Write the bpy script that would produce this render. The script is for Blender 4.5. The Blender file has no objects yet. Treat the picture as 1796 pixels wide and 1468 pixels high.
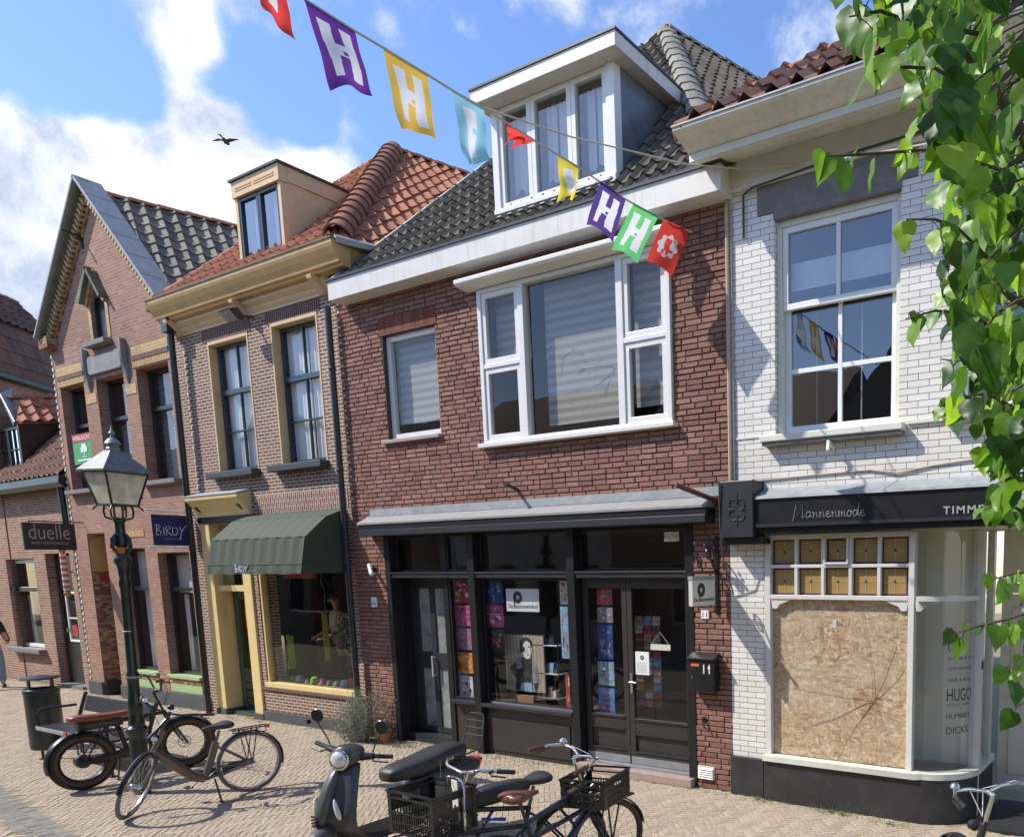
import bpy, bmesh, math, random
from mathutils import Vector, Matrix, noise
R = math.radians
random.seed(7)
sc = bpy.context.scene
col = sc.collection

# ---------------------------------------------------------------- camera
def basis(yaw, pitch, roll):
    cy, sy, cp, sp, cr, sr = math.cos(yaw), math.sin(yaw), math.cos(pitch), math.sin(pitch), math.cos(roll), math.sin(roll)
    B = Matrix(((1, 0, 0), (0, 0, -1), (0, 1, 0)))
    return Matrix(((cr, -sr, 0), (sr, cr, 0), (0, 0, 1))) @ Matrix(((1, 0, 0), (0, cp, -sp), (0, sp, cp))) @ B @ Matrix(((cy, sy, 0), (-sy, cy, 0), (0, 0, 1)))
FOC, PX, PY, EYE = 1347.0, 1336.0, 1169.0, Vector((0, 0, 2.5))
CAMR = basis(R(28.83), R(7.48), R(-.51))          # world -> (right, down, forward)
cam_d = bpy.data.cameras.new('camera'); cam = bpy.data.objects.new('camera', cam_d); col.objects.link(cam)
cam_d.sensor_width = 36; cam_d.sensor_fit = 'HORIZONTAL'; cam_d.lens = FOC / 1796 * 36
cam_d.shift_x = (898 - PX) / 1796; cam_d.shift_y = (PY - 734) / 1796
cam_d.clip_start = .05; cam_d.clip_end = 2000
rt, dn, fw = Vector(CAMR[0]), Vector(CAMR[1]), Vector(CAMR[2])
cam.matrix_world = Matrix((( rt.x, -dn.x, -fw.x, EYE.x), (rt.y, -dn.y, -fw.y, EYE.y), (rt.z, -dn.z, -fw.z, EYE.z), (0, 0, 0, 1)))
sc.camera = cam
CT = CAMR.transposed()
def ray(u, v): return CT @ Vector(((u - PX) / FOC, (v - PY) / FOC, 1))
def atY(u, v, y=7.13): r = ray(u, v); return EYE + r * (y / r.y)
def atZ(u, v, z=0.0): r = ray(u, v); return EYE + r * ((z - EYE.z) / r.z)
def atD(u, v, d): return EYE + ray(u, v).normalized() * d

# ---------------------------------------------------------------- sky, sun, exposure
SUN = Vector((-1.45, -1.0, 1.85)).normalized()
EL, AZ = math.asin(SUN.z), math.atan2(SUN.x, SUN.y)
sd = bpy.data.lights.new('sun', 'SUN'); sd.energy = 3.75; sd.angle = R(.5); sd.color = (1, .95, .87)
so = bpy.data.objects.new('sun', sd); col.objects.link(so); so.rotation_euler = (-SUN).to_track_quat('-Z', 'Y').to_euler(); so.location = (0, 0, 30)
w = bpy.data.worlds.new('World'); sc.world = w; w.use_nodes = True
nt = w.node_tree; nt.nodes.clear()
def wn(t, **k):
    n = nt.nodes.new(t)
    for a, b in k.items(): setattr(n, a, b)
    return n
sky = wn('ShaderNodeTexSky', sky_type='NISHITA', sun_disc=False, sun_elevation=EL, sun_rotation=AZ, altitude=0, air_density=1.0, dust_density=.4, ozone_density=3.2)
tc = wn('ShaderNodeTexCoord')
def wmath(op, a, b=None):
    n = wn('ShaderNodeMath', operation=op)
    for i, s in enumerate((a, b)):
        if s is None: continue
        if isinstance(s, (int, float)): n.inputs[i].default_value = s
        else: nt.links.new(s, n.inputs[i])
    return n.outputs[0]
def wnoise(scale, detail, rough, off=(0, 0, 0), dist=0.0):
    m = wn('ShaderNodeMapping'); m.inputs['Location'].default_value = off; nt.links.new(tc.outputs['Generated'], m.inputs[0])
    n = wn('ShaderNodeTexNoise'); n.inputs['Scale'].default_value = scale; n.inputs['Detail'].default_value = detail; n.inputs['Roughness'].default_value = rough; n.inputs['Distortion'].default_value = dist
    nt.links.new(m.outputs[0], n.inputs['Vector']); return n.outputs['Fac']
def blob(u, v, rad_px, amp):
    c = ray(u, v).normalized(); ang = rad_px / FOC
    d = wn('ShaderNodeVectorMath', operation='DOT_PRODUCT'); nt.links.new(tc.outputs['Generated'], d.inputs[0]); d.inputs[1].default_value = c
    mr = wn('ShaderNodeMapRange', interpolation_type='SMOOTHSTEP'); nt.links.new(d.outputs['Value'], mr.inputs[0])
    mr.inputs[1].default_value = math.cos(ang); mr.inputs[2].default_value = math.cos(ang * .25); mr.inputs[3].default_value = 0; mr.inputs[4].default_value = amp
    return mr.outputs[0]
dens = None
for b in ((-40, 430, 230, .50), (90, 270, 130, .40), (310, 340, 140, .42), (450, 350, 130, .42), (570, 370, 95, .34), (270, 50, 80, .34), (345, 130, 70, .30), (20, 560, 200, .4), (330, 450, 170, .40),
          (230, -60, 90, .30), (800, -50, 95, .20), (650, -30, 60, .12), (950, -60, 80, .16), (700, 75, 50, .10), (835, 95, 50, .08), (1420, 60, 70, .10), (500, 95, 50, .10),
          (2500, -1500, 1200, .3), (-1500, -600, 900, .35)):
    o = blob(*b); dens = o if dens is None else wmath('ADD', dens, o)
hole = wmath('ADD', wmath('ADD', blob(185, 395, 105, .30), blob(60, 10, 190, .75)), wmath('ADD', blob(110, 480, 80, .16), wmath('ADD', blob(265, 265, 50, .12), blob(470, 190, 90, .35))))
dens = wmath('SUBTRACT', dens, hole)
n1 = wnoise(7.5, 9, .62, (3.1, .7, 0), .25); n2 = wnoise(2.6, 3, .5, (0, 5, 2))
d2 = wmath('ADD', dens, wmath('ADD', wmath('MULTIPLY', wmath('SUBTRACT', n1, .5), 1.15), wmath('MULTIPLY', wmath('SUBTRACT', n2, .5), .25)))
mr = wn('ShaderNodeMapRange', interpolation_type='SMOOTHSTEP'); nt.links.new(d2, mr.inputs[0]); mr.inputs[1].default_value = .20; mr.inputs[2].default_value = .50
mask = mr.outputs[0]
n3 = wnoise(8, 9, .62, (1.4, 2, 6), .3)
shade = wn('ShaderNodeMapRange'); nt.links.new(wmath('ADD', n3, wmath('MULTIPLY', d2, .0)), shade.inputs[0]); shade.inputs[1].default_value = .36; shade.inputs[2].default_value = .55
cr = wn('ShaderNodeMixRGB'); nt.links.new(shade.outputs[0], cr.inputs[0]); cr.inputs[1].default_value = (2.7, 3.3, 4.5, 1); cr.inputs[2].default_value = (6.3, 6.4, 6.6, 1)
# graded clear sky: the Nishita sky, a little deeper blue as the photograph's
hs = wn('ShaderNodeHueSaturation'); hs.inputs['Saturation'].default_value = 1.10; hs.inputs['Hue'].default_value = .508; hs.inputs['Value'].default_value = 1.36; nt.links.new(sky.outputs[0], hs.inputs['Color'])
mx = wn('ShaderNodeMixRGB'); nt.links.new(mask, mx.inputs[0]); nt.links.new(hs.outputs[0], mx.inputs[1]); nt.links.new(cr.outputs[0], mx.inputs[2])
bg = wn('ShaderNodeBackground'); bg.inputs['Strength'].default_value = .125; nt.links.new(mx.outputs[0], bg.inputs[0])
ow = wn('ShaderNodeOutputWorld'); nt.links.new(bg.outputs[0], ow.inputs[0])
sc.view_settings.view_transform = 'Standard'; sc.view_settings.look = 'None'; sc.view_settings.gamma = 1; sc.view_settings.exposure = 0.60
sc.cycles.max_bounces = 8; sc.cycles.transparent_max_bounces = 16; sc.cycles.diffuse_bounces = 3; sc.cycles.glossy_bounces = 4
sc.cycles.use_denoising = True; sc.cycles.caustics_reflective = False; sc.cycles.caustics_refractive = False

# ---------------------------------------------------------------- materials
M = {}
class NT:
    def __init__(s, name):
        s.m = bpy.data.materials.new(name); s.m.use_nodes = True; s.t = s.m.node_tree; s.t.nodes.clear()
        s.o = s.n('ShaderNodeOutputMaterial'); s.b = None; M[name] = s.m
    def n(s, t, **k):
        n = s.t.nodes.new(t)
        for a, b in k.items(): setattr(n, a, b)
        return n
    def l(s, a, b): s.t.links.new(a, b)
    def val(s, inp, v):
        if isinstance(v, (int, float)): inp.default_value = v
        elif isinstance(v, tuple): inp.default_value = v if len(v) == 4 or inp.type == 'VECTOR' else (*v, 1)
        else: s.l(v, inp)
    def math(s, op, a, b=0.0, clamp=False):
        n = s.n('ShaderNodeMath', operation=op, use_clamp=clamp); s.val(n.inputs[0], a); s.val(n.inputs[1], b); return n.outputs[0]
    def mix(s, f, a, b, mode='MIX'):
        n = s.n('ShaderNodeMixRGB', blend_type=mode); s.val(n.inputs[0], f); s.val(n.inputs[1], a); s.val(n.inputs[2], b); return n.outputs[0]
    def noise(s, vec, scale, detail=4, rough=.55, dist=0.0):
        n = s.n('ShaderNodeTexNoise'); n.inputs['Scale'].default_value = scale; n.inputs['Detail'].default_value = detail; n.inputs['Roughness'].default_value = rough; n.inputs['Distortion'].default_value = dist
        if vec is not None: s.l(vec, n.inputs['Vector'])
        return n.outputs['Fac']
    def rng(s, v, a, b, c=0.0, d=1.0):
        n = s.n('ShaderNodeMapRange'); s.val(n.inputs[0], v); n.inputs[1].default_value = a; n.inputs[2].default_value = b; n.inputs[3].default_value = c; n.inputs[4].default_value = d; return n.outputs[0]
    def ramp(s, v, stops, interp='LINEAR'):
        n = s.n('ShaderNodeValToRGB'); s.val(n.inputs[0], v); e = n.color_ramp; e.interpolation = interp
        while len(e.elements) < len(stops): e.elements.new(.5)
        for i, (p, c) in enumerate(stops): e.elements[i].position = p; e.elements[i].color = (*c, 1)
        return n.outputs[0]
    def bsdf(s, color, rough=.6, metal=0.0, bump=None, bstr=.3, bdist=.01, spec=None, **k):
        b = s.n('ShaderNodeBsdfPrincipled'); s.b = b
        s.val(b.inputs['Base Color'], color); s.val(b.inputs['Roughness'], rough); s.val(b.inputs['Metallic'], metal)
        if spec is not None: b.inputs['Specular IOR Level'].default_value = spec
        for a, v in k.items(): s.val(b.inputs[a.replace('_', ' ')], v)
        if bump is not None:
            bn = s.n('ShaderNodeBump'); bn.inputs['Strength'].default_value = bstr; bn.inputs['Distance'].default_value = bdist; s.l(bump, bn.inputs['Height']); s.l(bn.outputs[0], b.inputs['Normal'])
        s.l(b.outputs[0], s.o.inputs[0]); return b
    def pos(s): return s.n('ShaderNodeNewGeometry').outputs['Position']
    def obj(s): return s.n('ShaderNodeTexCoord').outputs['Object']
    def wallvec(s, swap=False, wob=0.0):
        g = s.n('ShaderNodeNewGeometry'); p = s.n('ShaderNodeSeparateXYZ'); s.l(g.outputs['Position'], p.inputs[0])
        q = s.n('ShaderNodeSeparateXYZ'); s.l(g.outputs['True Normal'], q.inputs[0])
        f = s.math('GREATER_THAN', s.math('ABSOLUTE', q.outputs[0]), .6)
        u = s.math('ADD', s.math('MULTIPLY', p.outputs[0], s.math('SUBTRACT', 1.0, f)), s.math('MULTIPLY', p.outputs[1], f))
        z = p.outputs[2]
        if wob:
            z = s.math('ADD', z, s.math('MULTIPLY', s.math('SUBTRACT', s.noise(g.outputs['Position'], 6, 2), .5), wob))
            u = s.math('ADD', u, s.math('MULTIPLY', s.math('SUBTRACT', s.noise(g.outputs['Position'], 9.3, 2), .5), wob))
        c = s.n('ShaderNodeCombineXYZ'); s.l(z if swap else u, c.inputs[0]); s.l(u if swap else z, c.inputs[1]); return c.outputs[0]

def plain(name, c, rough=.6, metal=0.0, var=.12, scale=6, bump=0.0, bscale=60, spec=None, dirt=None, **k):
    s = NT(name); p = s.obj()
    n = s.noise(p, scale, 5, .6)
    lo = tuple(x * (1 - var) for x in c); hi = tuple(min(1, x * (1 + var)) for x in c)
    cc = s.mix(s.rng(n, .3, .7), lo, hi)
    if dirt:
        d = s.noise(p, scale * 2.3, 8, .7); cc = s.mix(s.rng(d, .52, .72, 0, dirt[1]), cc, dirt[0])
    r = s.math('ADD', rough - .06, s.math('MULTIPLY', s.noise(p, scale * 4, 3), .12))
    s.bsdf(cc, r, metal, s.noise(p, bscale, 4) if bump else None, bump, .004, spec, **k)
    return s.m

def brick(name, cols, mortar, bw, bh, mort=.008, swap=False, wob=0.0, bstr=.6, dist=.008, rough=.85, stain=None, smooth=.15, offset=.5, spec=.25, big=.14, crev=None):
    s = NT(name); v = s.wallvec(swap, wob)
    b = s.n('ShaderNodeTexBrick', offset=offset); s.l(v, b.inputs['Vector']); b.inputs['Scale'].default_value = 1
    b.inputs['Brick Width'].default_value = bw; b.inputs['Row Height'].default_value = bh; b.inputs['Mortar Size'].default_value = mort; b.inputs['Mortar Smooth'].default_value = smooth
    b.inputs['Color1'].default_value = (0, 0, 0, 1); b.inputs['Color2'].default_value = (1, 1, 1, 1); b.inputs['Mortar'].default_value = (.5, .5, .5, 1)
    g = s.pos(); n = s.noise(g, 55, 5, .65); nb = s.noise(g, .8, 4, .6)
    k = len(cols); c = s.ramp(b.outputs['Color'], [(i / (k - 1), cc) for i, cc in enumerate(cols)])
    c = s.mix(.55, c, s.mix(s.rng(n, .3, .7), (.25, .25, .25), (.75, .75, .75)), 'OVERLAY') if bstr > .3 else c
    c = s.mix(b.outputs['Fac'], c, mortar)
    c = s.mix(1.0, c, s.mix(s.rng(nb, .3, .7), (1 - big,) * 3, (1 + big,) * 3), 'MULTIPLY')
    if stain: c = s.mix(s.rng(s.noise(g, 1.7, 7, .7), .55, .8, 0, stain[1]), c, stain[0])
    h = s.math('ADD', s.math('MULTIPLY', s.math('SUBTRACT', 1.0, b.outputs['Fac']), 1.0), s.math('MULTIPLY', n, .45 if bstr > .3 else .03))
    s.bsdf(c, rough, 0, h, bstr, dist, spec)
    return s.m

brick('red_brick', [(.17, .055, .040), (.25, .085, .060), (.32, .115, .082), (.22, .068, .05), (.38, .16, .12)], (.15, .095, .07), .208, .0605, .0085, wob=.012, bstr=1.0, dist=.016, stain=((.36, .22, .16), .35))
brick('red_brick_soldier', [(.16, .035, .022), (.24, .06, .038), (.28, .08, .05)], (.13, .085, .065), .21, .062, .008, swap=True, wob=.006, bstr=.9, dist=.012, offset=0)
brick('plum_brick', [(.13, .062, .048), (.19, .092, .068), (.24, .118, .088), (.17, .08, .06), (.22, .13, .10)], (.48, .41, .32), .165, .052, .0105, wob=.006, bstr=.6, dist=.006, stain=((.42, .33, .26), .3))
brick('plum_soldier', [(.13, .055, .048), (.22, .09, .07), (.26, .12, .09)], (.50, .41, .33), .17, .052, .009, swap=True, bstr=.6, dist=.006, offset=.5)
brick('dark_soldier', [(.09, .045, .04), (.14, .06, .05)], (.30, .24, .20), .22, .05, .008, swap=True, bstr=.6, dist=.006, offset=0)
brick('salmon_brick', [(.28, .13, .088), (.36, .185, .13), (.31, .15, .105), (.40, .23, .165)], (.33, .26, .21), .20, .055, .007, bstr=.5, dist=.005, stain=((.30, .20, .15), .25))
brick('yellow_brick', [(.55, .36, .15), (.62, .43, .20), (.48, .32, .14)], (.38, .30, .21), .20, .055, .007, bstr=.5, dist=.005)
brick('yellow_soldier', [(.55, .36, .15), (.62, .43, .20), (.50, .30, .15)], (.25, .16, .11), .3, .055, .012, swap=True, bstr=.5, dist=.005, offset=0)
brick('pier_brick', [(.30, .11, .07), (.55, .38, .18), (.26, .09, .06), (.20, .08, .055)], (.22, .16, .12), .105, .055, .007, bstr=.5, dist=.005)
brick('old_brick', [(.27, .13, .085), (.36, .19, .13), (.22, .10, .075), (.38, .22, .16)], (.42, .34, .27), .20, .056, .009, bstr=.6, dist=.006)
brick('white_tile', [(.80, .76, .70), (.75, .71, .64), (.83, .80, .75)], (.13, .11, .095), .205, .0605, .0030, bstr=.25, dist=.003, rough=.22, spec=.5, smooth=.0, big=.05)

plain('white_paint', (.66, .64, .59), .42, var=.05, dirt=((.55, .52, .44), .25))
plain('mortar_dark', (.075, .055, .044), .95, var=.2, bump=.4)
plain('pvc_white', (.74, .73, .70), .30, var=.03)
plain('cream_paint', (.70, .70, .60), .45, var=.05, dirt=((.45, .44, .36), .3))
plain('cornice_grey', (.72, .70, .62), .55, var=.08, dirt=((.36, .35, .29), .5))
plain('frieze_white', (.72, .72, .68), .5, var=.05, dirt=((.48, .5, .48), .35))
plain('ochre_paint', (.60, .37, .15), .45, var=.10, dirt=((.36, .25, .12), .4))
plain('ochre_light', (.66, .46, .25), .5, var=.07, dirt=((.42, .29, .15), .35))
plain('yellow_paint', (.76, .58, .26), .42, var=.05, dirt=((.60, .45, .22), .3))
plain('black_paint', (.018, .018, .020), .30, var=.15, bump=.05, bscale=25)
plain('black_front', (.018, .017, .019), .36, var=.12, spec=.35)
plain('panel_black', (.036, .031, .027), .45, var=.15)
plain('anthracite', (.030, .032, .037), .38, var=.10)
plain('dark_blue_paint', (.028, .045, .06), .28, var=.12)
plain('sill_slate', (.045, .05, .055), .5, var=.2)
plain('plinth_grey', (.07, .072, .078), .7, var=.15, bump=.3, dirt=((.16, .15, .13), .5))
plain('plinth_black', (.030, .030, .031), .5, var=.25, bump=.2, scale=3, dirt=((.14, .13, .12), .25))
plain('grey_stone', (.20, .195, .19), .8, var=.15, bump=.4, dirt=((.10, .10, .10), .5))
plain('carved_stone', (.26, .25, .25), .85, var=.2, bump=.9, bscale=25)
plain('zinc', (.27, .28, .29), .5, .25, var=.1, dirt=((.55, .56, .55), .4))
plain('lamp_roof', (.13, .145, .14), .42, .3, var=.25, scale=9, dirt=((.32, .33, .31), .5))
plain('zinc_dull', (.34, .36, .38), .5, .3, var=.12, dirt=((.5, .5, .48), .4))
plain('lead', (.30, .32, .33), .65, .2, var=.18, dirt=((.48, .48, .44), .5))
plain('canopy_felt', (.27, .26, .25), .85, var=.1, dirt=((.36, .34, .31), .4))
plain('slate_cheek', (.15, .175, .20), .28, var=.2, scale=2)
plain('moss_lead', (.12, .13, .09), .8, var=.3)
plain('dark_green', (.05, .085, .06), .25, var=.2)
plain('light_green', (.36, .50, .24), .5, var=.06)
plain('terracotta', (.35, .11, .055), .7, var=.15)
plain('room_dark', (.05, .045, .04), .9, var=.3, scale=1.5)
plain('room_mid', (.24, .225, .20), .9, var=.25, scale=1.2)
plain('room_warm', (.30, .26, .20), .9, var=.1, scale=1.5)
plain('wood_floor', (.14, .085, .045), .6, var=.25)
plain('curtain_white', (.86, .85, .82), .9, var=.03)
plain('steel', (.62, .62, .62), .22, 1.0, var=.04)
plain('dark_steel', (.10, .10, .11), .35, .8, var=.1)
plain('black_plastic', (.014, .014, .016), .30, var=.1, spec=.6)
plain('black_rubber', (.020, .020, .020), .75, var=.2)
plain('black_metal', (.014, .014, .015), .28, var=.1, spec=.6)
plain('iron_green_black', (.016, .024, .020), .30, var=.25, bump=.15, bscale=90, spec=.6)
plain('pole_green_zinc', (.20, .23, .20), .45, .4, var=.3, scale=12, dirt=((.40, .42, .38), .5))
plain('frame_brown', (.15, .115, .085), .36, var=.05, metal=.3)
plain('frame_navy', (.030, .036, .055), .30, var=.05, metal=.3)
plain('leather_brown', (.17, .065, .042), .30, var=.1)
plain('seat_redbrown', (.25, .07, .045), .38, var=.1)
plain('grip_brown', (.10, .045, .03), .5, var=.1)
plain('tyre_brown', (.13, .060, .030), .7, var=.1)
plain('tyre_grey', (.16, .15, .16), .7, var=.15)
plain('scooter_grey', (.095, .095, .088), .34, var=.04, metal=.35, spec=.6)
plain('vinyl_black', (.030, .030, .031), .5, var=.05)
plain('chrome', (.85, .85, .86), .10, 1.0, var=.02)
plain('red_lens', (.60, .05, .03), .2, var=.05)
plain('lamp_lens', (.75, .77, .78), .08, .3, var=.1, scale=40)
plain('lime', (.36, .72, .06), .4, var=.05)
plain('blue_plastic', (.03, .16, .75), .35, var=.05)
plain('awning_green', (.05, .066, .042), .9, var=.12, bump=.2, bscale=40)
plain('navy_cloth', (.030, .028, .12), .8, var=.05)
plain('brown_sign', (.035, .022, .018), .5, var=.1)
plain('letter_white', (.82, .82, .82), .5, var=.02)
plain('letter_grey', (.42, .42, .41), .45, .2, var=.05)
plain('letter_taupe', (.38, .34, .31), .5, var=.05)
plain('sign_white', (.80, .81, .80), .45, var=.03)
plain('sign_cream', (.62, .61, .54), .5, var=.06)
plain('letter_black', (.02, .02, .022), .5, var=.1)
plain('rope', (.55, .50, .42), .8, var=.1)
plain('cable_dark', (.05, .05, .05), .6, var=.1)
plain('cable_beige', (.45, .36, .28), .7, var=.1)
plain('bark', (.10, .08, .055), .9, var=.3, bump=.8, bscale=30)
plain('twig', (.20, .22, .08), .7, var=.2)
plain('skin', (.50, .30, .21), .5, var=.05)
plain('hair_dark', (.02, .015, .012), .5, var=.2)
plain('tee_black', (.022, .02, .028), .9, var=.1)
plain('jeans', (.20, .31, .42), .9, var=.12, bump=.3)
plain('shoe', (.03, .03, .03), .5, var=.1)
plain('bird_black', (.03, .03, .035), .7, var=.1)
plain('red_plate', (.45, .05, .04), .5, var=.1)
plain('orange_paint', (.70, .16, .03), .5, var=.1)
plain('arch_ochre', (.62, .34, .12), .7, var=.08)
plain('warm_glow', (.9, .8, .6), .5, Emission_Color=(1, .75, .45, 1), Emission_Strength=25.0)
plain('door_white', (.70, .66, .56), .45, var=.05)
plain('lace', (.66, .65, .60), .9, var=.08, bump=.6, bscale=70)
plain('towel_grey', (.45, .46, .46), .9, var=.05)
plain('garment_lime', (.30, .52, .04), .9, var=.12)
plain('garment_olive', (.36, .36, .03), .9, var=.12)
plain('garment_white', (.55, .56, .52), .9, var=.08)
plain('clay_pot', (.42, .16, .07), .8, var=.1)

def stripes(name, a, b, period, axis=2, rough=.8, soft=.2, duty=.5, src='pos', **k):
    s = NT(name); p = s.n('ShaderNodeSeparateXYZ'); s.l(s.pos() if src == 'pos' else s.obj(), p.inputs[0])
    t = s.math('FRACT', s.math('DIVIDE', p.outputs[axis], period)); c = s.mix(s.rng(t, duty - soft / 2, duty + soft / 2), a, b)
    c = s.mix(.15, c, s.noise(s.pos(), 20, 4), 'OVERLAY'); s.bsdf(c, rough, **k); return s.m
stripes('blind_stripes', (.36, .35, .32), (.24, .235, .22), .105, 2, soft=.12)
stripes('venetian', (.50, .49, .44), (.20, .20, .17), .04, 2, soft=.3)
stripes('curtain_folds', (.72, .71, .68), (.44, .44, .43), .11, 0, soft=.9)
stripes('cream_drape', (.86, .83, .72), (.74, .71, .60), .19, 0, soft=.8)
stripes('awning_fabric', (.052, .070, .043), (.043, .060, .036), .17, 0, soft=.9)

def glass(name, tint=(1, 1, 1), ior=1.5, rough=0.0, boost=1.0, haze=0.0, hcol=(.5, .5, .5)):
    s = NT(name); t = s.n('ShaderNodeBsdfTransparent'); t.inputs[0].default_value = (*tint, 1)
    g = s.n('ShaderNodeBsdfGlossy'); g.inputs['Roughness'].default_value = rough
    nb = s.noise(s.pos(), 1.6, 2); bn = s.n('ShaderNodeBump'); bn.inputs['Strength'].default_value = .04; bn.inputs['Distance'].default_value = .05; s.l(nb, bn.inputs['Height']); s.l(bn.outputs[0], g.inputs['Normal'])
    ge = s.n('ShaderNodeNewGeometry'); dt = s.n('ShaderNodeVectorMath', operation='DOT_PRODUCT'); s.l(ge.outputs['Incoming'], dt.inputs[0]); s.l(ge.outputs['Normal'], dt.inputs[1])
    sch = s.math('ADD', .04, s.math('MULTIPLY', .96, s.math('POWER', s.math('SUBTRACT', 1.0, s.math('ABSOLUTE', dt.outputs['Value']), True), 5.0)))
    m = s.n('ShaderNodeMixShader'); s.l(s.math('MULTIPLY', sch, boost, True), m.inputs[0]); s.l(t.outputs[0], m.inputs[1]); s.l(g.outputs[0], m.inputs[2])
    out = m.outputs[0]
    if haze:
        d = s.n('ShaderNodeBsdfDiffuse'); d.inputs[0].default_value = (*hcol, 1); m2 = s.n('ShaderNodeMixShader')
        s.l(s.rng(s.noise(s.pos(), 3, 6, .7), .35, .75, haze * .5, haze * 1.5), m2.inputs[0]); s.l(out, m2.inputs[1]); s.l(d.outputs[0], m2.inputs[2]); out = m2.outputs[0]
    s.l(out, s.o.inputs[0]); return s.m
glass('glass', (.93, .94, .93), 1.5, boost=1.5)
glass('glass_sky', (.86, .88, .90), 1.5, boost=4.8)
glass('glass_mid', (.92, .93, .92), 1.5, boost=1.9)
glass('glass_lamp', (.9, .88, .78), 1.45, .1, 1.0, .62, (.85, .80, .62))
glass('glass_frosted', (.7, .72, .7), 1.5, .25, 1.5, .6, (.42, .44, .42))
glass('glass_screen', (.85, .86, .86), 1.45, .02, 1.6, .06)

def pantile(name, cols, moss=(.12, .12, .05), mossk=.4, rough=.75, lichen=None):
    s = NT(name); g = s.n('ShaderNodeNewGeometry'); r = g.outputs['Random Per Island']
    k = len(cols); c = s.ramp(r, [(i / (k - 1), cc) for i, cc in enumerate(cols)]); p = g.outputs['Position']
    c = s.mix(.6, c, s.mix(s.rng(s.noise(p, 40, 6, .7), .3, .7), (.2, .2, .2), (.8, .8, .8)), 'OVERLAY')
    c = s.mix(s.rng(s.noise(p, 3.2, 8, .75), .5, .72, 0, mossk), c, moss)
    if lichen: c = s.mix(s.rng(s.noise(p, 14, 7, .75), .56, .68, 0, lichen[1]), c, lichen[0])
    s.bsdf(c, rough, 0, s.noise(p, 60, 5, .7), .5, .004, .3); return s.m
pantile('tiles_dark', [(.075, .064, .048), (.100, .086, .064), (.135, .115, .085), (.088, .074, .055)], (.15, .13, .06), .6, lichen=((.31, .28, .20), .65))
pantile('tiles_orange', [(.36, .12, .06), (.44, .17, .085), (.30, .095, .05), (.48, .20, .11)], (.24, .14, .07), .5, lichen=((.50, .34, .22), .35))
pantile('tiles_gable', [(.12, .11, .09), (.17, .155, .13), (.21, .19, .15), (.14, .12, .10)], (.16, .15, .06), .5, lichen=((.34, .31, .23), .6))
pantile('tiles_rust', [(.27, .125, .075), (.21, .12, .085), (.32, .15, .09), (.18, .115, .085)], (.17, .15, .09), .5, lichen=((.38, .31, .22), .45))
pantile('tiles_brown', [(.13, .065, .045), (.18, .085, .055), (.10, .055, .045), (.15, .09, .07)], (.12, .10, .06), .4, lichen=((.28, .22, .17), .35))
pantile('tiles_mixed', [(.19, .095, .065), (.15, .10, .075), (.24, .115, .075), (.13, .09, .07)], (.14, .11, .06), .5, lichen=((.32, .27, .19), .4))
pantile('ridge_orange', [(.40, .16, .08), (.34, .12, .065), (.44, .19, .11)], (.26, .17, .10), .5, lichen=((.48, .36, .24), .4))
pantile('ridge_hip', [(.22, .085, .05), (.28, .11, .065), (.18, .075, .05)], (.20, .13, .08), .5, lichen=((.42, .30, .2), .4))
pantile('ridge_grey', [(.22, .20, .17), (.28, .26, .22), (.18, .165, .14)], (.15, .14, .09), .5, lichen=((.38, .35, .29), .4))
pantile('paver', [(.37, .30, .215), (.41, .335, .24), (.39, .31, .235), (.34, .275, .20), (.44, .365, .265), (.38, .285, .225)], (.30, .25, .16), .3, .85, lichen=((.52, .43, .31), .3))
pantile('red_facing', [(.19, .095, .070), (.255, .125, .094), (.305, .155, .118), (.225, .108, .082), (.33, .18, .14), (.275, .138, .106)], (.17, .12, .09), .35, .9, lichen=((.42, .30, .22), .3))
pantile('paver_dark', [(.21, .19, .16), (.26, .235, .20), (.19, .175, .15), (.29, .26, .21)], (.15, .15, .10), .3, .85)
def weathered(name, c, d, k=.55):
    s = NT(name); p = s.pos(); mp = s.n('ShaderNodeMapping'); mp.inputs['Scale'].default_value = (9, 9, 1.1); s.l(p, mp.inputs[0])
    st = s.noise(mp.outputs[0], 1.5, 6, .65); b_ = s.noise(p, 2.5, 5, .6); cc = s.mix(s.rng(st, .50, .74, 0, k), c, d); cc = s.mix(s.rng(b_, .5, .8, 0, k * .7), cc, d)
    s.bsdf(cc, .5, 0, s.noise(p, 40, 4), .12, .003)
weathered('gutter_paint', (.68, .66, .61), (.40, .38, .32)); weathered('cornice_paint', (.70, .68, .60), (.42, .40, .31), .65)
def joint():
    s = NT('paving_joint'); p = s.pos(); n = s.noise(p, 1.3, 6, .65); c = s.mix(s.rng(n, .42, .62), (.26, .21, .145), (.22, .22, .10)); c = s.mix(.5, c, s.noise(p, 120, 3), 'OVERLAY')
    s.bsdf(c, .95, 0, s.noise(p, 90, 4), .5, .01)
joint()
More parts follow.
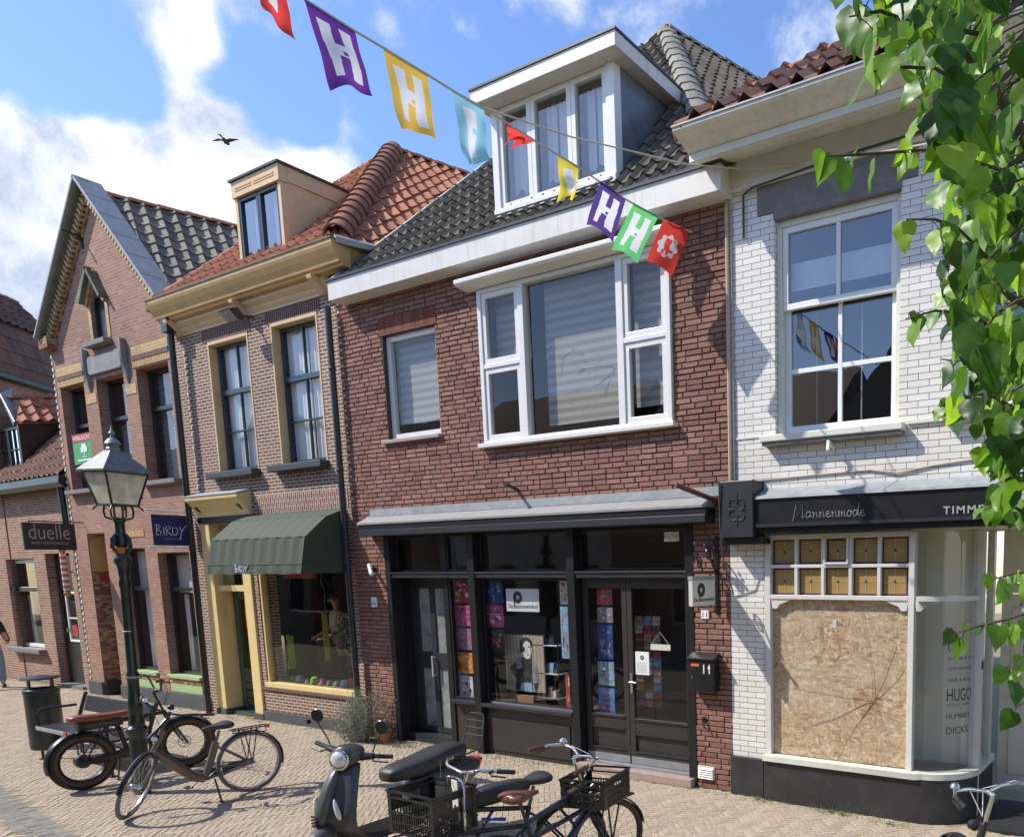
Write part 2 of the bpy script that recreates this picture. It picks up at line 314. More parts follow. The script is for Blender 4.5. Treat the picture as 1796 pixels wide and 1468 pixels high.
def osb():
    s = NT('osb_board'); p = s.n('ShaderNodeTexCoord').outputs['Object']
    c = None
    def layer(rot, sc1, sc2):
        m = s.n('ShaderNodeMapping'); m.inputs['Rotation'].default_value = (0, rot, 0); m.inputs['Scale'].default_value = (sc1, 1, sc2); s.l(p, m.inputs[0])
        v = s.n('ShaderNodeTexVoronoi'); v.inputs['Scale'].default_value = 1; s.l(m.outputs[0], v.inputs['Vector']); return v.outputs['Color']
    a, b, d = layer(.5, 11, 42), layer(-.7, 38, 10), layer(1.3, 14, 48)
    n = s.noise(p, 14, 3)
    x = s.mix(s.rng(n, .47, .53), a, b); x = s.mix(s.rng(s.noise(p, 19, 3), .47, .53), x, d)
    sp = s.n('ShaderNodeSeparateColor'); s.l(x, sp.inputs[0])
    c = s.ramp(sp.outputs[0], [(0, (.26, .12, .05)), (.3, (.50, .28, .13)), (.6, (.62, .40, .21)), (.85, (.72, .52, .32)), (1, (.85, .74, .58))])
    c = s.mix(s.rng(s.noise(p, 2.2, 5, .6), .35, .7, .1, .5), c, (.82, .70, .52)); c = s.mix(s.rng(s.noise(p, 9, 6, .75), .60, .66, 0, .6), c, (.92, .84, .70))
    s.bsdf(c, .75, 0, sp.outputs[1], .35, .003)
osb()
def leafmat():
    s = NT('leaf_green'); g = s.n('ShaderNodeNewGeometry'); r = g.outputs['Random Per Island']
    c = s.ramp(r, [(0, (.026, .066, .014)), (.3, (.055, .13, .02)), (.65, (.12, .235, .03)), (1, (.28, .43, .06))])
    veins = s.noise(g.outputs['Position'], 45, 3)
    c = s.mix(.25, c, veins, 'OVERLAY')
    b = s.n('ShaderNodeBsdfPrincipled'); s.l(c, b.inputs['Base Color']); b.inputs['Roughness'].default_value = .42; b.inputs['Specular IOR Level'].default_value = .5
    t = s.n('ShaderNodeBsdfTranslucent'); s.l(s.mix(1.0, c, (2.4, 2.5, .9), 'MULTIPLY'), t.inputs[0]); m = s.n('ShaderNodeMixShader'); m.inputs[0].default_value = .40
    s.l(b.outputs[0], m.inputs[1]); s.l(t.outputs[0], m.inputs[2]); s.l(m.outputs[0], s.o.inputs[0])
leafmat()
def leafsimple(name, a, b, tr=.25):
    s = NT(name); g = s.n('ShaderNodeNewGeometry'); c = s.mix(g.outputs['Random Per Island'], a, b)
    p = s.n('ShaderNodeBsdfPrincipled'); s.l(c, p.inputs['Base Color']); p.inputs['Roughness'].default_value = .6
    t = s.n('ShaderNodeBsdfTranslucent'); s.l(c, t.inputs[0]); m = s.n('ShaderNodeMixShader'); m.inputs[0].default_value = tr
    s.l(p.outputs[0], m.inputs[1]); s.l(t.outputs[0], m.inputs[2]); s.l(m.outputs[0], s.o.inputs[0])
leafsimple('bush_leaf', (.16, .19, .10), (.38, .40, .26))
leafsimple('weed', (.16, .22, .05), (.32, .36, .12))
leafsimple('house_plant', (.05, .09, .03), (.22, .30, .12))
leafsimple('blossom', (.6, .62, .5), (.75, .76, .66))
def cloth(name, c, tr=.45):
    s = NT(name); n = s.noise(s.pos(), 9, 3); cc = s.mix(s.rng(n, .3, .7), tuple(x * .92 for x in c), c)
    d = s.n('ShaderNodeBsdfDiffuse'); s.l(cc, d.inputs[0]); t = s.n('ShaderNodeBsdfTranslucent'); s.l(cc, t.inputs[0]); m = s.n('ShaderNodeMixShader'); m.inputs[0].default_value = tr
    s.l(d.outputs[0], m.inputs[1]); s.l(t.outputs[0], m.inputs[2]); s.l(m.outputs[0], s.o.inputs[0])
for nme, c in (('flag_red', (.88, .085, .07)), ('flag_purple', (.20, .06, .36)), ('flag_indigo', (.11, .06, .28)), ('flag_yellow', (.85, .55, .10)), ('flag_lemon', (.80, .68, .08)), ('flag_blue', (.35, .68, .80)), ('flag_green', (.16, .62, .22)), ('flag_white', (.80, .81, .86))): cloth(nme, c)

# ---------------------------------------------------------------- mesh helpers
BASE = {}
def tag(o, label=None, cat=None, group=None, kind=None):
    for k, v in (('label', label), ('category', cat), ('group', group), ('kind', kind)):
        if v: o[k] = v
    return o
def thing(name, label, cat, loc=(0, 0, 0), rz=0.0, group=None, local=False):
    o = bpy.data.objects.new(name, None); col.objects.link(o); o.location = loc; o.rotation_euler = (0, 0, rz); o.empty_display_size = .2
    BASE[o] = Vector((0, 0, 0)) if local else Vector(loc)
    return tag(o, label, cat, group)
class MB:
    def __init__(s): s.v = []; s.f = []; s.mi = []; s.k = 0
    def add(s, vs, fs):
        b = len(s.v); s.v += [Vector(v) for v in vs]; s.f += [tuple(b + i for i in f) for f in fs]; s.mi += [s.k] * len(fs); return s
    def box(s, x0, x1, y0, y1, z0, z1):
        if x0 > x1: x0, x1 = x1, x0
        if y0 > y1: y0, y1 = y1, y0
        if z0 > z1: z0, z1 = z1, z0
        return s.add([(x0, y0, z0), (x1, y0, z0), (x1, y1, z0), (x0, y1, z0), (x0, y0, z1), (x1, y0, z1), (x1, y1, z1), (x0, y1, z1)],
                     [(0, 3, 2, 1), (4, 5, 6, 7), (0, 1, 5, 4), (1, 2, 6, 5), (2, 3, 7, 6), (3, 0, 4, 7)])
    def quad(s, a, b, c, d): return s.add([a, b, c, d], [(0, 1, 2, 3)])
    def extr(s, pts, d):
        n = len(pts); d = Vector(d); P = [Vector(p) for p in pts]
        return s.add(P + [p + d for p in P], [tuple(range(n))[::-1], tuple(range(n, 2 * n))] + [(i, (i + 1) % n, n + (i + 1) % n, n + i) for i in range(n)])
    def profx(s, prof, x0, x1): return s.extr([(x0, y, z) for y, z in prof], (x1 - x0, 0, 0))
    def tube(s, pts, r, n=8, caps=True):
        P = [Vector(p) for p in pts]; m = len(P); rr = r if isinstance(r, (list, tuple)) else [r] * m
        b = len(s.v); up = None
        for i in range(m):
            t = (P[min(i + 1, m - 1)] - P[max(i - 1, 0)])
            t = t.normalized() if t.length > 1e-9 else Vector((0, 0, 1))
            if up is None: up = Vector((0, 0, 1)) if abs(t.z) < .9 else Vector((1, 0, 0))
            a = (up - t * up.dot(t))
            if a.length < 1e-6: a = t.orthogonal()
            a.normalize(); up = a; c = t.cross(a)
            for k in range(n):
                q = 2 * math.pi * k / n; s.v.append(P[i] + (a * math.cos(q) + c * math.sin(q)) * rr[i])
        fs = []
        for i in range(m - 1):
            for k in range(n): fs.append((b + i * n + k, b + i * n + (k + 1) % n, b + (i + 1) * n + (k + 1) % n, b + (i + 1) * n + k))
        if caps: fs.append(tuple(b + k for k in range(n))[::-1]); fs.append(tuple(b + (m - 1) * n + k for k in range(n)))
        s.f += fs; s.mi += [s.k] * len(fs); return s
    def lathe(s, prof, c=(0, 0, 0), axis='z', n=24, caps=True, sx=1.0):
        b = len(s.v); c = Vector(c)
        for r, h in prof:
            for k in range(n):
                q = 2 * math.pi * (k + .5) / n; a, d = r * math.cos(q) * sx, r * math.sin(q)
                s.v.append(c + (Vector((a, d, h)) if axis == 'z' else Vector((h, a, d)) if axis == 'x' else Vector((a, h, d))))
        fs = []
        for i in range(len(prof) - 1):
            for k in range(n): fs.append((b + i * n + k, b + i * n + (k + 1) % n, b + (i + 1) * n + (k + 1) % n, b + (i + 1) * n + k))
        if caps: fs.append(tuple(b + k for k in range(n))[::-1]); fs.append(tuple(b + (len(prof) - 1) * n + k for k in range(n)))
        s.f += fs; s.mi += [s.k] * len(fs); return s
    def ball(s, c, r, n=12, sz=1.0):
        rr = (r, r, r * sz) if isinstance(r, (int, float)) else r; b = len(s.v); c = Vector(c); m = max(4, n // 2)
        for i in range(m + 1):
            a = math.pi * i / m
            for k in range(n): q = 2 * math.pi * k / n; s.v.append(c + Vector((rr[0] * math.sin(a) * math.cos(q), rr[1] * math.sin(a) * math.sin(q), -rr[2] * math.cos(a))))
        fs = [(b + i * n + k, b + i * n + (k + 1) % n, b + (i + 1) * n + (k + 1) % n, b + (i + 1) * n + k) for i in range(m) for k in range(n)]
        s.f += fs; s.mi += [s.k] * len(fs); return s
    def torus(s, c, Rr, r, axis='x', n=40, m=8, a0=0.0, a1=2 * math.pi, rz=None):
        pts = []; full = abs(a1 - a0 - 2 * math.pi) < 1e-6; cnt = n if full else n + 1; b = len(s.v); c = Vector(c)
        for i in range(cnt):
            q = a0 + (a1 - a0) * i / n
            for k in range(m):
                p = 2 * math.pi * k / m; rad = Rr + r * math.cos(p); h = (rz or r) * math.sin(p); a, d = rad * math.cos(q), rad * math.sin(q)
                s.v.append(c + (Vector((h, a, d)) if axis == 'x' else Vector((a, h, d)) if axis == 'y' else Vector((a, d, h))))
        fs = [(b + i * m + k, b + i * m + (k + 1) % m, b + ((i + 1) % cnt) * m + (k + 1) % m, b + ((i + 1) % cnt) * m + k) for i in range(n) for k in range(m)]
        s.f += fs; s.mi += [s.k] * len(fs); return s
    def build(s, name, mat, parent=None, smooth=False, bevel=0.0, sub=0, angle=35, mod=None):
        me = bpy.data.meshes.new(name); off = Vector((0, 0, 0)); root = parent
        if parent is not None:
            while root.parent is not None: root = root.parent
            off = BASE.get(root, Vector((0, 0, 0)))
        me.from_pydata([v - off for v in s.v], [], s.f)
        for m_ in (mat if isinstance(mat, (list, tuple)) else [mat]): me.materials.append(M[m_])
        if isinstance(mat, (list, tuple)):
            for p, i in zip(me.polygons, s.mi): p.material_index = i
        bm = bmesh.new(); bm.from_mesh(me)
        if smooth or sub: bmesh.ops.remove_doubles(bm, verts=bm.verts, dist=2e-5)
        bmesh.ops.recalc_face_normals(bm, faces=bm.faces)
        if smooth and sub == 0:
            for e in bm.edges:
                e.smooth = not (len(e.link_faces) == 2 and e.calc_face_angle(0) > R(angle))
        if smooth:
            for f in bm.faces: f.smooth = True
        bm.to_mesh(me); bm.free(); me.update()
        o = bpy.data.objects.new(name, me); col.objects.link(o)
        if parent is not None: o.parent = parent
        if bevel:
            b = o.modifiers.new('b', 'BEVEL'); b.width = bevel; b.segments = 2; b.limit_method = 'ANGLE'; b.angle_limit = R(40)
        if sub:
            b = o.modifiers.new('s', 'SUBSURF'); b.levels = sub; b.render_levels = sub
        return o
def bx(name, mat, parent, *a, bevel=0.0): return MB().box(*a).build(name, mat, parent, bevel=bevel)
def copy_tree(o, parent=None):
    c = o.copy(); col.objects.link(c); c.parent = parent
    for ch in list(o.children): copy_tree(ch, c)
    return c
def text(s, name, mat, parent, x0, x1, z0, y, h=None, ext=.003, shear=0.0, off=0.0, rotz=0.0, space=1.0, keep=False):
    """flat lettering standing on a face turned to -y, fitted between x0 and x1, baseline z0, cap height h"""
    cu = bpy.data.curves.new('t', 'FONT'); cu.body = s; cu.size = 1; cu.extrude = ext; cu.shear = shear; cu.offset = off; cu.space_character = space; cu.resolution_u = 3
    t = bpy.data.objects.new('t', cu); col.objects.link(t); bpy.context.view_layer.update()
    me = bpy.data.meshes.new_from_object(t.evaluated_get(bpy.context.evaluated_depsgraph_get())); bpy.data.objects.remove(t)
    xs = [v.co.x for v in me.vertices]; ys = [v.co.y for v in me.vertices]; a, b = min(xs), max(xs); sx = (x1 - x0) / (b - a); sy = (h / max(ys)) if h else sx
    root = parent
    while root is not None and root.parent is not None: root = root.parent
    base = BASE.get(root, Vector((0, 0, 0)))
    for v in me.vertices: v.co = Vector((x0 + (v.co.x - a) * sx, y - v.co.z, z0 + v.co.y * sy)) - base
    me.materials.clear(); me.materials.append(M[mat]); me.name = name
    o = bpy.data.objects.new(name, me); col.objects.link(o); o.parent = parent; return o

def wall(parent, mat, x0, x1, z0, z1, y0, th, holes, clip=(), name='wall', rev=None):
    xs = sorted({x0, x1, *[h[0] for h in holes], *[h[1] for h in holes]}); zs = sorted({z0, z1, *[h[2] for h in holes], *[h[3] for h in holes]})
    xs = [x for x in xs if x0 <= x <= x1]; zs = [z for z in zs if z0 <= z <= z1]
    solid = {}
    for i in range(len(xs) - 1):
        for j in range(len(zs) - 1):
            cx, cz = (xs[i] + xs[i + 1]) / 2, (zs[j] + zs[j + 1]) / 2
            solid[i, j] = not any(h[0] < cx < h[1] and h[2] < cz < h[3] for h in holes)
    m = MB(); y1 = y0 + th; r = rev if rev else y1
    for (i, j), on in solid.items():
        if not on: continue
        a, b, c, d = xs[i], xs[i + 1], zs[j], zs[j + 1]
        m.quad((a, y0, c), (b, y0, c), (b, y0, d), (a, y0, d)); m.quad((a, y1, c), (a, y1, d), (b, y1, d), (b, y1, c))
        if not solid.get((i - 1, j)): m.quad((a, y0, c), (a, y0, d), (a, y1, d), (a, y1, c))
        if not solid.get((i + 1, j)): m.quad((b, y0, c), (b, y1, c), (b, y1, d), (b, y0, d))
        if not solid.get((i, j - 1)): m.quad((a, y0, c), (a, y1, c), (b, y1, c), (b, y0, c))
        if not solid.get((i, j + 1)): m.quad((a, y0, d), (b, y0, d), (b, y1, d), (a, y1, d))
    o = m.build(name, mat, parent)
    bm = bmesh.new(); bm.from_mesh(o.data); bmesh.ops.remove_doubles(bm, verts=bm.verts, dist=1e-5)
    base = BASE.get(parent, Vector((0, 0, 0)))
    for (px, pz, nx, nz) in clip:
        g = bm.verts[:] + bm.edges[:] + bm.faces[:]
        bmesh.ops.bisect_plane(bm, geom=g, plane_co=Vector((px, 0, pz)) - Vector((base.x, 0, base.z)), plane_no=(nx, 0, nz), clear_outer=True)
    bmesh.ops.recalc_face_normals(bm, faces=bm.faces); bm.to_mesh(o.data); bm.free(); return o

def pantiles(parent, mat, O, U, V, poly, tw=.235, th=.30, amp=.032, name='roof', lip=.028, seg=6, wild=.006):
    """S-shaped roof tiles laid on the plane O + u U + v V, clipped to the convex polygon poly (u, v)"""
    O, U, V = Vector(O), Vector(U).normalized(), Vector(V).normalized(); N = U.cross(V)
    if N.z < 0: N = -N
    us = [p[0] for p in poly]; vs = [p[1] for p in poly]; m = MB()
    area = sum(poly[i][0] * poly[(i + 1) % len(poly)][1] - poly[(i + 1) % len(poly)][0] * poly[i][1] for i in range(len(poly))); sg = 1 if area > 0 else -1
    def hgt(t):   # profile over one tile 0..1: a broad trough and a round roll at the edge
        return amp * (math.exp(-((t - .80) / .16) ** 2) * 1.5 + math.exp(-((t + .20) / .16) ** 2) * 1.5 - .28 * math.sin(math.pi * min(1, t / .6)))
    j0, j1 = math.floor(min(vs) / th) - 1, math.ceil(max(vs) / th) + 1
    for j in range(j0, j1):
        for i in range(math.floor(min(us) / tw) - 1, math.ceil(max(us) / tw) + 1):
            cu, cv = (i + .5) * tw, (j + .5) * th; ok = True
            for k in range(len(poly)):
                (ax, ay), (bx_, by) = poly[k], poly[(k + 1) % len(poly)]; L = math.hypot(bx_ - ax, by - ay)
                if sg * ((bx_ - ax) * (cv - ay) - (by - ay) * (cu - ax)) / max(L, 1e-6) < -.3: ok = False
            if not ok: continue
            du, dv, dh = random.uniform(-wild, wild), random.uniform(-wild, wild), random.uniform(0, wild)
            a = []; c = []; d = []
            for q in range(seg + 1):
                t = q / seg; h = hgt(t) + dh; u = i * tw + t * tw * 1.04 + du
                a.append(O + U * u + V * (j * th + dv - .02) + N * (h + lip)); c.append(O + U * u + V * ((j + 1) * th + dv) + N * h); d.append(O + U * u + V * (j * th + dv - .02) + N * (h - .004))
            n = seg + 1
            m.add(a + c + d, [(q, q + 1, n + q + 1, n + q) for q in range(seg)] + [(2 * n + q, 2 * n + q + 1, q + 1, q) for q in range(seg)])
    root = parent
    while root.parent is not None: root = root.parent
    base = BASE.get(root, Vector((0, 0, 0)))
    me = bpy.data.meshes.new(name); me.from_pydata([v - base for v in m.v], [], m.f); bm = bmesh.new(); bm.from_mesh(me)
    for k in range(len(poly)):
        A = O + U * poly[k][0] + V * poly[k][1]; B = O + U * poly[(k + 1) % len(poly)][0] + V * poly[(k + 1) % len(poly)][1]
        e = (B - A).normalized(); no = e.cross(N) * sg
        bmesh.ops.bisect_plane(bm, geom=bm.verts[:] + bm.edges[:] + bm.faces[:], plane_co=A - base, plane_no=no, clear_outer=True)
    for f in bm.faces: f.smooth = True
    for e in bm.edges: e.smooth = not (len(e.link_faces) == 2 and e.calc_face_angle(0) > R(50))
    # boarding under the tiles
    P = [O + U * p[0] + V * p[1] - N * .03 - base for p in poly]; vv = [bm.verts.new(p) for p in P]; bm.faces.new(vv)
    bm.to_mesh(me); bm.free(); me.materials.append(M[mat]); o = bpy.data.objects.new(name, me); col.objects.link(o); o.parent = parent; return o

def ridge(parent, mat, A, B, r=.12, L=.36, name='ridge', flat=.8, n=8):
    A, B = Vector(A), Vector(B); t = (B - A); k = max(1, round(t.length / L)); t.normalize(); side = t.cross(Vector((0, 0, 1))).normalized(); up = side.cross(t); m = MB(); st = (B - A) / k
    for i in range(k):
        a = A + st * i - t * .03; b = A + st * (i + 1); ra, rb = r * 1.10, r * .92; j = random.uniform(-.006, .006)
        ring = lambda c, rr, off=0: [c + side * (rr * math.cos(math.pi * q / n) + j) + up * (rr * math.sin(math.pi * q / n) * flat - .03 + off) for q in range(n + 1)]
        a1, b1, c1 = ring(a, ra), ring(b, rb), ring(a, ra - .025); q = n + 1
        m.add(a1 + b1 + c1, [(x, x + 1, q + x + 1, q + x) for x in range(n)] + [(x, x + 1, 2 * q + x + 1, 2 * q + x) for x in range(n)])
    return m.build(name, mat, parent, smooth=True, angle=45)

def brick_skin(parent, mat, x0, x1, z0, z1, y, holes, bw=.208, bh=.0605, j=.011, dep=.011, seed=1):
    rnd = random.Random(seed); m = MB(); r = 0; z = z0
    while z < z1 - bh * .5:
        x = x0 - (bw * .5 if r % 2 else 0) - rnd.choice((0, 0, 0, bw * .25))
        while x < x1:
            L = bw * (.5 if rnd.random() < .10 else 1); a, b = max(x + j / 2, x0), min(x + L - j / 2, x1); c, d = z + j / 2 + rnd.uniform(-.002, .002), z + bh - j / 2 + rnd.uniform(-.002, .002); x += L
            segs = [(a, b)]
            for h in holes:
                if h[2] < (c + d) / 2 < h[3]:
                    ns = []
                    for (p, q) in segs:
                        if q <= h[0] or p >= h[1]: ns.append((p, q))
                        else:
                            if p < h[0] - .02: ns.append((p, h[0]))
                            if q > h[1] + .02: ns.append((h[1], q))
                    segs = ns
            for (p, q) in segs:
                if q - p < .02: continue
                e = .004; t = dep * rnd.uniform(.55, 1.25); k = [rnd.uniform(-.0025, .0025) for _ in range(8)]; tl = rnd.uniform(-.002, .002)
                m.add([(p, y, c), (q, y, c), (q, y, d), (p, y, d), (p + e + k[0], y - t + tl, c + e + k[1]), (q - e + k[2], y - t, c + e + k[3]), (q - e + k[4], y - t - tl, d - e + k[5]), (p + e + k[6], y - t, d - e + k[7])], [(4, 5, 6, 7), (0, 1, 5, 4), (1, 2, 6, 5), (2, 3, 7, 6), (3, 0, 4, 7)])
        z += bh; r += 1
    return m.build('brick_facing', mat, parent)
def room(parent, mat, x0, x1, y0, y1, z0, z1, name='interior'):
    m = MB(); m.quad((x0, y1, z0), (x1, y1, z0), (x1, y1, z1), (x0, y1, z1)); m.quad((x0, y0, z0), (x1, y0, z0), (x1, y1, z0), (x0, y1, z0)); m.quad((x0, y0, z1), (x0, y1, z1), (x1, y1, z1), (x1, y0, z1))
    m.quad((x0, y0, z0), (x0, y1, z0), (x0, y1, z1), (x0, y0, z1)); m.quad((x1, y0, z0), (x1, y0, z1), (x1, y1, z1), (x1, y1, z0)); return m.build(name, mat, parent)

def window(parent, mat, x0, x1, z0, z1, y, fw=.06, fd=.07, vb=(), hb=(), bw=.03, pane='glass', name='window', sash=None, curtain=None, label=None, bevel=.004, cy=.12, room_mat='room_dark', rd=.9):
    """frame with glazing bars; pane, curtain and room behind are its sub-parts"""
    m = MB(); m.box(x0, x1, y, y + fd, z0, z0 + fw); m.box(x0, x1, y, y + fd, z1 - fw, z1); m.box(x0, x0 + fw, y, y + fd, z0 + fw, z1 - fw); m.box(x1 - fw, x1, y, y + fd, z0 + fw, z1 - fw)
    for k, b in enumerate(vb): m.box(b - bw / 2, b + bw / 2, y + .008, y + fd - .01, z0 + fw, z1 - fw)
    for k, b in enumerate(hb): hw = bw if not isinstance(b, tuple) else b[1]; zz = b if not isinstance(b, tuple) else b[0]; m.box(x0 + fw, x1 - fw, y + (.011 if not isinstance(b, tuple) else -.012), y + fd - .013, zz - hw / 2, zz + hw / 2)
    f = m.build(name, mat, parent, bevel=bevel)
    if label: f['label'] = label
    yp = y + fd * .55; i = fw * .6
    MB().quad((x0 + i, yp, z0 + i), (x1 - i, yp, z0 + i), (x1 - i, yp, z1 - i), (x0 + i, yp, z1 - i)).build('pane', pane, f)
    if curtain: curtain(f, x0 + i, x1 - i, z0 + i, z1 - i, y + fd + cy)
    if room_mat: room(f, room_mat, x0 + .01, x1 - .01, y + fd + .002, y + fd + rd, z0 + .01, z1 - .01)
    return f
def drape(mat, parts=((0, 1),), z=(0, 1), wave=.018, per=.085, name='curtain'):
    def fn(f, x0, x1, z0, z1, y):
        for a, b in parts:
            m = MB(); xa, xb = x0 + (x1 - x0) * a, x0 + (x1 - x0) * b; za, zb = z0 + (z1 - z0) * z[0], z0 + (z1 - z0) * z[1]; n = max(8, int((xb - xa) / .012)); ph = random.random() * 6
            P = [(xa + (xb - xa) * k / n, y + wave * (math.sin(k * (xb - xa) / n * 2 * math.pi / per + ph) + .4 * math.sin(k * (xb - xa) / n * 2 * math.pi / per * .43)) + wave) for k in range(n + 1)]
            for k in range(n): m.quad((P[k][0], P[k][1], za), (P[k + 1][0], P[k + 1][1], za), (P[k + 1][0], P[k + 1][1], zb), (P[k][0], P[k][1], zb))
            m.build(name, mat, f, smooth=True)
    return fn
def blind(mat, z=(0, 1), name='blind', x=(0, 1)):
    def fn(f, x0, x1, z0, z1, y): MB().box(x0 + (x1 - x0) * x[0], x0 + (x1 - x0) * x[1], y - .05, y - .046, z0 + (z1 - z0) * z[0], z0 + (z1 - z0) * z[1]).build(name, mat, f)
    return fn
def both(*fs):
    def fn(*a):
        for f in fs: f(*a)
    return fn
def mesh_slats(x0, x1, z0, z1, y, step=.04, d=.022):
    m = MB(); z = z0
    while z < z1: m.quad((x0, y, z), (x1, y, z), (x1, y + d, z + step * .75), (x0, y + d, z + step * .75)); z += step
    return m
def slats(z=(0, 1)):
    def fn(f, x0, x1, z0, z1, y): mesh_slats(x0, x1, z0 + (z1 - z0) * z[0], z0 + (z1 - z0) * z[1], y - .06).build('blind', 'sign_cream', f)
    return fn
F = 7.13
# ================================================================ GROUND
def C(name, rgb, rough=.5, **k):
    if name not in M: plain(name, rgb, rough, var=k.pop('var', .06), **k)
    return name
RD = Vector((.30, .954, 0))      # the house lots run back a little askew from the street
g = MB().quad((-60, -14, -.006), (14, -14, -.006), (14, 40, -.006), (-60, 40, -.006)).build('ground', 'paving_joint'); tag(g, kind='structure')
s0, s1 = Vector((-11.9, 3.36)), Vector((-9.13, 3.03)); sdir = (s1 - s0).normalized(); snor = Vector((sdir.y, -sdir.x))
def herring(x0, x1, y0, y1, Wd=.0600, n=3):
    m = MB(); c45, g_ = math.cos(R(45)), .0028
    span = (x1 - x0 + y1 - y0); K = int(span / Wd * 1.1) + 8; cx, cy = (x0 + x1) / 2, (y0 + y1) / 2
    def put(a0, b0, a1, b1):
        ca, cb = (a0 + a1) / 2 * Wd, (b0 + b1) / 2 * Wd; px, py = (ca - cb) * c45 + cx, (ca + cb) * c45 + cy
        if not (x0 < px < x1 and y0 < py < y1): return
        q = (Vector((px, py)) - s0).dot(snor)
        if 0.0 - .02 < q < .325: return
        # skip what the camera cannot see
        d = CAMR @ (Vector((px, py, 0)) - EYE)
        if d.z < .3: return
        uu, vv = d.x / d.z * FOC + PX, d.y / d.z * FOC + PY
        if not (-160 < uu < 1960 and vv < 1640): return
        h = random.uniform(-.0018, .0018) + .006 * noise.noise(Vector((px * 1.1, py * 1.1, 0))); t1, t2 = random.uniform(-.0012, .0012), random.uniform(-.0012, .0012); e = .004; rot = random.uniform(-.012, .012)
        A0, B0, A1, B1 = a0 * Wd + g_ / 2, b0 * Wd + g_ / 2, a1 * Wd - g_ / 2, b1 * Wd - g_ / 2
        def w_(a, b, z): a, b = a - ca, b - cb; a, b = a - rot * b, b + rot * a; a += ca; b += cb; return ((a - b) * c45 + cx, (a + b) * c45 + cy, z + h + (t1 if a > ca else -t1) + (t2 if b > cb else -t2))
        lo = [w_(A0, B0, -.02), w_(A1, B0, -.02), w_(A1, B1, -.02), w_(A0, B1, -.02)]; mi = [w_(A0, B0, -.006), w_(A1, B0, -.006), w_(A1, B1, -.006), w_(A0, B1, -.006)]
        hi = [w_(A0 + e, B0 + e, 0), w_(A1 - e, B0 + e, 0), w_(A1 - e, B1 - e, 0), w_(A0 + e, B1 - e, 0)]
        m.add(lo + mi + hi, [(8, 9, 10, 11)] + [(i, (i + 1) % 4, 4 + (i + 1) % 4, 4 + i) for i in range(4)] + [(4 + i, 4 + (i + 1) % 4, 8 + (i + 1) % 4, 8 + i) for i in range(4)])
    for k in range(-K, K):
        for s in range(-K // n - 2, K // n + 2):
            ox, oy = k + 2 * n * s, k
            if abs((ox + oy)) * Wd * c45 > (y1 - y0) / 2 + .5 + 0 * n or abs(ox - oy) * Wd * c45 > (x1 - x0) / 2 + .5: continue
            put(ox, oy, ox + n, oy + 1); put(ox, oy + 1, ox + 1, oy + 1 + n)
    return m
p = herring(-24.5, -.6, 1.6, 7.14).build('pavement', 'paver'); tag(p, kind='structure')
m = MB()
for k in range(-90, 60):       # darker drain strip of setts laid across its run
    for j in range(3):
        a = s0 + sdir * (k * .075 + .0) + snor * (j * .105 + (.05 if k % 2 else 0) * 0); h = random.uniform(-.003, .003)
        pts = [a + sdir * .004 + snor * .004, a + sdir * .071 + snor * .004, a + sdir * .071 + snor * .101, a + sdir * .004 + snor * .101]
        m.add([(q.x, q.y, -.02) for q in pts] + [(q.x, q.y, h) for q in pts], [(4, 5, 6, 7)] + [(i, (i + 1) % 4, 4 + (i + 1) % 4, 4 + i) for i in range(4)])
tag(m.build('drain_strip', 'paver_dark'), kind='structure')
# weeds in the joints along the house fronts
m = MB()
def tuft(x, y, r, n, h):
    for _ in range(n):
        a, d = random.uniform(0, 6.28), abs(random.gauss(0, r)); px, py = x + d * math.cos(a) * 1.6, y + d * math.sin(a) * .6; q = random.uniform(0, 6.28); l = random.uniform(.4, 1) * h
        lean = Vector((random.uniform(-1, 1), random.uniform(-1, 1), 0)) * l * .7; wv = Vector((math.cos(q), math.sin(q), 0)) * .004
        m.add([Vector((px, py, -.01)) - wv, Vector((px, py, -.01)) + wv, Vector((px, py, l)) + lean], [(0, 1, 2)])
for _ in range(150):
    x = random.uniform(-19.5, -2.2); y = F - .03 - abs(random.gauss(0, .07)); tuft(x, min(y, F - .05), .05, random.randint(6, 22), random.uniform(.015, .045))
for x, y in ((-3.05, 6.98), (-2.9, 6.95), (-10.0, 6.9), (-9.7, 6.85), (-9.5, 6.9), (-3.9, 7.0), (-2.4, 6.9), (-10.6, 6.9)): tuft(x, y, .09, 90, .06)
for _ in range(26): tuft(-10.25 + random.gauss(0, .25), 3.95 + random.gauss(0, .2), .06, 16, .02)
tag(m.build('weeds', 'weed'), kind='stuff')

# ================================================================ MAIN RED HOUSE
H = thing('brick_house', 'red brick house with a black shopfront and dark tiled roof', 'house', (-7.5, F, 0))
XL, XR = -10.74, -4.30
hl_ = [(-9.78, -8.72, 4.26, 5.64), (-7.88, -4.98, 4.04, 5.90), (-10.05, -4.77, -.1, 3.02)]
wall(H, 'mortar_dark', XL, XR, 0, 6.42, F, .30, hl_)
brick_skin(H, 'red_facing', XL, XR, .0, 6.40, F, hl_ + [(-9.84, -8.68, 5.62, 5.87)])
for x in (XL, XR - .2): bx('side_wall', 'red_brick', H, x, x + .2, F + .3, F + 6, 0, 6.38)
bx('soldier_course', 'red_brick_soldier', H, -9.84, -8.68, F - .011, F + .02, 5.642, 5.86)
# gutter
m = MB(); m.profx([(6.885, 6.15), (F - .001, 6.15), (F - .001, 6.40), (6.885, 6.40)], -10.52, -4.20); gt = m.build('gutter', 'gutter_paint', H, bevel=.004)
m = MB(); m.profx([(6.865, 6.395), (6.99, 6.395), (6.99, 6.425), (6.865, 6.425)], -10.54, -4.18); m.build('gutter_edge', 'anthracite', gt)
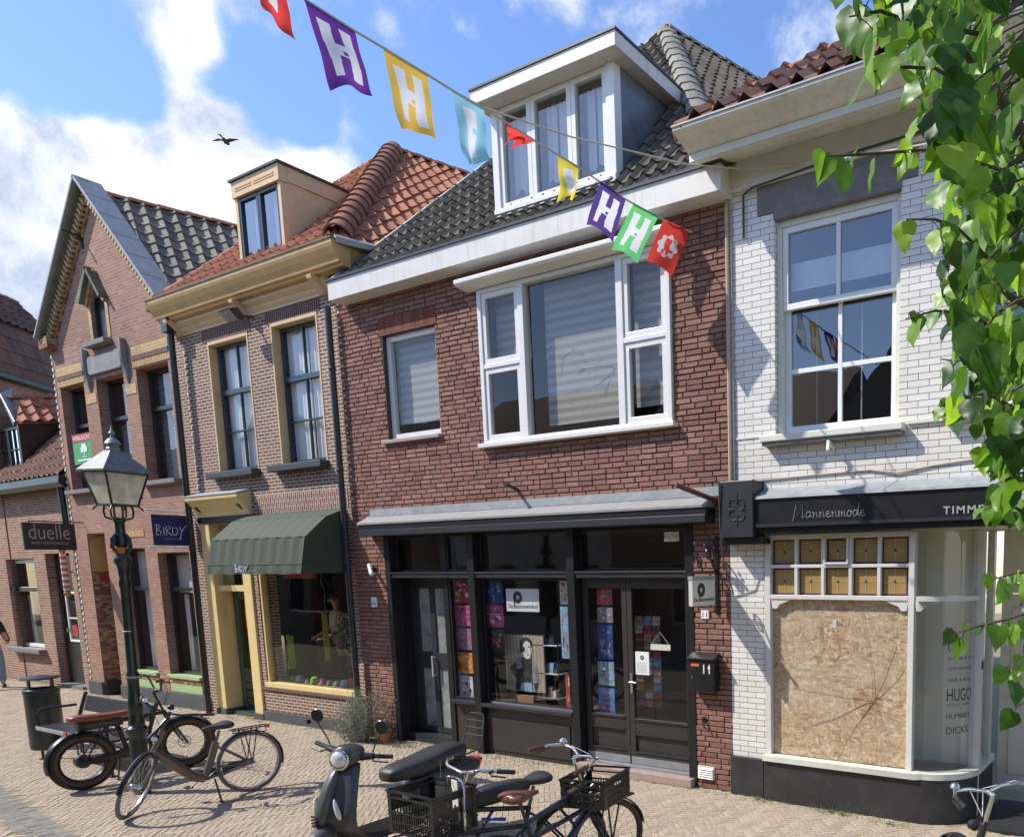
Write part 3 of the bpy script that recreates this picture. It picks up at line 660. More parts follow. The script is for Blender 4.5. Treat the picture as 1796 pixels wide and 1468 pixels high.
# drainpipe between the two houses
m = MB(); m.tube([(-10.78, 7.03, 6.15), (-10.78, 7.03, .02)], .042, 12); dp = m.build('drainpipe', 'anthracite', H, smooth=True)
m = MB()
for z in (5.3, 3.9, 2.6, 1.3): m.lathe([(.047, 0), (.05, .005), (.05, .035), (.047, .04)], (-10.78, 7.03, z), n=12)
m.build('pipe_clamp', 'anthracite', dp, smooth=True)
# roof
Lc, Rc = Vector((-10.50, 6.96, 6.41)), Vector((-4.22, 6.96, 6.41)); ax = atY(1170, 52, 10.2)
V = (ax - Lc); V.x = 0; LV = V.length; V.normalize(); wx = Rc.x - Lc.x
pantiles(H, 'tiles_dark', Lc, (1, 0, 0), V, [(0, 0), (wx, 0), (ax.x - Lc.x, LV)], tw=.175, th=.26, amp=.028)
RB = ax + RD * 6; RE = Rc + RD * 7
U2 = RD.copy(); n2 = (ax - Rc); perp = n2 - U2 * n2.dot(U2); V2 = perp.normalized()
pantiles(H, 'tiles_dark', Rc, U2, V2, [(0, 0), (8, 0), (n2.dot(U2) + 6, perp.length), (n2.dot(U2), perp.length)], tw=.175, th=.26, amp=.028)
n3 = (ax - Lc); U3 = -RD; perp = n3 - U3 * n3.dot(U3); V3 = perp.normalized()
pantiles(H, 'tiles_dark', Lc, U3, V3, [(-8, 0), (0, 0), (n3.dot(U3), perp.length), (n3.dot(U3) - 6, perp.length)], tw=.215, th=.285, seg=3)
ridge(H, 'ridge_grey', Rc + (ax - Rc) * .02, ax, .15, .33, 'hip_tile', flat=.55, n=4); ridge(H, 'ridge_grey', ax, RB, .11, .36, 'ridge_tile')
m = MB(); a, b = Lc + Vector((-.03, 0, .03)), ax; m.tube([a, a + (b - a) * .97], .035, 5); m.build('hip_flashing', 'lead', H)
# dormer
D = MB(); yD = 7.215; dx0, dx1 = -7.62, -5.74
dz0, dz1 = 6.80, 7.93
D.box(dx0, dx0 + .10, yD, yD + .12, dz0, dz1); D.box(dx1 - .12, dx1, yD, yD + .12, dz0, dz1); D.box(dx0, dx1, yD - .015, yD + .12, dz0 - .06, dz0)
dm = D.build('dormer', 'pvc_white', H, bevel=.004)
MB().extr([(dx1, yD + .121, 6.8), (dx1, yD + .121, 7.97), (dx1, 8.55, 7.97), (dx1, 8.4, 7.8)], (-.10, 0, 0)).build('dormer_cheek', 'slate_cheek', dm)
MB().extr([(dx0, yD + .121, 6.8), (dx0, yD + .121, 7.97), (dx0, 8.55, 7.97), (dx0, 8.4, 7.8)], (.10, 0, 0)).build('dormer_cheek', 'slate_cheek', dm)
m = MB(); m.profx([(7.03, 7.932), (8.75, 7.932), (8.75, 8.08), (7.03, 8.08)], -7.74, -5.56); rf = m.build('dormer_roof', 'gutter_paint', dm, bevel=.004)
bx('roof_edge', 'anthracite', rf, -7.755, -5.545, 7.015, 8.76, 8.081, 8.105)
xs = [dx0 + .10, -7.00, -6.38, dx1 - .12]
for k in range(3): window(dm, 'pvc_white', xs[k] + .002, xs[k + 1] - .002, dz0 + .002, dz1 - .002, yD + .02, fw=.062, fd=.07, pane='glass_sky', curtain=drape('curtain_white', ((.0, .34), (.4, 1)) if k else ((.0, .75),)), rd=.55)
MB().box(dx0 + .05, dx1 - .05, yD - .06, yD - .015, dz0 - .075, dz0 - .045).build('sill', 'pvc_white', dm)
MB().profx([(yD - .08, 6.68), (yD + .1, 6.71), (yD + .1, 6.76), (yD - .02, 6.74)], dx0 - .02, dx1 + .02).build('apron', 'lead', dm)
# windows upstairs
wv = window(H, 'pvc_white', -9.78, -8.72, 4.27, 5.64, F + .055, fw=.075, curtain=both(blind('blind_stripes', (.14, 1)), ), label='small upstairs window with a striped roller blind', rd=1.2)
bx('sill', C('tile_sill', (.40, .30, .27), .5), wv, -9.88, -8.70, F - .06, F + .055, 4.215, 4.262, bevel=.006)
y0 = F - .045; m = MB()
X = [-7.88, -7.155, -5.66, -4.98]; Z0, Z1 = 4.06, 5.895
m.box(X[0], X[3], y0, F + .06, Z0, Z0 + .035); m.box(X[0], X[3], y0, F + .06, Z1 - .05, Z1)
for x, hw in ((X[0] + .03, .03), (X[1], .045), (X[2], .045), (X[3] - .03, .03)): m.box(x - hw, x + hw, y0 - .002, F + .06, Z0 + .035, Z1 - .05)
m.box(X[0] + .06, X[1] - .045, y0, F + .06, 4.955, 5.005); m.box(X[2] + .045, X[3] - .06, y0, F + .06, 4.955, 5.005)
bw_ = m.build('window', 'pvc_white', H, bevel=.004); bw_['label'] = 'wide white window with a striped roller blind'
def sash(x0, x1, z0, z1, cur=None, fw=.062):
    return window(bw_, 'pvc_white', x0, x1, z0, z1, F - .03, fw=fw, fd=.06, curtain=None, room_mat=None, name='sash')
sash(X[0] + .062, X[1] - .047, 5.007, Z1 - .052); sash(X[0] + .062, X[1] - .047, Z0 + .037, 4.953); sash(X[2] + .047, X[3] - .062, 5.007, Z1 - .052); sash(X[2] + .047, X[3] - .062, Z0 + .037, 4.953)
MB().quad((X[1] + .045, F + .02, Z0 + .035), (X[2] - .045, F + .02, Z0 + .035), (X[2] - .045, F + .02, Z1 - .05), (X[1] + .045, F + .02, Z1 - .05)).build('pane', 'glass_mid', bw_)
bx('blind', 'blind_stripes', bw_, X[1] + .20, X[2] - .03, F + .16, F + .165, 4.22, 5.86); bx('blind', 'blind_stripes', bw_, X[0] + .1, X[1] - .05, F + .16, F + .165, 5.05, 5.86); bx('blind', 'blind_stripes', bw_, X[2] + .05, X[3] - .1, F + .16, F + .165, 4.30, 5.86)
room(H, 'room_dark', -7.9, -4.96, F + .301, F + 2.2, 4.02, 5.92)
m = MB()      # small bare twigs on the inside sill
def twigs(m, o, L, n, depth=3, sp=.5):
    def br(p, d, l, k):
        q = p + d * l; m.tube([p, q], [.0012 * k / depth + .0008, .0012 * (k - 1) / depth + .0008], 4, caps=False)
        if k > 1:
            for _ in range(3): br(p + d * l * random.uniform(.5, 1), (d + Vector((random.uniform(-1, 1) * sp, random.uniform(-.3, .3) * sp, random.uniform(-.8, .5) * sp))).normalized(), l * random.uniform(.4, .7), k - 1)
    for _ in range(n): br(Vector(o), Vector((random.uniform(-1, 1), 0, random.uniform(-.9, .6))).normalized(), L, depth)
for o in ((-6.3, F + .09, 4.95), (-6.0, F + .09, 4.9), (-6.6, F + .09, 5.2), (-5.25, F + .09, 5.35)): twigs(m, o, .20, 2)
tw = m.build('fairy_light_branch', 'rope'); tag(tw, 'thin pale branches with small lights hung behind the wide white window', 'branch decoration')
bx('sill', 'pvc_white', bw_, X[0] - .06, X[3] + .05, F - .10, F + .08, 4.005, 4.055, bevel=.005)
m = MB(); m.profx([(F - .001, 5.90), (F - .20, 5.925), (F - .23, 5.945), (F - .23, 5.985), (F - .21, 6.0), (F - .001, 6.03)], -8.06, -4.93); m.build('hood', 'pvc_white', bw_, bevel=.006)
# iron peg
m = MB(); m.tube([(-7.38, F + .02, 3.46), (-7.38, F - .20, 3.52)], .022, 8); m.lathe([(.03, -.01), (.035, 0), (.03, .01)], (-7.38, F - .2, 3.52), 'y', 8); m.build('wall_peg', 'dark_steel', H, smooth=True)
# canopy over the shopfront
CF = 6.93; c0, c1 = -10.35, -4.47
m = MB(); m.profx([(CF, 3.145), (F - .001, 3.25), (F - .001, 3.12), (CF, 3.12)], c0, c1); cp = m.build('canopy', 'canopy_felt', H)
MB().profx([(CF + .012, 3.045), (F - .001, 3.045), (F - .001, 3.119), (CF + .012, 3.119)], c0 + .03, c1 - .005).build('fascia', 'black_front', cp)
MB().profx([(CF - .004, 2.965), (F - .001, 2.965), (F - .001, 3.0449), (CF - .004, 3.0449)], c0 + .035, c1 - .01).build('fascia_board', 'anthracite', cp, bevel=.003)
MB().profx([(F - .022, 3.245), (F - .001, 3.245), (F - .001, 3.345), (F - .018, 3.345)], -10.30, -4.40).build('flashing', 'lead', cp)
# shopfront posts and rails
S = MB(); yb = F + .17
for a, b in ((-10.05, -9.95), (-8.36, -8.24), (-6.62, -6.50), (-4.88, -4.77)): S.box(a, b, F - .015, yb, -.0, 2.96)
S.box(-10.05, -4.77, F - .01, F + .2, 2.961, 3.02)
S.box(-8.98, -8.88, F + .08, yb, 0, 2.96)
fr = S.build('shopfront', 'black_front', H, bevel=.004)
m = MB()
for a, b in ((-9.95, -8.36), (-8.24, -6.62), (-6.50, -4.88)): m.box(a + .001, b - .001, F + .0, yb, 2.375, 2.43); m.box(a + .001, b - .001, F - .012, F + .12, 2.431, 2.452)
m.build('transom', 'anthracite', fr, bevel=.003)
for a, b in ((-9.948, -8.982), (-8.878, -8.362), (-8.238, -6.622), (-6.498, -4.882)): window(fr, 'black_front', a, b, 2.454, 2.955, F + .09, fw=.03, fd=.05, room_mat=None, name='top_light')
# narrow door on the left with frosted lights
dr = MB(); a, b = -9.93, -9.0; y = F + .28
for x0, x1 in ((a, a + .16), (a + .40, a + .50), (b - .13, b)): dr.box(x0, x1, y, y + .05, .12, 2.36)
for z0, z1 in ((.12, .20), (1.06, 1.30), (2.22, 2.36)): dr.box(a + .16, a + .40, y + .003, y + .047, z0, z1); dr.box(a + .50, b - .13, y + .003, y + .047, z0, z1)
dr = dr.build('door', 'anthracite', H, bevel=.005); dr['label'] = 'narrow dark grey door with frosted glass'
for z0, z1 in ((.20, 1.06), (1.30, 2.22)):
    for x0, x1 in ((a + .16, a + .40), (a + .50, b - .13)): MB().quad((x0, y + .02, z0), (x1, y + .02, z0), (x1, y + .02, z1), (x0, y + .02, z1)).build('pane', 'glass_frosted', dr)
m = MB(); m.tube([(a + .45, y - .05, .95), (a + .45, y - .05, 1.25)], .014, 8); m.tube([(a + .45, y, .97), (a + .45, y - .05, .97)], .008, 6); m.tube([(a + .45, y, 1.23), (a + .45, y - .05, 1.23)], .008, 6); m.build('handle', 'garment_white', dr, smooth=True)
bx('door_sill', 'anthracite', H, -9.95, -8.98, F + .10, y + .05, 0, .11)
m = MB(); m.box(-9.951, -9.93, yb, y + .06, 0, 2.96); m.box(-9.0, -8.98, yb, y + .06, 0, 2.96); m.build('jamb', 'black_front', fr)
# display windows
nw = window(fr, 'black_front', -8.877, -8.363, .70, 2.373, F + .09, fw=.035, fd=.05, room_mat=None, name='display_window')
mw = window(fr, 'black_front', -8.237, -6.623, .70, 2.373, F + .09, fw=.035, fd=.05, room_mat=None, name='display_window')
m = MB(); m.box(-8.237, -6.623, F - .03, F + .10, .655, .70); m.box(-8.877, -8.363, F + .0, F + .10, .655, .70); m.build('sill', 'anthracite', fr, bevel=.004)
bx('sill_trim', 'steel', mw, -8.2, -6.66, F + .075, F + .088, .702, .722)
m = MB(); m.box(-8.237, -6.623, F + .07, F + .14, .0, .654); m.box(-8.877, -8.363, F + .10, F + .15, 0, .654); rp = m.build('riser_panel', 'panel_black', fr, bevel=.003)
bx('riser_field', 'panel_black', fr, -8.13, -6.74, F + .055, F + .069, .06, .50, bevel=.004)
# double doors
def leaf(x0, x1, glz, panels, lab):
    m = MB(); y = F + .09; st = .075
    m.box(x0, x0 + st, y, y + .05, .13, 2.372); m.box(x1 - st, x1, y, y + .05, .13, 2.372)
    zz = [.13] + [z for p_ in panels for z in p_] + list(glz) + [2.372]
    for k in range(0, len(zz), 2): m.box(x0 + st, x1 - st, y + .002, y + .048, zz[k], zz[k + 1])
    for p_ in panels: m.box(x0 + st, x1 - st, y + .025, y + .04, p_[0], p_[1])
    d = m.build('door', 'panel_black', fr, bevel=.005); d['label'] = lab
    MB().quad((x0 + st, y + .02, glz[0]), (x1 - st, y + .02, glz[0]), (x1 - st, y + .02, glz[1]), (x0 + st, y + .02, glz[1])).build('pane', 'glass', d)
    m = MB()
    for p_ in panels: m.box(x0 + st - .01, x1 - st + .01, y - .012, y + .001, p_[1] - .004, p_[1] + .014); m.box(x0 + st - .01, x1 - st + .01, y - .012, y + .001, p_[0] - .014, p_[0] + .004)
    m.box(x0 + st - .01, x1 - st + .01, y - .014, y + .001, glz[0] - .03, glz[0] - .005); m.build('moulding', 'anthracite', d)
    bx('kick_plate', 'zinc', d, x0 + .01, x1 - .01, y - .006, y + .001, .135, .225); return d
leaf(-6.48, -5.80, (.72, 2.25), ((.30, .55),), 'narrow black glazed door leaf covered with posters inside')
rl = leaf(-5.795, -4.882, (.70, 2.25), ((.29, .50),), 'wide black glazed entrance door leaf')
m = MB(); hx, hy = -5.75, F + .085; m.box(hx - .018, hx + .018, hy - .008, hy, 1.0, 1.24); m.tube([(hx, hy, 1.14), (hx, hy - .05, 1.14), (hx + .0, hy - .05, 1.14), (hx + .11, hy - .05, 1.14)], .009, 8); m.build('handle', 'steel', rl, bevel=.002)
bx('threshold', 'zinc', fr, -6.5, -4.88, F + .02, F + .15, .10, .128)
bx('doorstep', C('step_stone', (.36, .26, .22), .8, bump=.3), H, -6.52, -4.80, F - .10, F + .2, .0, .099, bevel=.008)
# shop interior
room(H, 'room_mid', -10.0, -4.5, F + .36, F + 3.6, .02, 3.0)
bx('display_floor', 'wood_floor', H, -8.86, -6.62, F + .16, F + .75, .56, .68)
def slab(name, mat, label, cat, u0, v0, u1, v1, y, th=.006, group=None, parent=None):
    a, b = atY(u0, v0, y), atY(u1, v1, y); o = MB().box(a.x, b.x, y, y + th, b.z, a.z).build(name, mat, parent)
    if label: tag(o, label, cat, group)
    return o, min(a.x, b.x), max(a.x, b.x), min(a.z, b.z), max(a.z, b.z)
def poster(label, u0, v0, u1, v1, y, ground, marks, group='posters inside the record shop', seed=0, bands=()):
    rnd = random.Random(seed); A_, B_ = atY(u0, v0, y), atY(u1, v1, y); x0, x1, z0, z1 = A_.x, B_.x, B_.z, A_.z; mats = [ground]
    W_, H_ = x1 - x0, z1 - z0; m = MB().box(x0, x1, y, y + .006, z0, z1)
    for k, (mt, n) in enumerate(marks):
        mats.append(mt); m.k = len(mats) - 1
        for _ in range(n):
            cx, cz, r1, r2 = x0 + W_ * rnd.uniform(.15, .85), z0 + H_ * rnd.uniform(.12, .88), W_ * rnd.uniform(.05, .2), H_ * rnd.uniform(.03, .13); cx = min(max(cx, x0 + r1), x1 - r1); cz = min(max(cz, z0 + r2), z1 - r2); q = rnd.choice((4, 5, 7, 9)); a0 = rnd.uniform(0, 3); k2 = len(m.v) * 1e-6
            m.add([(cx + r1 * math.cos(a0 + 6.283 * i / q) * rnd.uniform(.5, 1), y - .0015 - .0008 * k - k2, cz + r2 * math.sin(a0 + 6.283 * i / q) * rnd.uniform(.6, 1)) for i in range(q)], [tuple(range(q))])
    for mt, f0, f1 in bands: mats.append(mt); m.k = len(mats) - 1; m.box(x0 + W_ * .03, x1 - W_ * .03, y - .0045, y - .001, z0 + H_ * f0, z0 + H_ * f1)
    return tag(m.build('poster', mats), label, 'poster', group)
for n_, c_ in (('p_red', (.42, .05, .05)), ('p_pink', (.55, .10, .24)), ('p_navy', (.03, .06, .22)), ('p_blue', (.09, .22, .50)), ('p_orange', (.70, .26, .04)), ('p_cream', (.62, .58, .48)), ('p_dark', (.04, .035, .035)), ('p_grey', (.25, .25, .28)), ('p_sky', (.25, .42, .58)), ('p_flesh', (.48, .28, .20)), ('p_mauve', (.35, .18, .26)), ('p_white', (.70, .70, .70)), ('p_brown', (.17, .09, .05)), ('p_green', (.12, .28, .14))): plain(n_, c_, .5, var=.45, scale=22)
Y1 = F + .20
poster('dark red poster at the top of the narrow shop window', 795, 1018, 828, 1058, Y1, 'p_red', (('p_dark', 9), ('p_cream', 9), ('p_flesh', 9)), seed=1)
poster('pink and red poster second from the top of the narrow window', 796, 1061, 829, 1098, Y1, 'p_pink', (('p_red', 7), ('p_dark', 5)), seed=2)
poster('mauve poster in the middle of the narrow window', 798, 1101, 829, 1140, Y1, 'p_mauve', (('p_grey', 7), ('p_pink', 7)), seed=3)
poster('orange poster low in the narrow window', 801, 1143, 830, 1181, Y1, 'p_orange', (('p_cream', 7), ('p_orange', 3)), seed=4)
poster('white poster with black figures at the foot of the narrow window', 802, 1184, 831, 1226, Y1, 'p_white', (('p_dark', 9),), seed=5)
poster('dark blue poster at the top left of the wide shop window', 852, 1020, 883, 1059, Y1, 'p_navy', (('p_blue', 7), ('p_cream', 3)), seed=6)
poster('pink poster with white letters beside the white shop sign', 853, 1061, 884, 1100, Y1, 'p_pink', (('p_white', 9), ('p_dark', 3)), seed=7, bands=(('p_white', .58, .61),))
poster('dark red concert poster under the pink poster', 855, 1103, 885, 1143, Y1, 'p_dark', (('p_red', 7), ('p_flesh', 5)), seed=8)
poster('beige poster at the top right of the wide shop window', 981, 1018, 996, 1060, Y1, 'p_cream', (('p_brown', 7), ('p_red', 5)), seed=9)
poster('tall blue film poster with a red haired figure', 982, 1063, 999, 1155, Y1, 'p_sky', (('p_flesh', 7), ('p_navy', 5), ('p_orange', 3)), seed=10)
poster('orange and white poster standing low beside the shelf', 991, 1182, 1001, 1240, Y1, 'p_red', (('p_orange', 7), ('p_white', 3)), seed=12)
poster('red portrait poster at the top of the narrow door leaf', 1046, 1033, 1074, 1061, Y1, 'p_red', (('p_flesh', 7), ('p_navy', 5)), seed=13)
poster('grey group photo poster under the red portrait poster', 1047, 1064, 1075, 1092, Y1, 'p_grey', (('p_flesh', 9), ('p_white', 5)), seed=14)
poster('deep blue poster with red streaks on the narrow door leaf', 1047, 1095, 1076, 1157, Y1, 'p_navy', (('p_blue', 9), ('p_mauve', 9)), seed=15)
poster('yellow and green poster in the middle of the narrow door leaf', 1048, 1159, 1078, 1203, Y1, 'p_sky', (('p_orange', 7), ('p_green', 7)), seed=16)
poster('blue poster with an orange cliff at the foot of the narrow door leaf', 1049, 1205, 1079, 1255, Y1, 'p_blue', (('p_red', 7), ('p_flesh', 3)), seed=17)
# white shop sign in the window
def platen(parent, x0, x1, z0, z1, y, inner='sign_white'):
    W_, H_ = x1 - x0, z1 - z0; t1 = text('De', 'lettering', 'letter_black', parent, x0 + W_ * .06, x0 + W_ * .20, z0 + H_ * .14, y, H_ * .19, ext=.001)
    text('latenwinkel', 'lettering', 'letter_black', parent, x0 + W_ * .29, x0 + W_ * .95, z0 + H_ * .14, y, H_ * .19, ext=.001)
    cx, cz = x0 + W_ * .36, z0 + H_ * .62; m = MB(); m.torus((cx, y - .001, cz), H_ * .18, H_ * .095, 'y', 32, 8, rz=.001); m.box(x0 + W_ * .235, x0 + W_ * .265, y - .002, y, z0 + H_ * .12, cz); m.ball((cx, y - .001, cz), (H_ * .025, .001, H_ * .025), 8); return m.build('logo', 'letter_black', parent)
sg, x0, x1, z0, z1 = slab('shop_sign', 'sign_white', 'white sign reading De Platenwinkel with a record logo inside the window', 'sign', 887, 1032, 946, 1073, F + .17)
platen(sg, x0, x1, z0, z1, F + .169)
# painting of a photographer
pt = thing('painting', 'large grey painting of a figure holding a camera in the shop window', 'painting', tuple(atY(915, 1215, F + .32)))
a, b = atY(884, 1112, F + .32), atY(957, 1215, F + .32); y = F + .32
stripes('paint_planks', (.50, .42, .32), (.28, .22, .17), .06, 0, soft=.9)
bx('canvas', 'paint_planks', pt, a.x, b.x, y, y + .03, b.z, a.z); W_, H_ = b.x - a.x, a.z - b.z
def shp(nm, mt, pts, k): MB().add([(a.x + W_ * p_[0], y - .002 - .001 * k, b.z + H_ * p_[1]) for p_ in pts], [tuple(range(len(pts)))]).build(nm, mt, pt)
def ell(cx, cz, rx, rz_, n=16): return [(cx + rx * math.cos(6.283 * i / n), cz + rz_ * math.sin(6.283 * i / n)) for i in range(n)]
shp('jacket', 'p_dark', [(.12, .42), (.28, .52), (.40, .60), (.62, .60), (.80, .48), (.86, .20), (.78, .02), (.24, .02), (.28, .22), (.18, .28)], 1)
shp('sleeve', 'p_grey', [(.28, .40), (.34, .72), (.42, .74), (.44, .40)], 2); shp('sleeve', 'p_grey', [(.68, .56), (.80, .50), (.86, .18), (.66, .14)], 2)
shp('trousers', 'p_sky', [(.36, .0), (.40, .16), (.70, .16), (.76, .0)], 2); shp('hair', 'p_dark', ell(.56, .84, .16, .13), 3); shp('face', 'p_white', ell(.59, .74, .115, .16), 4); shp('camera', 'p_dark', [(.40, .70), (.40, .80), (.53, .80), (.53, .70)], 5); shp('eye', 'p_dark', ell(.64, .80, .03, .012), 5); shp('mouth', 'p_red', ell(.60, .66, .03, .01), 5)
bx('frame', 'p_dark', pt, a.x - .012, b.x + .012, y + .005, y + .034, b.z - .012, a.z + .012)
# display shelf, crates and card rack
sh = thing('display_shelf', 'black metal display shelf with records beside the painting', 'shelf', tuple(atY(960, 1235, F + .42)))
a, b = atY(940, 1120, F + .42), atY(992, 1240, F + .42)
m = MB()
for x in (a.x, b.x):
    for yy in (F + .32, F + .55): m.tube([(x, yy, b.z), (x, yy, a.z)], .008, 6)
m.build('frame', 'black_metal', sh)
for v in (1131, 1180, 1222): z = atY(960, v, F + .42).z; bx('shelf', 'p_white' if v < 1200 else 'p_grey', sh, a.x, b.x, F + .32, F + .55, z, z + .012)
rnd = random.Random(4)
for k, (v, n) in enumerate(((1131, 3), (1180, 5), (1222, 4))):
    z = atY(960, v, F + .42).z + .013
    for i in range(n):
        x = a.x + .04 + (b.x - a.x - .1) * i / n; hh = rnd.uniform(.05, .15); o = MB().box(x, x + rnd.uniform(.04, .09), F + .36, F + .40 + rnd.uniform(0, .08), z, z + hh).build('record_box', rnd.choice(('p_red', 'p_cream', 'p_sky', 'p_flesh', 'p_dark', 'p_orange')))
        tag(o, ('first', 'second', 'third', 'fourth', 'fifth')[i] + ' small box from the left on the ' + {1131: 'top', 1180: 'middle', 1222: 'bottom'}[v] + ' board of the display shelf', 'box', 'small boxes on the display shelf')
def crate_of(x0, x1, y0, y1, z0, z1, mat='wood_box'): pass
C('wood_box', (.34, .19, .10), .7)
cr_ = bx('wooden_tray', 'wood_box', None, *[q for q in (atY(906, 1200, F + .3).x, atY(938, 1200, F + .3).x)], F + .26, F + .31, .70, .80); tag(cr_, 'small wooden tray under the painting in the shop window', 'tray')
rk = thing('card_rack', 'wire card rack full of postcards behind the glazed entrance door', 'card rack', tuple(atY(1140, 1250, F + .7)))
yk = F + .55; a, b = atY(1112, 1075, yk), atY(1162, 1242, yk); m = MB()
for i in range(5): x = a.x + (b.x - a.x) * i / 4; m.tube([(x, yk + .03, b.z), (x, yk + .03, a.z)], .004, 5)
m.tube([((a.x + b.x) / 2, yk + .12, .05), ((a.x + b.x) / 2, yk + .12, a.z)], .015, 8)
for i in range(12): z = b.z + (a.z - b.z) * i / 12; m.tube([(a.x, yk - .02, z), (b.x, yk - .02, z)], .004, 5)
m.build('frame', 'dark_steel', rk)
rnd = random.Random(9)
for i in range(11):
    for j in range(3):
        if rnd.random() < .1: continue
        x = a.x + (b.x - a.x) * (j + .06) / 3; z = b.z + (a.z - b.z) * (i + .08) / 11.5; o = MB().extr([(x, yk - .01, z), (x + (b.x - a.x) * .29, yk - .01, z), (x + (b.x - a.x) * .29, yk + .02, z + .11), (x, yk + .02, z + .11)], (0, .003, 0)).build('postcard', rnd.choice(('p_red', 'p_cream', 'p_orange', 'p_flesh', 'p_white', 'p_pink', 'p_sky', 'p_brown', 'p_mauve')))
        tag(o, 'postcard in the ' + ('lowest', 'second', 'third', 'fourth', 'fifth', 'sixth', 'seventh', 'eighth', 'ninth', 'tenth', 'topmost')[i] + ' row from below, ' + ('left', 'middle', 'right')[j] + ' column of the wire rack', 'postcard', 'postcards in the card rack')
nt_, x0, x1, z0, z1 = slab('opening_notice', 'sign_white', 'white paper notice with a small record logo on the entrance door', 'notice', 1114, 1142, 1139, 1184, F + .105)
cx, cz = (x0 + x1) / 2, z1 - .07; MB().torus((cx, F + .104, cz), .018, .009, 'y', 20, 6, rz=.001).build('logo', 'letter_black', nt_)
m = MB()
for k in range(7): m.box(x0 + .02, x1 - .03 - .02 * (k % 2), F + .1035, F + .1045, z0 + .03 + k * .018, z0 + .034 + k * .018)
m.build('text_lines', 'letter_grey', nt_)
hb = thing('hanging_plate', 'cream open sign hung on a cord behind the entrance door glass', 'sign', tuple(atY(1160, 1135, F + .12)))
a, b = atY(1141, 1129, F + .105), atY(1176, 1141, F + .105); t_ = atY(1157, 1108, F + .105)
bx('plate', 'sign_cream', hb, a.x, b.x, F + .103, F + .111, b.z, a.z); MB().tube([(a.x + .02, F + .107, a.z), tuple(t_), (b.x - .02, F + .107, a.z)], .003, 5).build('cord', 'rope', hb)
ww = bx('vent_cover', 'p_white', None, *[atY(1165, 950, F + .1).x, atY(1191, 950, F + .1).x], F + .10, F + .115, atY(1165, 950, F + .1).z, atY(1165, 933, F + .1).z); tag(ww, 'small white square panel in the top light over the entrance door', 'panel')
# things fixed to the wall right of the shop
hs_ = thing('hanging_sign', 'white hanging sign with a record logo on a scrolled iron bracket', 'sign', (-4.42, F, 2.4))
xb, yS = -4.46, F - .30
m = MB(); m.box(xb - .02, xb + .02, F - .025, F - .001, 1.98, 2.82); m.tube([(xb, F - .02, 2.44), (xb, F - .58, 2.44)], .011, 8); m.ball((xb, F - .60, 2.44), .024, 8); m.ball((xb, F - .03, 2.47), .022, 8)
def spiral(c, r, a0, turns, sgn=1, n=22): return [(c[0], c[1] + r * (1 - .8 * i / n) * math.cos(a0 + sgn * turns * 6.283 * i / n), c[2] + r * (1 - .8 * i / n) * math.sin(a0 + sgn * turns * 6.283 * i / n)) for i in range(n + 1)]
m.tube(spiral((xb, F - .16, 2.62), .10, -.5, 1.1), .011, 6); m.tube([(xb, F - .06, 2.46), (xb, F - .12, 2.54), (xb, F - .2, 2.70), (xb, F - .26, 2.72)], .012, 6); m.tube(spiral((xb, F - .36, 2.53), .07, 2.6, 1.1, -1), .010, 6); m.tube([(xb, F - .30, 2.46), (xb, F - .36, 2.56), (xb, F - .44, 2.58), (xb, F - .50, 2.50)], .010, 6)
rnd = random.Random(2)
for _ in range(12): m.ball((xb + .01, F - .10 - rnd.random() * .12, 2.55 + rnd.random() * .2), .015, 8)
m.build('bracket', 'black_metal', hs_, smooth=True)
m = MB(); m.box(xb - .025, xb + .025, F - .53, F - .10, 2.09, 2.36); pl = m.build('sign_board', 'sign_cream', hs_, bevel=.004)
MB().box(xb - .03, xb + .03, F - .535, F - .095, 2.361, 2.40).build('sign_cap', 'lead', hs_)
# the two faces carry the logo; built facing -y then turned to face the street sides
for sgn in (1, -1):
    e = []
    for s_, u0, u1 in (('De', .06, .2), ('latenwinkel', .31, .95)):
        o = text(s_, 'lettering', 'letter_black', None, u0 * .43, u1 * .43, .045, 0, .045, ext=.001); e.append(o)
    m = MB(); m.torus((.16, 0, .165), .048, .026, 'y', 24, 6, rz=.001); m.box(.112, .122, -.001, .001, .04, .165); e.append(m.build('logo', 'letter_black', None))
    for o in e:
        for v in o.data.vertices:
            x, y, z = v.co; v.co = (xb + sgn * (.027 - y) - hs_.location.x, (F - .53 + x if sgn > 0 else F - .10 - x) - hs_.location.y, 2.09 + z - hs_.location.z)
        o.parent = pl
mbx = thing('mailbox', 'black metal mailbox with white number 11 on the brick wall', 'mailbox', (-4.62, F, 1.3))
m = MB(); m.box(-4.78, -4.45, F - .13, F - .002, 1.13, 1.50); bd = m.build('body', 'black_metal', mbx, bevel=.006); m = MB(); m.profx([(F - .15, 1.505), (F - .002, 1.56), (F - .002, 1.50), (F - .15, 1.49)], -4.79, -4.44); m.build('lid', 'dark_steel', mbx, bevel=.003)
text('11', 'number', 'letter_white', mbx, -4.585, -4.50, 1.335, F - .131, .10, ext=.001); bx('sticker', 'orange_paint', mbx, -4.745, -4.64, F - .1335, F - .1305, 1.41, 1.44); MB().lathe([(.016, 0), (.016, .003)], (-4.51, F - .134, 1.40), 'y', 12).build('sticker', 'sign_white', mbx); bx('lock', 'steel', mbx, -4.74, -4.728, F - .1345, F - .13, 1.27, 1.31)
np_ = bx('house_number', 'sign_white', None, -4.67, -4.575, F - .022, F - .001, 1.93, 2.02); tag(np_, 'small white number plate above the black mailbox', 'number plate'); text('11', 'number', 'letter_black', np_, -4.65, -4.595, 1.95, F - .0225, .05, ext=.001)
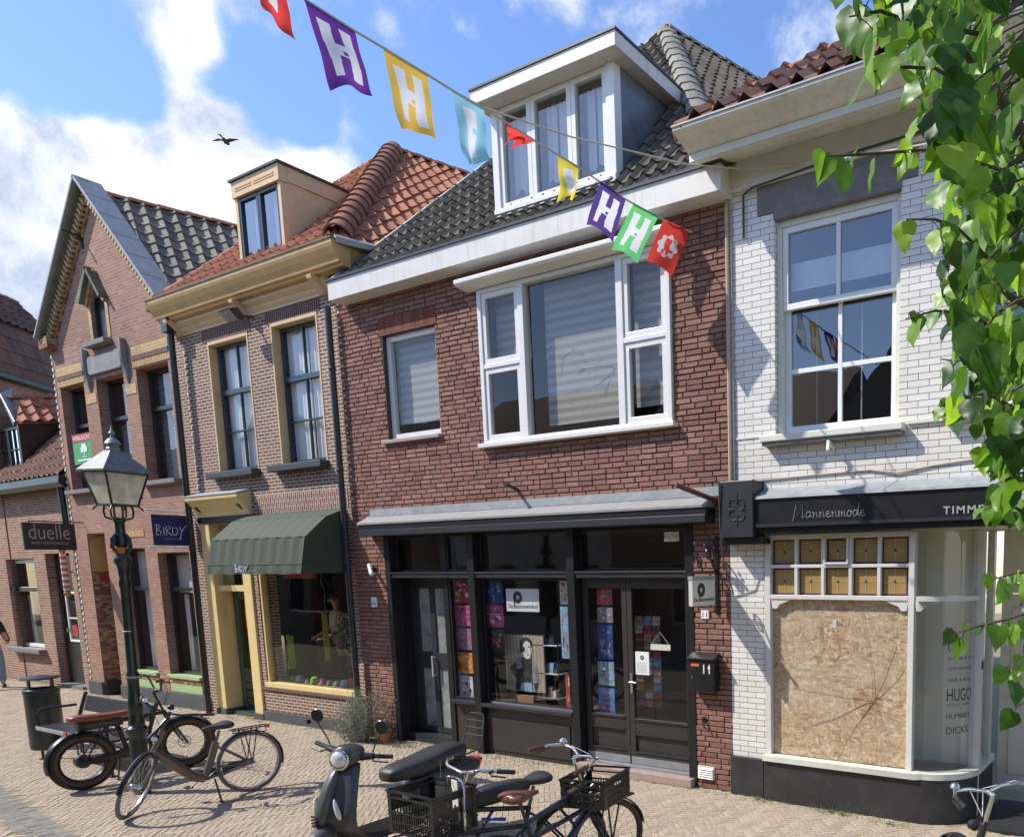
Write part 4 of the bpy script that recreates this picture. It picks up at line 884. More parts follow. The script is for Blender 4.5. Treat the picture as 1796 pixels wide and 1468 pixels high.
x_ = atY(654, 1063).x; np_ = bx('house_number', 'sign_white', None, x_ - .0, x_ + .12, F - .022, F - .001, 1.955, 2.10); tag(np_, 'small white number plate left of the narrow grey door', 'number plate'); text('11a', 'number', 'letter_black', np_, x_ + .015, x_ + .10, 1.98, F - .0225, .07, ext=.001)
vt = thing('air_vent', 'white louvred air vent low on the red brick wall', 'vent', (-4.64, F, .2)); m = MB(); m.box(-4.755, -4.535, F - .022, F - .001, .11, .26); m.build('frame', 'sign_cream', vt, bevel=.003)
m = MB()
for k in range(5): m.profx([(F - .022, .125 + k * .026), (F - .04, .118 + k * .026), (F - .022, .14 + k * .026)], -4.74, -4.55)
m.build('louvre', 'sign_cream', vt)
hk = thing('door_hook', 'small black iron hook on the brick beside the doors', 'hook', (-4.66, F, .78)); m = MB(); m.lathe([(.035, -.01), (.035, 0)], (-4.66, F - .002, .79), 'y', 12); m.tube([(-4.66, F, .79), (-4.66, F - .05, .79), (-4.64, F - .07, .74), (-4.62, F - .05, .70)], .009, 6); m.build('hook', 'black_metal', hk, smooth=True)
lk = thing('wall_lamp', 'small white angled lamp under the left end of the canopy', 'lamp', tuple(atY(660, 1000))); q = atY(660, 1000); m = MB(); m.tube([(q.x - .08, F - .05, q.z + .08), (q.x + .06, F - .12, q.z - .06)], .028, 8); m.build('body', 'sign_white', lk); MB().box(q.x - .03, q.x + .02, F - .05, F - .001, q.z - .02, q.z + .04).build('mount', 'black_plastic', lk)
m = MB(); m.tube([(c1 + .05, F + .0, 3.20), (c1 - .02, F - .10, 3.22), (c1 - .22, F - .42, 3.34)], .028, 6); bm_ = m.build('flag_holder', C('rust', (.16, .06, .04), .8)); tag(bm_, 'rusty iron flagpole holder sticking out above the right canopy end', 'flag holder')
# ================================================================ PLUM BRICK HOUSE WITH OCHRE CORNICE
B_ = thing('brick_house', 'narrow plum brick house with ochre cornice and orange hipped roof', 'house', (-13, F, 0))
bl, br = -15.20, -10.745
wall(B_, 'plum_brick', bl, br, 0, 6.45, F + .003, .30, [(-14.17, -13.0, 4.08, 6.17), (-12.38, -11.2, 4.08, 6.19), (-14.64, -13.73, -.1, 3.28), (-13.36, -10.88, .62, 3.2)])
bx('side_wall', 'plum_brick', B_, bl, bl + .2, F + .303, F + 6, 0, 6.4)
for x0, x1, z in ((-14.30, -12.90, 6.172), (-12.48, -11.12, 6.192)): bx('lintel', 'dark_soldier', B_, x0, x1, F - .004, F + .02, z, 6.375)
bx('lintel', 'plum_soldier', B_, -13.12, -10.80, F - .004, F + .02, 3.395, 3.68)
def bwin(x0, x1, z1):
    m = MB(); m.box(x0, x0 + .035, F - .004, F + .14, 4.10, z1); m.box(x1 - .035, x1, F - .004, F + .14, 4.10, z1); m.box(x0 + .035, x1 - .035, F - .004, F + .14, z1 - .05, z1)
    cs = m.build('window_surround', 'ochre_light', B_, bevel=.003); zt = 5.38; xm = (x0 + x1) / 2
    wn_ = window(cs, 'dark_blue_paint', x0 + .037, x1 - .037, 4.13, z1 - .052, F + .12, fw=.05, fd=.06, vb=(xm,), hb=((zt, .08), 4.76), bw=.028, curtain=drape('curtain_white', ((0, .49), (.51, 1)), per=.10, wave=.012), name='window', rd=.7, cy=.02)
    bx('sill', 'sill_slate', cs, x0 - .17, x1 + .02, F - .14, F + .14, 4.0, 4.098, bevel=.01)
bwin(-14.17, -13.0, 6.17); bwin(-12.38, -11.2, 6.19)
# cornice and gutter
m = MB(); cy0 = 6.80; P_ = [(cy0, 6.885), (cy0, 6.84), (cy0 + .015, 6.80), (cy0 + .05, 6.73), (cy0 + .09, 6.66), (cy0 + .10, 6.625), (cy0 + .14, 6.62), (cy0 + .15, 6.585), (F - .06, 6.58), (F - .06, 6.885)]
m.profx(P_, -15.24, -10.245)
P2 = [(-(y - cy0) - 10.245, z) for y, z in P_[:8]] + [(-10.60, 6.585), (-10.60, 6.885)]
m.extr([(x, cy0 + .18, z) for x, z in P2], (0, 1.5, 0))
cn = m.build('cornice', 'ochre_paint', B_)
MB().profx([(F - .11, 6.58), (F - .12, 6.52), (F - .06, 6.47), (F - .05, 6.44), (F - .02, 6.40), (F - .02, 6.37), (F + .002, 6.37), (F + .002, 6.58)], -15.12, -10.80).build('frieze', 'ochre_light', cn)
for x in (-14.92, -12.95, -10.95): MB().profx([(F - .24, 6.579), (F - .23, 6.53), (F - .15, 6.47), (F - .09, 6.40), (F - .06, 6.36), (F - .0, 6.36), (F, 6.579)], x - .055, x + .055).build('console', 'ochre_light', cn, bevel=.006)
m = MB(); m.box(-15.26, -10.23, cy0 - .015, cy0 + .06, 6.886, 6.905); m.box(-10.30, -10.23, cy0 + .06, cy0 + 1.68, 6.886, 6.905); m.build('gutter_edge', 'moss_lead', cn)
# roof
Lc, Rc = Vector((-15.28, 6.86, 6.87)), Vector((-10.27, 6.86, 6.87)); ax = atY(690, 262, 10.0); ax.x = -13.04; n1_ = ax - Lc; V = Vector((0, n1_.y, n1_.z)).normalized(); LV = math.hypot(n1_.y, n1_.z)
pantiles(B_, 'tiles_orange', Lc, (1, 0, 0), V, [(0, 0), (Rc.x - Lc.x, 0), (ax.x - Lc.x, LV)], tw=.22, th=.30, amp=.030)
U2 = RD.copy(); q = ax - Rc; pp = q - U2 * q.dot(U2); V2 = pp.normalized()
pantiles(B_, 'tiles_orange', Rc, U2, V2, [(0, 0), (9, 0), (q.dot(U2) + 7, pp.length), (q.dot(U2), pp.length)], tw=.22, th=.30, amp=.036)
q = ax - Lc; U3 = -RD; pp = q - U3 * q.dot(U3)
pantiles(B_, 'tiles_orange', Lc, U3, pp.normalized(), [(-9, 0), (0, 0), (q.dot(U3), pp.length), (q.dot(U3) - 7, pp.length)], tw=.22, th=.30, seg=3)
ridge(B_, 'ridge_hip', Rc + (ax - Rc) * .05, ax, .17, .30, 'hip_tile', flat=1.0); ridge(B_, 'ridge_orange', Lc, ax, .10, .36, 'hip_tile'); ridge(B_, 'ridge_orange', ax, ax + RD * 7, .11, .38, 'ridge_tile')
m = MB(); m.tube([Rc + Vector((.02, 0, .02)), Rc + RD * 4 + Vector((.05, 0, .02))], .06, 5); m.build('valley_gutter', 'zinc_dull', B_)
# dormer
yD = 7.20; x0, x1 = -13.13, -11.93
m = MB(); m.box(x0, x0 + .07, yD, yD + .1, 7.10, 8.14); m.box(x1 - .07, x1, yD, yD + .1, 7.10, 8.14); m.box(x0 - .02, x1 + .02, yD - .03, yD + .1, 8.141, 8.37); dm = m.build('dormer', 'ochre_light', B_, bevel=.003)
for a, b in ((x0 + .08, x0 + .52), (x0 + .58, x1 - .10)):
    for k in range(2): bx('grille', 'ochre_paint', dm, a, b, yD - .036, yD - .031, 8.22 + k * .035, 8.24 + k * .035)
MB().extr([(x1 - .001, yD + .10, 7.0), (x1 - .001, yD + .10, 8.36), (x1 - .001, 8.32, 8.36), (x1 - .001, 8.15, 8.15)], (-.06, 0, 0)).build('cheek', 'ochre_light', dm)
MB().extr([(x0 + .001, yD + .10, 7.0), (x0 + .001, yD + .10, 8.36), (x0 + .001, 8.32, 8.36), (x0 + .001, 8.15, 8.15)], (.06, 0, 0)).build('cheek', 'ochre_light', dm)
bx('side_board', 'ochre_light', dm, x1 + .0, x1 + .022, yD + .101, 8.33, 8.16, 8.37)
bx('dormer_roof', 'anthracite', dm, x0 - .05, x1 + .06, yD - .06, 8.36, 8.371, 8.40)
xm = (x0 + x1) / 2
for a, b in ((x0 + .072, xm - .002), (xm + .002, x1 - .072)): window(dm, 'dark_blue_paint', a, b, 7.12, 8.138, yD + .01, fw=.055, fd=.06, pane='glass_sky', curtain=drape('curtain_white', ((.1, .9),)), rd=.4)
bx('flashing', 'anthracite', dm, x1 + .0, x1 + .07, yD + .3, yD + .31, 7.2, 7.25)
MB().tube([(x1 + .02, yD + .05, 7.16), (x1 + .02, 8.25, 8.30)], .035, 5).build('flashing', 'anthracite', dm)
# downpipe of its left edge, hopper on top
Pt, Pb = -15.02, -15.06
m = MB(); m.tube([(-14.97, 6.99, 6.45), (-14.99, 6.99, .02)], .048, 12); m.box(-15.06, -14.88, 6.90, 7.08, 6.40, 6.62); dp = m.build('drainpipe', 'black_paint', B_, smooth=True, bevel=.004)
m = MB(); k = 0
z = .25
while z < 6.3: m.box(-14.915 if k % 2 else -14.90, -14.86, F - .012, F + .002, z, z + .055); z += .11; k += 1
m.build('tooth_brick', C('quoin_cream', (.62, .56, .44), .8), B_)
m = MB(); z = 3.4
while z < 6.2: m.box(-10.70, -10.66, F - .016, F + .002, z, z + .03); z += .0605 * 1.7
m.build('mortar_drip', 'quoin_cream', H)
# floodlight
fl = thing('floodlight', 'small grey floodlight under the ochre cornice', 'floodlight', (-12.8, 6.9, 6.3))
m = MB(); m.extr([(-12.98, 6.72, 6.36), (-12.98, 6.86, 6.22), (-12.98, 6.94, 6.28), (-12.98, 6.84, 6.40)], (.33, 0, 0)); m.build('housing', 'dark_steel', fl, bevel=.005)
MB().extr([(-12.96, 6.735, 6.336), (-12.96, 6.845, 6.226), (-12.96, 6.841, 6.222), (-12.96, 6.731, 6.332)], (.29, 0, 0)).build('lens', 'p_grey', fl); MB().tube([(-12.8, 6.92, 6.32), (-12.8, F, 6.36)], .02, 6).build('arm', 'dark_steel', fl)
# door hood
m = MB(); m.profx([(6.91, 3.665), (6.905, 3.72), (F, 3.80), (F, 3.40), (7.08, 3.40), (7.06, 3.48), (7.0, 3.56), (6.95, 3.63)], -14.90, -13.31); hd = m.build('door_hood', 'yellow_paint', B_)
MB().profx([(6.895, 3.722), (F, 3.802), (F, 3.815), (6.895, 3.735)], -14.92, -13.29).build('hood_lead', 'lead', hd)
for x in (-14.78, -13.50): MB().extr([(x, F - .001, 3.64), (x, F - .14, 3.60), (x, F - .15, 3.55), (x, F - .06, 3.47), (x, F - .04, 3.36), (x, F - .001, 3.33)], (.06, 0, 0)).build('bracket', 'black_paint', hd, bevel=.004)
bx('beam', 'black_paint', hd, -14.92, -13.40, F - .05, F - .001, 3.30, 3.395)
m = MB(); m.box(-14.90, -14.625, F - .03, F + .30, .10, 3.295); m.box(-13.73, -13.49, F - .03, F + .16, .10, 3.295); m.box(-14.639, -13.731, F + .03, F + .16, 2.15, 2.25); df = m.build('door_frame', 'yellow_paint', B_, bevel=.005)
m = MB(); m.box(-14.92, -14.612, F - .05, F + .28, .0, .10); m.box(-13.75, -13.47, F - .05, F + .16, 0, .10); m.build('frame_foot', 'plinth_grey', df, bevel=.004)
bx('pane', 'glass', df, -14.64, -13.73, F + .12, F + .122, 2.26, 3.28)
y = F + .24; m = MB(); a, b = -14.622, -13.70
for q0, q1 in ((a, a + .13), (b - .12, b)): m.box(q0, q1, y, y + .05, .06, 2.25)
for z0, z1 in ((.06, .12), (.56, .80), (2.0, 2.25)): m.box(a + .13, b - .12, y + .002, y + .048, z0, z1)
for k in range(3): m.box(a + .13, b - .12, y + .012, y + .04, .13 + k * .145, .255 + k * .145)
dr = m.build('door', 'dark_green', B_, bevel=.006)
bx('step', 'dark_green', B_, a, b, F + .05, y + .05, 0, .06)
MB().quad((a + .13, y + .02, .8), (b - .12, y + .02, .8), (b - .12, y + .02, 2.0), (a + .13, y + .02, 2.0)).build('pane', 'glass', dr)
bx('letter_slot', 'steel', dr, -14.25, -14.02, y - .006, y + .001, .66, .71, bevel=.002)
o = bx('flyer', 'p_orange', None, -14.30, -14.12, y + .012, y + .016, 1.52, 1.98); tag(o, 'orange and brown flyer stuck behind the dark green door glass', 'flyer'); bx('print', 'p_brown', o, -14.27, -14.16, y + .0105, y + .0115, 1.66, 1.90)
# shop window
m = MB(); m.box(-13.36, -13.30, F + .02, F + .12, .62, 3.2); m.box(-10.93, -10.88, F + .02, F + .12, .62, 3.2); m.box(-13.38, -10.86, F - .02, F + .12, .575, .655); swf = m.build('window_frame', 'yellow_paint', B_, bevel=.004)
MB().quad((-13.31, F + .08, .65), (-10.92, F + .08, .65), (-10.92, F + .08, 3.15), (-13.31, F + .08, 3.15)).build('pane', 'glass', swf)
bx('sill_brick', 'dark_soldier', B_, -13.46, -10.80, F - .03, F + .02, .53, .574)
m = MB(); m.box(-13.49, -12.26, F - .035, F + .0, 0, .165); m.box(-12.14, -10.80, F - .035, F + .0, 0, .165); m.box(-12.26, -12.14, F - .035, F, .12, .165); m.box(-12.26, -12.14, F - .035, F, 0, .05); m.build('plinth', 'plinth_grey', B_); bx('vent_hole', 'black_rubber', B_, -12.26, -12.14, F - .004, F - .002, .05, .12)
room(B_, 'room_mid', -15.0, -10.80, F + .305, F + 3.2, .02, 3.3); bx('display_floor', 'room_warm', B_, -13.34, -10.9, F + .13, F + .8, .5, .62)
# awning
A0, A1 = -13.36, -10.875; pr = [(F - .002, 3.39), (6.84, 3.27), (6.50, 2.965), (6.42, 2.575)]
aw = thing('awning', 'dark green fabric awning with white shop lettering', 'awning', (-12.1, F, 3))
m = MB(); nseg = 40
for i in range(3):
    for k in range(nseg):
        xa, xb = A0 + (A1 - A0) * k / nseg, A0 + (A1 - A0) * (k + 1) / nseg; sa, sb = [.010 * math.sin(x * 23) * (1 if i else 0) for x in (xa, xb)]
        (ya, za), (yb, zb) = pr[i], pr[i + 1]; ta = 0 if i == 0 else 1
        m.quad((xa, ya - sa * ta, za), (xb, ya - sb * ta, za), (xb, yb - sb * .6, zb), (xa, yb - sa * .6, zb))
m.v = m.v; cv = m.build('cover', 'awning_fabric', aw)
for x in (A0, A1): MB().extr([(x, y_, z_) for y_, z_ in pr] + [(x, F - .002, 2.575)], (.004 if x == A1 else -.004, 0, 0)).build('side_panel', 'awning_green', aw)
m = MB()
for k in range(50):
    xa, xb = A0 + (A1 - A0) * k / 50, A0 + (A1 - A0) * (k + 1) / 50; f_ = lambda x: .012 * math.sin(x * 17 + 1) - .006
    m.quad((xa, 6.419, 2.574), (xb, 6.419, 2.574), (xb, 6.41 + f_(xb), 2.445 + .006 * math.sin(xb * 9)), (xa, 6.41 + f_(xa), 2.445 + .006 * math.sin(xa * 9)))
m.quad((A1, 6.42, 2.574), (A1, F - .01, 2.574), (A1, F - .01, 2.45), (A1, 6.42, 2.45)); m.build('valance', 'awning_fabric', aw)
m = MB(); m.tube([(A0, 6.425, 2.58), (A1, 6.425, 2.58)], .012, 6); m.tube([(A0, 6.505, 2.965), (A1, 6.505, 2.965)], .008, 6); m.build('rail', 'dark_green', aw)
def birdy(parent, mat, x0, z0, s, y, r, zs=1.0):
    G_ = {'B': [[(0, 0), (.05, .9)], [(-.12, .95), (.3, 1.0), (.45, .82), (.1, .55), (.5, .35), (.4, .05), (-.1, .0)]], 'I': [[(.15, 0), (.2, .8)]], 'R': [[(.1, 0), (.1, .85), (.45, .9), (.55, .7), (.15, .5), (.6, .0)]],
          'D': [[(.05, .05), (.1, .8), (.5, .75), (.7, .4), (.45, .08), (.05, .05)]], 'Y': [[(.0, .85), (.25, .45)], [(.75, 1.0), (.25, .45), (-.05, -.4)]]}
    m = MB(); x = x0
    for ch, wd in (('B', .62), ('I', .35), ('R', .72), ('D', .85), ('Y', .8)):
        for st in G_[ch]: m.tube([(x + a * s, y, z0 + b * s * zs) for a, b in st], r, 5)
        x += wd * s
    return m.build('lettering', mat, parent)
birdy(aw, 'letter_white', -12.56, 2.475, .105, 6.405, .006); text('lifestyle', 'lettering', 'letter_grey', aw, -12.2, -11.98, 2.485, 6.405, .018, ext=.001)
# hanging banner
bs = thing('hanging_banner', 'dark blue hanging banner with white handwritten lettering', 'sign', (-15.12, F, 3.2)); xs = -15.15
m = MB(); m.tube([(xs, F, 3.49), (xs, 6.42, 3.51)], .014, 6); m.tube([(xs, F, 2.90), (xs, 6.42, 2.90)], .014, 6); m.build('rod', 'sign_cream', bs)
m = MB(); n = 10
for k in range(n): ya, yb = 6.50 + .60 * k / n, 6.50 + .60 * (k + 1) / n; fx = lambda y: xs + .012 * math.sin(y * 14); m.quad((fx(ya), ya, 2.93), (fx(yb), yb, 2.93), (fx(yb), yb, 3.44), (fx(ya), ya, 3.44))
cl = m.build('cloth', 'navy_cloth', bs, smooth=True)
for sgn in (1, -1):
    e = [birdy(None, 'letter_white', .05, .17, .135, 0, .0055, 1.25), text('woman & more', 'lettering', 'letter_grey', None, .16, .42, .10, 0, .022, ext=.001)]
    for o in e:
        for v in o.data.vertices: x, y, z = v.co; v.co = (xs + sgn * (.018 - y) + .0 - bs.location.x, (6.50 + x if sgn > 0 else 7.10 - x) - F, 2.93 + z - bs.location.z)
        o.parent = cl

# ================================================================ GABLED HOUSE
G_ = thing('gabled_house', 'tall gabled house in salmon brick with black sash windows', 'house', (-17.5, F, 0))
gl, gr = -19.85, -15.205; mx_, zt = -17.53, 9.36; slope = (9.36 - 7.0) / (gr - .0 - mx_)
wall(G_, 'salmon_brick', gl, gr, 0, 9.5, F, .3, [(-19.62, -18.62, 4.1, 6.08), (-18.12, -17.05, 4.1, 6.06), (-16.58, -15.45, 4.1, 6.06), (-17.98, -17.42, 6.70, 7.78), (-19.25, -18.50, -.1, 3.25), (-18.0, -16.97, .58, 2.93), (-16.53, -15.42, .55, 2.83)],
     clip=((mx_, zt, slope, 1), (mx_, zt, -slope, 1)))
bx('side_wall', 'salmon_brick', G_, gl, gl + .2, F + .3, F + 6, 0, 6.9)
for s in (1, -1):        # zinc coping with a projecting verge
    dx = 2.36 * s; a = Vector((mx_, 0, 9.42)); b = Vector((mx_ + dx, 0, 9.42 - slope * abs(dx))); d = (b - a).normalized(); nn = Vector((slope * s, 0, 1)).normalized()
    m = MB(); p = [(q.x, 6.90, q.z) for q in (a, b, b - nn * .05, a - nn * .05)]; m.extr(p, (0, .42, 0)); c_ = m.build('coping', 'zinc', G_, bevel=.004)
    m = MB()
    for k in range(1, 6): q = a + (b - a) * k / 6; m.add([(q.x - d.x * .006, 6.898, q.z - d.z * .006 + .003), (q.x + d.x * .006, 6.898, q.z + d.z * .006 + .003), (q.x + d.x * .006, 7.322, q.z + d.z * .006 + .003), (q.x - d.x * .006, 7.322, q.z - d.z * .006 + .003)], [(0, 1, 2, 3)])
    m.build('seam', 'anthracite', c_)
    m = MB(); p = [(q.x, 6.96, q.z) for q in (a - nn * .051, b - nn * .051, b - nn * .10, a - nn * .10)]; m.extr(p, (0, .165, 0)); m.build('verge_board', 'moss_lead', c_)
    md, my = MB(), MB(); L = (b - a).length; k = 0; t = .1
    while t < L - .05:      # dentil course: light and dark bricks set on edge
        q = a + d * t - nn * .10; e = q + d * .05; mm = md if k % 2 else my
        mm.extr([(q.x, F - (.07 if k % 2 else .10), q.z), (e.x, F - (.07 if k % 2 else .10), e.z), (e.x - nn.x * .16, F - (.07 if k % 2 else .10), e.z - nn.z * .16), (q.x - nn.x * .16, F - (.07 if k % 2 else .10), q.z - nn.z * .16)], (0, .11 if k % 2 else .11, 0)); t += .052; k += 1
    my.build('dentil_course', 'yellow_brick', G_); md.build('dentil_course', 'dark_soldier', G_)
    m = MB(); q, e = a - nn * .262 + d * .1, b - nn * .262; m.extr([(q.x, F - .03, q.z), (e.x, F - .03, e.z), (e.x - nn.x * .055, F - .03, e.z - nn.z * .055), (q.x - nn.x * .055, F - .03, q.z - nn.z * .055)], (0, .035, 0)); m.build('string_course', 'pier_brick', G_)
ky = MB(); ky.box(gr - .42, gr + .05, 6.95, F + .25, 6.83, 7.02); ky.build('kneeler', 'moss_lead', G_, bevel=.02)
ky = MB(); ky.box(gl - .05, gl + .33, 6.97, F, 6.80, 7.02); ky.build('kneeler', 'pier_brick', G_, bevel=.01)
rA = Vector((mx_, 7.2, 9.24)); q = Vector((gr + .05, 7.2, 6.9)); w_ = rA - q; U2 = RD; pp = w_ - U2 * w_.dot(U2)
pantiles(G_, 'tiles_gable', q, U2, pp.normalized(), [(-.2, 0), (9, 0), (9, pp.length), (w_.dot(U2), pp.length)], tw=.23, th=.31, amp=.036)
q = Vector((gl, 7.2, 6.9)); w_ = rA - q; U3 = -RD; pp = w_ - U3 * w_.dot(U3)
pantiles(G_, 'tiles_gable', q, U3, pp.normalized(), [(-9, 0), (0, 0), (w_.dot(U3), pp.length), (w_.dot(U3) - 9, pp.length)], tw=.23, th=.31, seg=3)
ridge(G_, 'ridge_orange', rA + RD * .1, rA + RD * 8, .11, .42, 'ridge_tile')
# lancet
zl = 7.78; m = MB(); m.extr([(-17.98, F, 7.40), (-17.98, F, zl), (-17.70, F, zl)], (0, .2, 0)); m.extr([(-17.42, F, 7.40), (-17.70, F, zl), (-17.42, F, zl)], (0, .2, 0)); m.build('lancet_spandrel', 'salmon_brick', G_)
lw = MB(); lw.box(-17.97, -17.43, F + .05, F + .10, 6.70, 6.76); lw.box(-17.97, -17.91, F + .05, F + .10, 6.76, 7.8); lw.box(-17.49, -17.43, F + .05, F + .10, 6.76, 7.8); lw = lw.build('window', 'black_paint', G_)
bx('pane', 'black_paint', lw, -17.97, -17.43, F + .08, F + .085, 6.76, 7.8)
for s in (1, -1):
    a, b = Vector((-17.70, 0, 7.97)), Vector((-17.70 + s * .43, 0, 7.40)); n_ = Vector(((a.z - b.z) * s, 0, .43)).normalized()
    MB().extr([(q.x, F - .14, q.z) for q in (a, b, b - n_ * .06, a - n_ * .06)], (0, .14, 0)).build('hood_mould', 'moss_lead', G_)
    MB().extr([(q.x, F - .06, q.z) for q in (a - n_ * .062, b - n_ * .062, b - n_ * .13, a - n_ * .13)], (0, .062, 0)).build('hood_brick', 'yellow_soldier', G_)
    x = -17.98 if s < 0 else -17.42; bx('jamb', 'yellow_brick', G_, x - (.10 if s < 0 else .0), x + (.0 if s < 0 else .10), F - .012, F + .004, 6.72, 7.38)
bx('sill', 'grey_stone', G_, -18.12, -17.30, F - .14, F + .1, 6.60, 6.69, bevel=.01)
m = MB(); e = [(-18.28 + .0, 6.20), (-18.22, 6.14), (-17.02, 6.14), (-16.96, 6.20), (-16.96, 6.42), (-17.02, 6.47), (-18.22, 6.47), (-18.28, 6.42)]; m.extr([(x, F - .05, z) for x, z in e], (0, .05, 0)); m.build('name_stone', 'carved_stone', G_, bevel=.015)
for x in (-18.36, -16.88): MB().extr([(x - .03, F - .09, 6.62), (x + .05, F - .09, 6.62), (x + .05, F - .09, 6.2), (x + .08, F - .06, 6.05), (x + .02, F - .02, 5.85), (x - .05, F - .02, 5.9), (x - .04, F - .08, 6.2)], (0, .09, 0)).build('scroll_bracket', 'carved_stone', G_, bevel=.01)
def gwin(x0, x1, z0, z1, zt_, curt=None, dep=.17, pane='glass'):
    return window(G_, 'black_paint', x0 + .002, x1 - .002, z0, z1, F + dep, fw=.055, fd=.07, hb=((zt_, .07),), curtain=curt, pane=pane, rd=.8)
cL = drape('curtain_white', ((.05, .45),), per=.12)
gwin(-19.62, -18.62, 4.1, 6.08, 5.35, cL); gwin(-18.12, -17.05, 4.1, 6.06, 5.35, both(drape('curtain_white', ((.1, .4),), per=.12), slats((0, .6)))); gwin(-16.58, -15.45, 4.1, 6.06, 5.38, both(drape('lace', ((.08, .3),), per=.12), slats((0, 1))))
for x0, x1 in ((-19.68, -18.56), (-18.20, -16.99), (-16.68, -15.40)): bx('sill', 'grey_stone', G_, x0, x1, F - .12, F + .15, 4.02, 4.098, bevel=.008)
for x0, x1 in ((-19.70, -18.56), (-16.66, -15.36)): bx('lintel', 'yellow_soldier', G_, x0, x1, F - .012, F + .01, 6.085, 6.20); bx('lintel', 'dark_soldier', G_, x0 + .02, x1 - .02, F - .02, F + .01, 6.205, 6.285); bx('lintel', 'yellow_brick', G_, x0 + .02, x1 - .02, F - .014, F + .01, 6.29, 6.44)
for x0, x1 in ((-18.58, -18.16), (-17.02, -16.62)): bx('impost', 'yellow_brick', G_, x0, x1, F - .008, F + .01, 5.66, 5.84)
# ground floor
gwin(-18.0, -16.97, .60, 2.93, 2.17, both(blind('lace', (.68, 1)), drape('curtain_white', ((.02, .22),), z=(0, .66), per=.1)), dep=.14); gwin(-16.53, -15.42, .60, 2.83, 2.17, both(blind('lace', (.68, 1)), drape('curtain_white', ((.02, .2),), z=(0, .66), per=.1)), dep=.14)
for x0, x1 in ((-18.0, -16.97), (-16.53, -15.42)): bx('sill', 'light_green', G_, x0 - .02, x1 + .01, F - .05, F + .14, .54, .598, bevel=.004); bx('apron', 'light_green', G_, x0, x1, F - .012, F - .001, .28, .44)
bx('sill_brick', 'pier_brick', G_, -18.0, -15.42, F - .02, F - .001, .45, .535)
bx('plinth', 'plinth_grey', G_, -18.45, gr, F - .05, F - .001, 0, .27, bevel=.006); bx('plinth', 'plinth_grey', G_, gl, -19.26, F - .05, F - .001, 0, .27, bevel=.006)
for x0, x1 in ((-18.0, -16.97), (-16.53, -15.42)): bx('band', 'yellow_soldier', G_, x0 - .05, x1 + .05, F - .01, F + .01, 3.14, 3.26)
for x0, x1 in ((-17.72, -17.40), (-16.20, -15.78)): bx('lace_emblem', 'navy_cloth', G_, (x0 + x1) / 2 - .05, (x0 + x1) / 2 + .05, F + .265, F + .268, 2.50, 2.56)
# porch on the left
m = MB(); m.quad((-19.249, F + .30, .28), (-19.249, F + .62, .28), (-19.249, F + .62, 2.5), (-19.249, F + .30, 2.5)); m.quad((-19.246, F + .01, .28), (-19.246, F + .3, .28), (-19.246, F + .3, 2.5), (-19.246, F + .01, 2.5)); m.build('porch_reveal', 'pier_brick', G_)
m = MB(); m.extr([(-19.244, F + .02, 2.5), (-19.244, F + .44, 2.5)] + [(-19.244, F + .23 + .21 * math.cos(a * math.pi / 8), 3.0 + .2 * math.sin(a * math.pi / 8)) for a in range(9)], (.012, 0, 0)); m.build('porch_arch', 'arch_ochre', G_)
bx('house_plate', 'red_plate', G_, -19.243, -19.232, F + .12, F + .34, 2.30, 2.47)
m = MB(); m.box(-19.24, -18.51, F + .60, F + .65, 0, 3.2); m.box(-19.15, -18.6, F + .585, F + .599, .3, 1.0); m.box(-19.15, -18.6, F + .585, F + .599, 1.2, 2.1); m.build('door', 'black_paint', G_, bevel=.004); bx('plinth', 'plinth_black', G_, -19.25, -19.18, F, F + .3, 0, .28)
vk = bx('sold_board', C('board_green', (.06, .36, .12), .5), None, -19.46, -18.60, F + .03, F + .045, 4.60, 5.02); tag(vk, 'red and green sold board with a white tree in the upstairs window', 'sign')
bx('red_band', 'p_red', vk, -19.46, -18.60, F + .026, F + .046, 5.021, 5.17); text('VERKOCHT', 'lettering', 'letter_white', vk, -19.42, -18.64, 5.055, F + .0255, .08, ext=.001)
m = MB()
for a, b, r in ((0, 0, .07), (-.08, -.02, .055), (.09, -.01, .055), (-.04, .05, .05), (.05, .05, .05)): m.lathe([(r, -.002), (r, .002)], (-19.0 + a, F + .026 - abs(a) * .01, 4.88 + b), 'y', 12)
m.box(-19.012, -18.988, F + .024, F + .03, 4.72, 4.88); m.box(-19.08, -18.9, F + .024, F + .03, 4.72, 4.735); m.box(-19.3, -18.75, F + .024, F + .03, 4.655, 4.685); m.build('tree_emblem', 'letter_white', vk)
m = MB(); k = 0; z = .3
while z < 6.7: m.box(gl - .0, gl + (.07 if k % 2 else .05), F - .012, F + .002, z, z + .06); z += .12; k += 1
m.build('tooth_brick', 'quoin_cream', G_)
m = MB(); m.tube([(-15.36, F - .03, 6.3), (-15.50, F - .06, 6.75)], .012, 6)
o = MB().tube([(-18.0, F - .02, 8.55), (-18.0, F - .3, 8.58)], .02, 6).build('anchor', 'black_metal', G_); MB().box(-18.03, -17.97, F - .03, F, 8.35, 8.75).build('anchor', 'black_metal', G_)
